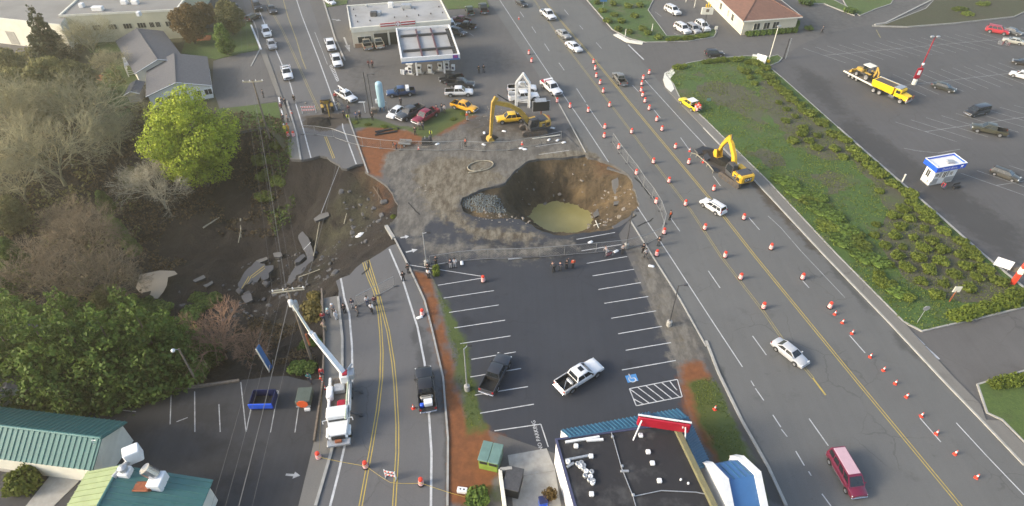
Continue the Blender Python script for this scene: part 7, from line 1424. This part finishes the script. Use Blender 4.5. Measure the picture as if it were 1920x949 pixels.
e=post_thing('traffic_sign',(1779,567),"pale sign on an orange post in the planted bed near the driveway",'sign',2.2,.09,'rust');MB().cbox(-.5,.5,-.05,.05,1.9,2.9,.04).bd('sign_panel',M['creamp'],e)
e=empty('pylon_sign',P(1897,533),R(-25),"orange-red sign post with pale band at the right edge",'sign');MB().cbox(-.28,.28,-.28,.28,0,5,.06).bd('post',M['orange'],e);MB().cbox(-.3,.3,-.3,.3,2.0,3.0,.06).bd('band',M['creamp'],e)
e=empty('notice_board',P(1874,506),R(-35),"blank white board on legs beside the orange-red sign post",'sign');MB().box(-1.0,1.0,-.05,.05,.5,1.9).bd('sign_panel',M['sign'],e);[MB().box(s-.04,s+.04,-.04,.04,0,.6).bd('leg',M['steel'],e) for s in (-.8,.8)];MB().cbox(.6,2.2,.6,1.4,0,.8,.06).bd('planter_box',M['wood'],e)
e=empty('notice_board',P(1425,119),R(-40),"blank white board standing in the hedge by the cross street",'sign');MB().box(-1.1,1.1,-.06,.06,.3,2.0).bd('sign_panel',M['sign'],e);[MB().box(s-.04,s+.04,-.04,.04,0,.4).bd('leg',M['steel'],e) for s in (-.8,.8)]
e=empty('service_box',P(1413,115),R(-20),"small pale green box in the hedge left of the blank white board",'box');MB().cbox(-.5,.5,-.5,.5,0,1.3,.06).bd('cabinet_body',M['pgreen'],e);MB().cbox(-.54,.54,-.54,.54,1.3,1.4,.04).bd('lid',M['creamp'],e)
e=post_thing('traffic_sign',(1328,192),"tiny pale teal sign on the grass beside the yellow pickup",'sign',.7,.03,'steel');MB().box(-.4,.4,-.03,.03,.3,.9).bd('sign_panel',M['tealp'],e)
e=post_thing('bollard',(1691,342),"white bollard at the kerb of the planted bed left of the kiosk",'bollard',1.5,.14,'creamp');MB().lathe([(.145,1.5),(.15,1.56),(.05,1.62)],10).bd('cap',M['white'],e)
e=post_thing('traffic_sign',(1130,20),"small blue sign on a pole at the highway's grass corner at the top",'sign',2.8,.05,'steel');MB().box(-.9,.9,-.05,.05,2.3,3.4).bd('sign_panel',M['blued'],e)
e=post_thing('pylon_sign',(1317,66),"cream pole sign with small yellow fins beside the parked white SUVs",'sign',6.2,.14,'dsteel');MB().cbox(-1.4,1.4,-.2,.2,5.0,6.6,.06).bd('sign_panel',M['creamp'],e);MB().box(-.35,.35,-.23,-.2,5.6,6.3).bd('emblem',M['wood'],e);[MB().cbox(s*.45-.1,s*.45+.1,-.12,.12,6.6,7.9-abs(s)*.5,.04).bd('fin',M['yel'],e) for s in (-1,0,1)]
for (u,v),lab in (((1341,62),"small white post sign at the tip of the hedge by the restaurant drive"),): e=post_thing('traffic_sign',(u,v),lab,'sign',1.2,.06,'creamp');MB().box(-.35,.35,-.05,.05,.9,1.7).bd('sign_panel',M['creamp'],e)
for i,(u,v) in enumerate(((1286,4),(1302,14),(1222,60),(1172,70))): e=post_thing('post',(u,v),f"pale upright post at the restaurant's upper lot, {ORD[i]} from the top",'post',3.0 if i<2 else 2.0,.12,'creamp');MB().lathe([(.2,0),(.2,.3),(.1,.35)],8).bd('base',M['conc'],e)
e=empty('ground_sign',P(867,922),R(-8),"small white sign with two dark marks on the red soil verge",'sign');MB().cbox(-.5,.5,-.25,.25,.02,.5,.04).bd('sign_panel',M['sign'],e);[MB().lathe([(.09,.5),(.09,.52),(.02,.52)],8,(s,0,0)).bd('mark',M['black'],e) for s in (-.18,.18)]
e=empty('dumpster',P(497,756),R(2),"dark blue open-topped dumpster in a stall of the lower left car park",'dumpster');M['dblue']=mat("dumpster_blue",(.012,.02,.085),.5,.25,1.5)
for q in ((-1.25,1.25,-.95,-.9),(-1.25,1.25,.9,.95),(-1.25,-1.2,-.9,.9),(1.2,1.25,-.9,.9)): MB().box(*q,.1,1.25).bd('side_panel',M['dblue'],e)
MB().box(-1.15,1.15,-.85,.85,.1,.2).bd('floor',M['liner'],e);MB().cbox(-1.3,1.3,-1.1,-.95,.5,1.25,.04).bd('lift_bar',M['bluep'],e);[MB().box(-1.2,-1.12+1.2*0,s-.04,s+.04,.1,1.3).bd('rib',M['dblue'],e) for s in (-.5,.5)]
e=empty('blue_board',P(509,694,-.6),R(78),"tall narrow blue board leaning upright behind the timber edge",'board');MB().cbox(-.38,.38,-.08,.08,.2,4.2,.06,RO(R(-8),4,'X')).bd('panel',M['blued'],e);MB().cbox(-.42,-.34,-.1,.1,.2,4.2,.03,RO(R(-8),4,'X')).bd('edge_strip',M['creamp'],e);[MB().tube((s,.1,0),(s,-.4,1.5),.05,n=5).bd('leg',M['steel'],e) for s in (-.4,.4)]
e=empty('utility_trailer',P(574,752),R(4),"small grey-green box trailer with an orange warning sign on its tail",'trailer');MB().cbox(-.8,.8,-1.0,1.0,.4,1.25,.08).bd('box_body',mat("grey_green_paint",(.075,.095,.075),.6,.2,1.5),e);[add_wheel(e,s*.0,s*.95,.32,.2) for s in (-1,1)];MB().box(-.8,.8,-1.1,-1.0,.4,.55).bd('tail_bar',M['steel'],e);o=MB().loft([[Vc((.62*math.cos(R(22.5+45*i)),y,1.0+.62*math.sin(R(22.5+45*i)))) for i in range(8)] for y in (-1.12,-1.16)]).bd('warning_sign',M['hio'],e);MB().box(.1,.7,-1.4,-1.15,.02,.35).bd('white_base',M['white'],e)
M['hose']=mat('muddy_hose',(.30,.27,.20),.8,.2,2)
cx0=P(901,312);o=MB(cx0);ring=[cx0+Vc((2.3*math.cos(t_),1.5*math.sin(t_),.12)) for t_ in [2*math.pi*i/24 for i in range(25)]];Mx=RO(R(24),3,'Z');ring=[cx0+Mx@(p-cx0) for p in ring];o.path(ring,.1,6);o.path([P(878,324,.12),P(893,322,.12),P(905,316,.12)],.11,6);o=o.bd('hose_coil',M['hose']);o.location=cx0;tag(o,"large pale hose lying in a loop on the muddy lot left of the sinkhole",'hose')
def pipe(a,b,r,m,lab,grp=None,name='pipe'):
 p,q=P(*a,r),P(*b,r);c=(p+q)/2;o=MB(c).tube(p,q,r,n=8).bd(name,M[m]);o.location=c;return tag(o,lab,'pipe',grp)
pipe((998,260),(1050,253),.09,'creamp',"pale pipe lying nearest the parked excavator tracks",'pipes on the lot');pipe((703,247),(748,240),.16,'black',"upper black pipe lying on the station verge",'pipes on the lot');pipe((703,253),(745,246),.16,'black',"lower black pipe lying on the station verge",'pipes on the lot');pipe((706,250),(735,240),.12,'black',"thin black pipe lying slanted over the two black pipes",'pipes on the lot')
pipe((955,484),(1012,482),.12,'dsteel',"dark tubing lying along the south fence",'pipes on the lot');pipe((953,486),(985,483),.1,'steel',"short pale tubing lying along the south fence",'pipes on the lot')
bag=MB().loft([[(-.3,-.16,.02),(.3,-.16,.02),(.34,0,.02),(.3,.16,.02),(-.3,.16,.02),(-.34,0,.02)],[(-.34,-.2,.1),(.34,-.2,.1),(.4,0,.1),(.34,.2,.1),(-.34,.2,.1),(-.4,0,.1)],[(-.2,-.1,.22),(.2,-.1,.22),(.24,0,.22),(.2,.1,.22),(-.2,.1,.22),(-.24,0,.22)]]).mesh('sandbag',M['sign'],60)
for i,(u,v,lab) in enumerate(((908,250,"white sandbag left of the long bucket stick on the muddy lot"),(945,247,"white sandbag right of the bucket stick"),(1029,263,"white sandbag at the middle of the pipes north of the sinkhole"),(1045,264,"white sandbag just right of the middle one among the pipes"),(1057,268,"white sandbag at the fence end above the sinkhole"),(984,281,"white sandbag beside the small cone north of the sinkhole"),(977,279,"white sandbag touching the left side of the small cone's neighbour"),(907,272,"white sandbag on the north fence line"),(820,271,"flat white sack at the north fence beside the pump"),(1107,455,"white sandbag lying at the south fence on the stall lines"),(1221,500,"pale block lying on the gravel verge by the highway gutter"),(787,596,"white sack at the foot of the barrel on the lower road"),(866,494,"white sandbag on the south fence right of the two onlookers"),(1155,472,"pale sandbag near the lamp by the south fence"),(1036,241,"pale sandbag under the rear of the parked excavator"))):
 p=P(u,v);o=link('sandbag',bag,None,(p.x,p.y,0),ru(0,3));o.scale=(1.1,)*3;tag(o,lab,'sandbag','sandbags and sacks')
e=empty('water_pump',P(801,270),R(5),"black skid pump standing at the north fence",'pump');MB().cbox(-.9,.9,-.5,.5,.3,1.1,.08).bd('engine',M['black'],e);[MB().box(-1.0,1.0,s-.06,s+.06,0,.3).bd('skid',M['dsteel'],e) for s in (-.5,.5)];MB().tube((-.3,0,1.1),(-.3,0,1.6),.07,n=6).bd('exhaust',M['steel'],e);MB().lathe([(.25,0),(.3,.1),(.3,.5),(.1,.6)],10,(.6,0,1.0)).bd('filter',M['dsteel'],e)
e=empty('tool_cart',P(760,272),R(-6),"low open cart with tools on the red soil at the north fence",'cart');MB().cbox(-1.1,1.1,-.6,.6,.35,.5,.05).bd('bed',M['wood'],e);[MB().box(-1.1,1.1,s-.03,s+.03,.5,.85).bd('side',M['steel'],e) for s in (-.6,.6)];[add_wheel(e,0,s*.75,.28,.16) for s in (-1,1)];MB().cbox(-.9,.2,-.4,.4,.5,.8,.1).bd('tools',M['wood'],e)
for (px,lab,t_) in (([(1303,282),(1318,275),(1338,278),(1336,284),(1310,288)],"broken asphalt slab at the far end of the trench",(.15,.1)),([(1336,280),(1345,283),(1342,290),(1333,287)],"small asphalt slab beside the trench",(.3,.1)),([(1318,292),(1326,289),(1333,296),(1325,300)],"dark asphalt lump in the middle of the trench",(.2,-.2)),([(1330,312),(1345,315),(1350,322),(1338,321)],"asphalt chunk at the near edge of the trench",(.1,.2))):
 slab('road_slab',px,.35,.3,lab,'lot',tilt=t_)
e=empty('beam_barrier',P(1308,295),0,"low timber beam on short legs along the left edge of the trench",'barrier')
bpt=[P(1295,292),P(1305,295),P(1314,303),P(1325,312),P(1336,325)];o_=bpt[0]
e.location=o_;MB(o_).path([p+Vc((0,0,.6)) for p in bpt],.07,5).bd('beam',M['pale_bark'],e);[MB(o_).tube(p,p+Vc((0,0,.6)),.05,n=5).bd('leg',M['pale_bark'],e) for p in bpt]
def stick(a,b,za,zb_,r,m,lab,name='timber',cat='timber'):
 p,q=P(*a,za),P(*b,zb_);c=(p+q)/2;o=MB(c).tube(p,q,r,r*.7,n=6).bd(name,M[m]);o.location=c;return tag(o,lab,cat,'loose timber in the holes')
zs=lambda u,v: zfit(u,v,-5,SNK)+.25
stick((1113,423),(1127,419),zs(1113,423),zs(1127,419),.1,'creamp',"pale beam of the wooden cross in the sinkhole, lying level");stick((1117,414),(1123,429),zs(1117,414),zs(1123,429),.1,'creamp',"pale beam of the wooden cross in the sinkhole, lying up the slope")
zr=lambda u,v: zfit(u,v,-5,RAV)+.3
for a,b,r_,m,lab in (((381,427),(411,408),.16,'pale_bark',"pale log lying on the dark slope left of the power lines"),((451,410),(452,445),.13,'pale_bark',"thin upright root on the dark slope under the power lines"),((452,430),(447,455),.1,'pale_bark',"forked root below the thin upright one"),((602,400),(636,312),.06,'steel',"long dangling pipe on the sinkhole wall of the broken road"),((588,480),(600,410),.08,'pale_bark',"thin pole lying along the slump below the dangling pipe"),((560,520),(600,505),.08,'pale_bark',"thin stick lying across the debris near the yellow-lined slab"),((300,420),(320,405),.12,'stalk',"fallen dark trunk below the pale bare tree"),((700,350),(716,375),.09,'stalk',"root dangling from the red soil edge"),((708,352),(712,385),.07,'stalk',"thin root dangling beside the other root at the red soil edge"),((645,420),(650,400),.08,'pale_bark',"short stump on the mossy ledge of the collapse")):
 stick(a,b,zr(*a),zr(*b),r_,m,lab,'log','log')
for u,v,lab in ((672,444,"white scrap lying on the brown slope below the broken kerb"),(676,440,"smaller white scrap just above the larger one on the brown slope")):
 z=zr(u,v);p=P(u,v,z);o=MB().add([(-.5,-.2,0),(.3,-.3,.1),(.6,.2,.3),(0,.4,.15),(-.4,.2,.05),(0,0,.35)],[[0,1,5],[1,2,5],[2,3,5],[3,4,5],[4,0,5]]).bd('scrap',M['sign']);o.location=p;tag(o,lab,'scrap','white scraps')
e=empty('bench',P(1792,353),R(20),"black bench with dark wheels-like legs right of the kiosk",'bench');MB().box(-.7,.7,-.2,.2,.42,.5).bd('seat',M['black'],e);[MB().box(s-.04,s+.04,-.2,.2,0,.42).bd('leg',M['black'],e) for s in (-.6,.6)];MB().box(-.7,.7,.18,.24,.6,.95).bd('backrest',M['black'],e)
def cart(px,lab):
 e=empty('shopping_cart',P(*px),ru(0,3),lab,'shopping cart','shopping carts');mb=MB()
 for x in np.linspace(-.5,.5,6): mb.path([(x,-.25,.95),(x,-.22,.5),(x,.22,.5),(x,.25,.95)],.012,4)
 for z,w_ in ((.5,.23),(.72,.24),(.95,.26)): mb.path([(-.5,-w_,z),(.5,-w_,z),(.5,w_,z),(-.5,w_,z),(-.5,-w_,z)],.014,4)
 mb.bd('basket',M['steel'],e);MB().path([(-.5,-.2,.2),(.45,-.2,.15),(.45,.2,.15),(-.5,.2,.2)],.025,5).bd('frame',M['steel'],e);MB().path([(-.5,-.22,.2),(-.6,-.22,1.0),(-.6,.22,1.0),(-.5,.22,.2)],.025,5).bd('handle',M['redp'],e)
 for x,y in ((-.45,-.2),(-.45,.2),(.42,-.2),(.42,.2)): MB().tube((x,y-.02,.08),(x,y+.02,.08),.07,n=8).bd('wheel',M['black'],e)
cart((1874,84),"left shopping cart of the pair below the pale tan sedan");cart((1887,86),"right shopping cart of the pair below the pale tan sedan")
e=empty('potted_plant',P(1031,935),0,"reddish potted shrub against the white wall in the yard",'plant');MB().lathe([(.3,0),(.42,.5),(.36,.5),(.34,.42)],12).bd('pot',M['rust'],e);link('foliage',shrub_mesh(99,'laut',500,.16,.8,.8),e,(0,0,.5))
e=empty('storage_bin',P(1018,946),R(10),"bright blue bin in the yard beside the white wall",'bin');MB().cbox(-.4,.4,-.35,.35,0,.9,.06).bd('bin_body',M['bluep'],e);MB().cbox(-.44,.44,-.4,.4,.9,1.0,.05).bd('lid',M['dblue'],e)
e=empty('waste_container',P(962,912),R(-14),"dark waste container standing inside the yard wall",'container');MB().cbox(-.8,.8,-1.2,1.2,0,1.5,.06).bd('container_body',M['liner'],e);MB().cbox(-.85,.85,-1.25,1.25,1.5,1.6,.05).bd('lid',M['dsteel'],e)
def skin(name,verts,edges,root,m,sub=1):
 me=bpy.data.meshes.new(name);me.from_pydata([v[0] for v in verts],edges,[]);o=bpy.data.objects.new(name,me);C.objects.link(o);o.modifiers.new('s','SKIN');md=o.modifiers.new('d','SUBSURF');md.levels=md.render_levels=sub
 if not me.skin_vertices: me.attributes
 for i,v in enumerate(verts): sv=me.skin_vertices[0].data[i];sv.radius=v[1] if isinstance(v[1],tuple) else (v[1],v[1]);sv.use_root=i==root
 dg=bpy.context.evaluated_depsgraph_get();out=bpy.data.meshes.new_from_object(o.evaluated_get(dg));bpy.data.objects.remove(o);out.materials.clear();out.materials.append(m);out.polygons.foreach_set('use_smooth',[True]*len(out.polygons));out.name=name;return out
POSES={
 'stand': dict(lean=0,el=((-.25,.02,1.14),(.25,.02,1.14)),wr=((-.25,.10,.88),(.25,.10,.88)),kn=((-.10,.03,.50),(.10,.03,.50)),an=((-.11,-.02,.09),(.11,-.02,.09))),
 'pockets': dict(lean=0,el=((-.29,-.05,1.15),(.29,-.05,1.15)),wr=((-.20,.10,.95),(.20,.10,.95)),kn=((-.11,.03,.50),(.11,.03,.50)),an=((-.15,0,.09),(.15,-.03,.09))),
 'point': dict(lean=.03,el=((-.25,.0,1.14),(.30,.2,1.28)),wr=((-.24,.08,.88),(.28,.45,1.34)),kn=((-.11,.03,.50),(.11,.02,.50)),an=((-.13,-.02,.09),(.13,.02,.09))),
 'walk': dict(lean=.04,el=((-.25,.14,1.16),(.25,-.14,1.16)),wr=((-.22,.32,.96),(.24,-.16,.92)),kn=((-.09,.20,.53),(.09,.02,.50)),an=((-.09,.22,.10),(.09,-.30,.16))),
 'bend': dict(lean=.42,el=((-.22,.55,.95),(.22,.55,.95)),wr=((-.16,.62,.70),(.16,.62,.70)),kn=((-.12,.10,.50),(.12,.10,.50)),an=((-.13,-.02,.09),(.13,-.02,.09))),
}
def person_set(pose):
 q=POSES[pose];ln=q['lean'];V=[];E=[];ids={}
 def lz(z,y=0.0):
  d=z-.95;return (0,y+d*math.sin(ln*2.2),.95+d*math.cos(ln*2.2))
 def add(nm,p,r,frm=None):
  ids[nm]=len(V);V.append((tuple(p),r));
  if frm: E.append((ids[frm],ids[nm]))
 ofs=lambda p,x: (p[0]+x,p[1],p[2])
 add('pel',lz(.95),(.15,.11));add('wst',lz(1.12),(.135,.10),'pel');add('chs',lz(1.33),(.155,.11),'wst');add('nck',lz(1.49),.062,'chs');add('hd0',lz(1.57,.01),.075,'nck');add('hd1',lz(1.65,.015),(.082,.10),'hd0');add('hd2',lz(1.73,.005),.07,'hd1');add('nose',lz(1.63,.125),.014,'hd1')
 for s,sx in (('l',-1),('r',1)):
  i=0 if sx<0 else 1;add('ear'+s,ofs(lz(1.63),sx*.10),.016,'hd1');add('sh'+s,ofs(lz(1.42),sx*.18),.066,'chs');add('el'+s,q['el'][i],.044,'sh'+s);add('wr'+s,q['wr'][i],.030,'el'+s)
  w_=Vc(q['wr'][i]);d_=(w_-Vc(q['el'][i])).normalized();d_=(d_+Vc((0,.15,-.25))).normalized();add('pm'+s,w_+d_*.07,(.036,.018),'wr'+s);side=Vc((sx,0,0));sd2=d_.cross(side).normalized()
  for k_,(off,ln_) in enumerate(((-.028,.068),(-.010,.078),(.009,.072),(.027,.058))):
   b_=w_+d_*.10+sd2*off;m_=b_+d_*ln_*.5;t_=m_+(d_+side*-.5).normalized()*ln_*.5;add(f'f{k_}a{s}',b_,.009,'pm'+s);add(f'f{k_}b{s}',m_,.0085,f'f{k_}a{s}');add(f'f{k_}c{s}',t_,.007,f'f{k_}b{s}')
  tb_=w_+d_*.045+sd2*-.035;add('ta'+s,tb_,.011,'pm'+s);add('tb'+s,tb_+(d_-sd2*.7).normalized()*.05,.009,'ta'+s)
  add('hp'+s,(sx*.09,0,.90),.098,'pel');add('kn'+s,q['kn'][i],.062,'hp'+s);add('an'+s,q['an'][i],.042,'kn'+s);a_=q['an'][i];add('ft'+s,(a_[0]*1.1,a_[1]+.13,max(.04,a_[2]-.05)),(.042,.035),'an'+s)
 body=skin('person',V,E,0,M['skin'])
 pick=lambda names,g: ([(V[ids[n]][0],tuple(x+g for x in V[ids[n]][1]) if isinstance(V[ids[n]][1],tuple) else V[ids[n]][1]+g) for n in names],[(names.index(a),names.index(b)) for a,b in [([k for k,v_ in ids.items() if v_==e0][0],[k for k,v_ in ids.items() if v_==e1][0]) for e0,e1 in E] if a in names and b in names])
 tn=['pel','wst','chs','shl','ell','wrl','shr','elr','wrr'];tv,te=pick(tn,.022);jk=skin('jacket',tv,te,0,M['black'])
 ln_=['pel','hpl','knl','anl','hpr','knr','anr'];lv,le=pick(ln_,.018);tr=skin('trousers',lv,le,0,M['black'])
 sb=MB()
 for i in (0,1): a_=q['an'][i];sb.cbox(a_[0]*1.05-.055,a_[0]*1.05+.055,a_[1]-.08,a_[1]+.22,max(0,a_[2]-.09),a_[2]+.03,.03)
 sh=sb.mesh('shoes',M['black'],50);h=Vc(lz(1.68,-.01));mk=lambda prof: [(r_,z_) for r_,z_ in prof]
 hair=MB().lathe([(.1,-.06),(.112,0),(.105,.06),(.07,.11),(.01,.125)],10,tuple(h)).mesh('hair',M['hair'],70);hat=MB().lathe([(.17,.02),(.17,.035),(.125,.04),(.12,.09),(.08,.14),(.01,.16)],12,tuple(h)).mesh('hard_hat',M['white'],50)
 ey=MB();hp_=Vc(lz(1.66,.11));[ey.lathe([(.002,-.012),(.012,0),(.002,.012)],6,(s*.033,hp_.y,hp_.z)) for s in (-1,1)];ey=ey.mesh('eyes',M['black'])
 vv=[(p,tuple(x+.016 for x in r_) if isinstance(r_,tuple) else r_+.016) for p,r_ in tv[:3]]+[(tuple(Vc(tv[3][0])*.95+Vc(tv[2][0])*.05),tv[3][1]+.012),(tuple(Vc(tv[6][0])*.95+Vc(tv[2][0])*.05),tv[6][1]+.012)]
 vest=skin('vest',vv,[(0,1),(1,2),(2,3),(2,4)],0,M['orange'])
 return dict(body=body,jacket=jk,trousers=tr,shoes=sh,hair=hair,hat=hat,eyes=ey,vest=vest)
PS={k_: person_set(k_) for k_ in POSES}
def person(px,pose,top,legs,face,label,hat=None,vest=None,z=0.0,group='people around the collapse',s_=1.03,hair=(.03,.022,.018)):
 q=PS[pose];p=P(px[0],px[1],z);e=empty('person',p,R(face),label,'person',group);e.scale=(s_,)*3
 b=link('body',q['body'],e)
 for nm,c_ in (('jacket',top),('trousers',legs),('shoes',(.03,.028,.027))): o=link(nm,q[nm],e);setmat(o,0,cloth(c_))
 if vest: o=link('vest',q['vest'],e);setmat(o,0,M[vest])
 if hat: o=link('hard_hat',q['hat'],e);setmat(o,0,cloth(hat))
 else: o=link('hair',q['hair'],e);setmat(o,0,cloth(hair))
 link('eyes',q['eyes'],e);return e
BK,NV,DG,LG,WT,RD_,TN,BL,DR,TL=(.02,.02,.022),(.025,.032,.06),(.06,.062,.066),(.28,.28,.29),(.62,.62,.62),(.40,.02,.03),(.26,.21,.14),(.06,.09,.18),(.13,.03,.04),(.03,.16,.17)
JE=(.06,.08,.13)
for a in (((495,183),'stand',DG,BK,120,"person in dark clothes alone on the driveway left of the upper road"),((530,197),'pockets',NV,JE,160,"person in navy jacket at the top of the group on the upper sidewalk"),((536,199),'stand',DG,DG,200,"person in grey right beside the navy jacket on the upper sidewalk"),((529,208),'stand',DR,BK,180,"person in dark red jacket on the upper sidewalk"),((553,193),'walk',BK,BK,200,"person in black walking at the white line of the upper road"),((541,230),'pockets',LG,DG,180,"person in pale grey top on the upper sidewalk above the firefighters"),((532,229),'stand',DG,NV,190,"person in dark grey top beside the pale grey one above the firefighters"),
          ((536,249),'stand',(.55,.5,.05),(.5,.42,.05),170,"firefighter in bright yellow coat with white helmet at the two barrels",WT),((542,248),'point',(.60,.30,.03),(.45,.25,.04),150,"firefighter in orange-yellow coat at the two barrels",RD_),((630,188),'stand',RD_,BK,190,"person in red top left of the white crane-arm truck"),((637,206),'point',(.55,.52,.36),(.45,.43,.33),170,"person in pale cream clothes between the backhoe and the crane-arm truck"),((655,212),'stand',DR,DG,200,"person in dull red top at the right side of the road cut"),((651,225),'bend',(.6,.65,.06),NV,220,"worker in bright yellow jacket bending at the road cut"),((646,222),'stand',DG,BK,200,"person in dark jacket left of the bending yellow worker"),((669,225),'pockets',BL,NV,180,"person in blue jacket leftmost of the pair at the station verge"),((676,223),'stand',NV,BK,180,"person in navy with pale cap, right one of the pair at the station verge",LG),((699,225),'stand',BK,BK,180,"person in black below the foot of the black station pole"),
          ((752,198),'stand',DG,BK,200,"person in dark clothes behind the white hatchback"),((898,137),'stand',BK,BK,180,"person in black, left one of two standing right of the pumps"),((907,136),'pockets',BK,DG,180,"person in black, right one of two standing right of the pumps"),((692,127),'walk',DR,DG,200,"person in dull red walking on the forecourt, left one of two"),((699,127),'stand',DR,BK,200,"person in dull red on the forecourt, right one of two"),((819,212),'stand',NV,BK,180,"person in navy standing at the bed of the red pickup"),((829,210),'pockets',DG,JE,190,"person in dark grey right of the red pickup, left one of two"),((834,212),'stand',LG,DG,170,"person in grey right of the red pickup, right one of two"),((876,226),'stand',(.5,.1,.06),LG,200,"worker in red vest and white helmet holding a pole below the orange-yellow pickup",WT,'hio'),
          ((779,253),'pockets',BK,BK,180,"person in black in front of the red pickup, leftmost of three"),((787,243),'stand',LG,DG,180,"person in pale grey in front of the red pickup, middle one of three"),((793,243),'stand',DG,NV,180,"person in dark grey in front of the red pickup, rightmost of three"),((807,255),'bend',(.6,.65,.06),NV,200,"worker in bright yellow jacket working at the skid pump"),((744,280),'bend',DG,NV,100,"worker in orange vest bending at the tool cart",None,'hio'),((873,275),'stand',DG,BK,180,"worker in orange vest standing alone behind the north fence",None,'hio'),
          ((845,503),'stand',NV,LG,0,"person in navy jacket and pale trousers, left one of the pair facing the south fence"),((853,502),'pockets',WT,LG,0,"person all in white, right one of the pair facing the south fence"),((818,497),'stand',DG,BK,20,"person in dark grey standing at the south fence near the thin lamp"),((757,527),'pockets',BK,BK,20,"person in black at the right shoulder of the lower road, left of the verge"),((766,512),'stand',BK,DG,30,"person in black right above the other one at the road shoulder"),((803,511),'stand',BK,BK,0,"person in black behind the small green bush at the verge tip"),((804,522),'stand',WT,BK,-10,"person in white top at the verge tip beside the black-clad one"),((690,573),'stand',WT,JE,20,"person in white shirt, leftmost of three at the yellow lines"),((698,587),'walk',WT,BK,10,"person in white shirt and black trousers walking at the yellow lines"),((704,573),'pockets',DR,DG,30,"person in dark red, rightmost of three at the yellow lines"),
          ((662,578),'stand',NV,LG,10,"person in navy jacket at the short fence, right of the white line"),((671,591),'walk',DG,DG,-20,"person in grey walking right of the navy one on the lower road"),((647,587),'stand',BK,BK,30,"person in black standing on the left white line of the lower road"),((632,600),'point',WT,WT,60,"small figure in white crouching at the sidewalk edge"),((626,588),'stand',LG,DG,20,"person in pale grey with white helmet at the broken sidewalk, right one of two",WT),((618,597),'stand',LG,NV,10,"person in pale grey with white helmet at the broken sidewalk, left one of two",(.5,.62,.58)),((608,603),'stand',RD_,NV,20,"person in bright red jacket at the left edge of the lower sidewalk"),((611,622),'bend',TN,TN,40,"person in tan clothes stooping at the left edge of the lower sidewalk"),
          ((1038,510),'bend',BK,BK,20,"person in black crouching at the barbecue-like spot south of the sinkhole"),((1050,508),'stand',NV,DG,-20,"person in navy beside the crouching black figure"),((1062,504),'point',BK,BK,0,"person in black left of the orange jacket at the south fence"),((1074,503),'stand',(.70,.09,.03),BK,10,"person in bright orange jacket at the south fence"),((1167,476),'stand',LG,BK,0,"person in pale top and black trousers at the foot of the lamp by the sinkhole"),((1138,480),'bend',LG,LG,30,"person in grey stooping over a bicycle at the south fence"),((1205,474),'stand',BK,BK,20,"person in black at the highway gutter, left one of two"),((1210,484),'walk',LG,DG,30,"person in grey walking at the highway gutter"),((1234,461),'pockets',BK,DG,-30,"person in black on the highway's white edge line"),((1255,412),'stand',DG,BK,200,"worker in orange vest on the highway beside the curved fence",None,'hio'),
          ((582,717),'walk',TL,NV,200,"worker in teal top walking above the small box trailer"),((1768,354),'bend',RD_,BL,120,"person in red top bending down in front of the kiosk"),((1541,62),'walk',DG,BK,90,"person in dark clothes walking right of the restaurant"),((606,707),'stand',RD_,NV,180,"worker in red beside the boom truck's rear, next to the cones")):
 person(a[0],a[1],a[2],a[3],a[4],a[5],hat=a[6] if len(a)>6 else None,vest=a[7] if len(a)>7 else None)
p=P(880,226);o=MB().tube((0,0,0),(-.25,.1,2.2),.03,n=5).bd('survey_pole',M['pale_bark']);o.location=p;tag(o,"pale pole held by the worker in red vest",'pole')
e=empty('bicycle',P(1142,482),R(15),"thin bicycle at the south fence beside the stooping grey person",'bicycle')
for x in (-.52,.52):
 rg=MB();rg.path([(x+.34*math.cos(2*math.pi*i/16),0,.35+.34*math.sin(2*math.pi*i/16)) for i in range(17)],.022,5);wv=rg.bd('wheel',M['rubber'],e);sp=MB();[sp.tube((x,0,.35),(x+.33*math.cos(i*.785),0,.35+.33*math.sin(i*.785)),.006,n=3) for i in range(8)];sp.bd('spokes',M['steel'],wv)
MB().path([(-.52,0,.35),(-.1,0,.35),(.38,0,.85),(-.2,0,.8),(-.1,0,.35)],.02,5).bd('frame',M['redp'],e);MB().path([(.52,0,.35),(.36,0,.95)],.02,5).bd('fork',M['steel'],e);MB().path([(.4,-.25,1.0),(.36,0,.97),(.4,.25,1.0)],.02,5).bd('handlebar',M['steel'],e);MB().cbox(-.35,-.1,-.07,.07,.85,.92,.03).bd('saddle',M['black'],e);MB().tube((-.52,0,.35),(-.21,0,.85),.015,n=4).bd('seat_stay',M['redp'],e)
e=empty('tripod_stand',P(1039,509),0,"small dark round tripod stand beside the crouching figure on the dark lot",'stand');MB().lathe([(.02,.95),(.3,1.05),(.34,1.2),(.3,1.28),(.02,1.3)],12).bd('bowl',M['black'],e);[MB().tube((0,0,1.0),(.35*math.cos(i*2.09),.35*math.sin(i*2.09),0),.025,n=5).bd('leg',M['dsteel'],e) for i in range(3)]
hz=MB().box(-418,418,-58,518,-14,66).bd('haze',[])
hz['kind']='stuff';t=bpy.data.materials.new("haze_air");t.use_nodes=True;n=t.node_tree;n.nodes.remove(n.nodes["Principled BSDF"])
pv_=n.nodes.new("ShaderNodeVolumePrincipled");pv_.inputs['Density'].default_value=.00072;pv_.inputs['Color'].default_value=(1,.92,.70,1);pv_.inputs['Anisotropy'].default_value=.6
n.links.new(pv_.outputs[0],n.nodes["Material Output"].inputs['Volume']);hz.data.materials.clear();hz.data.materials.append(t)
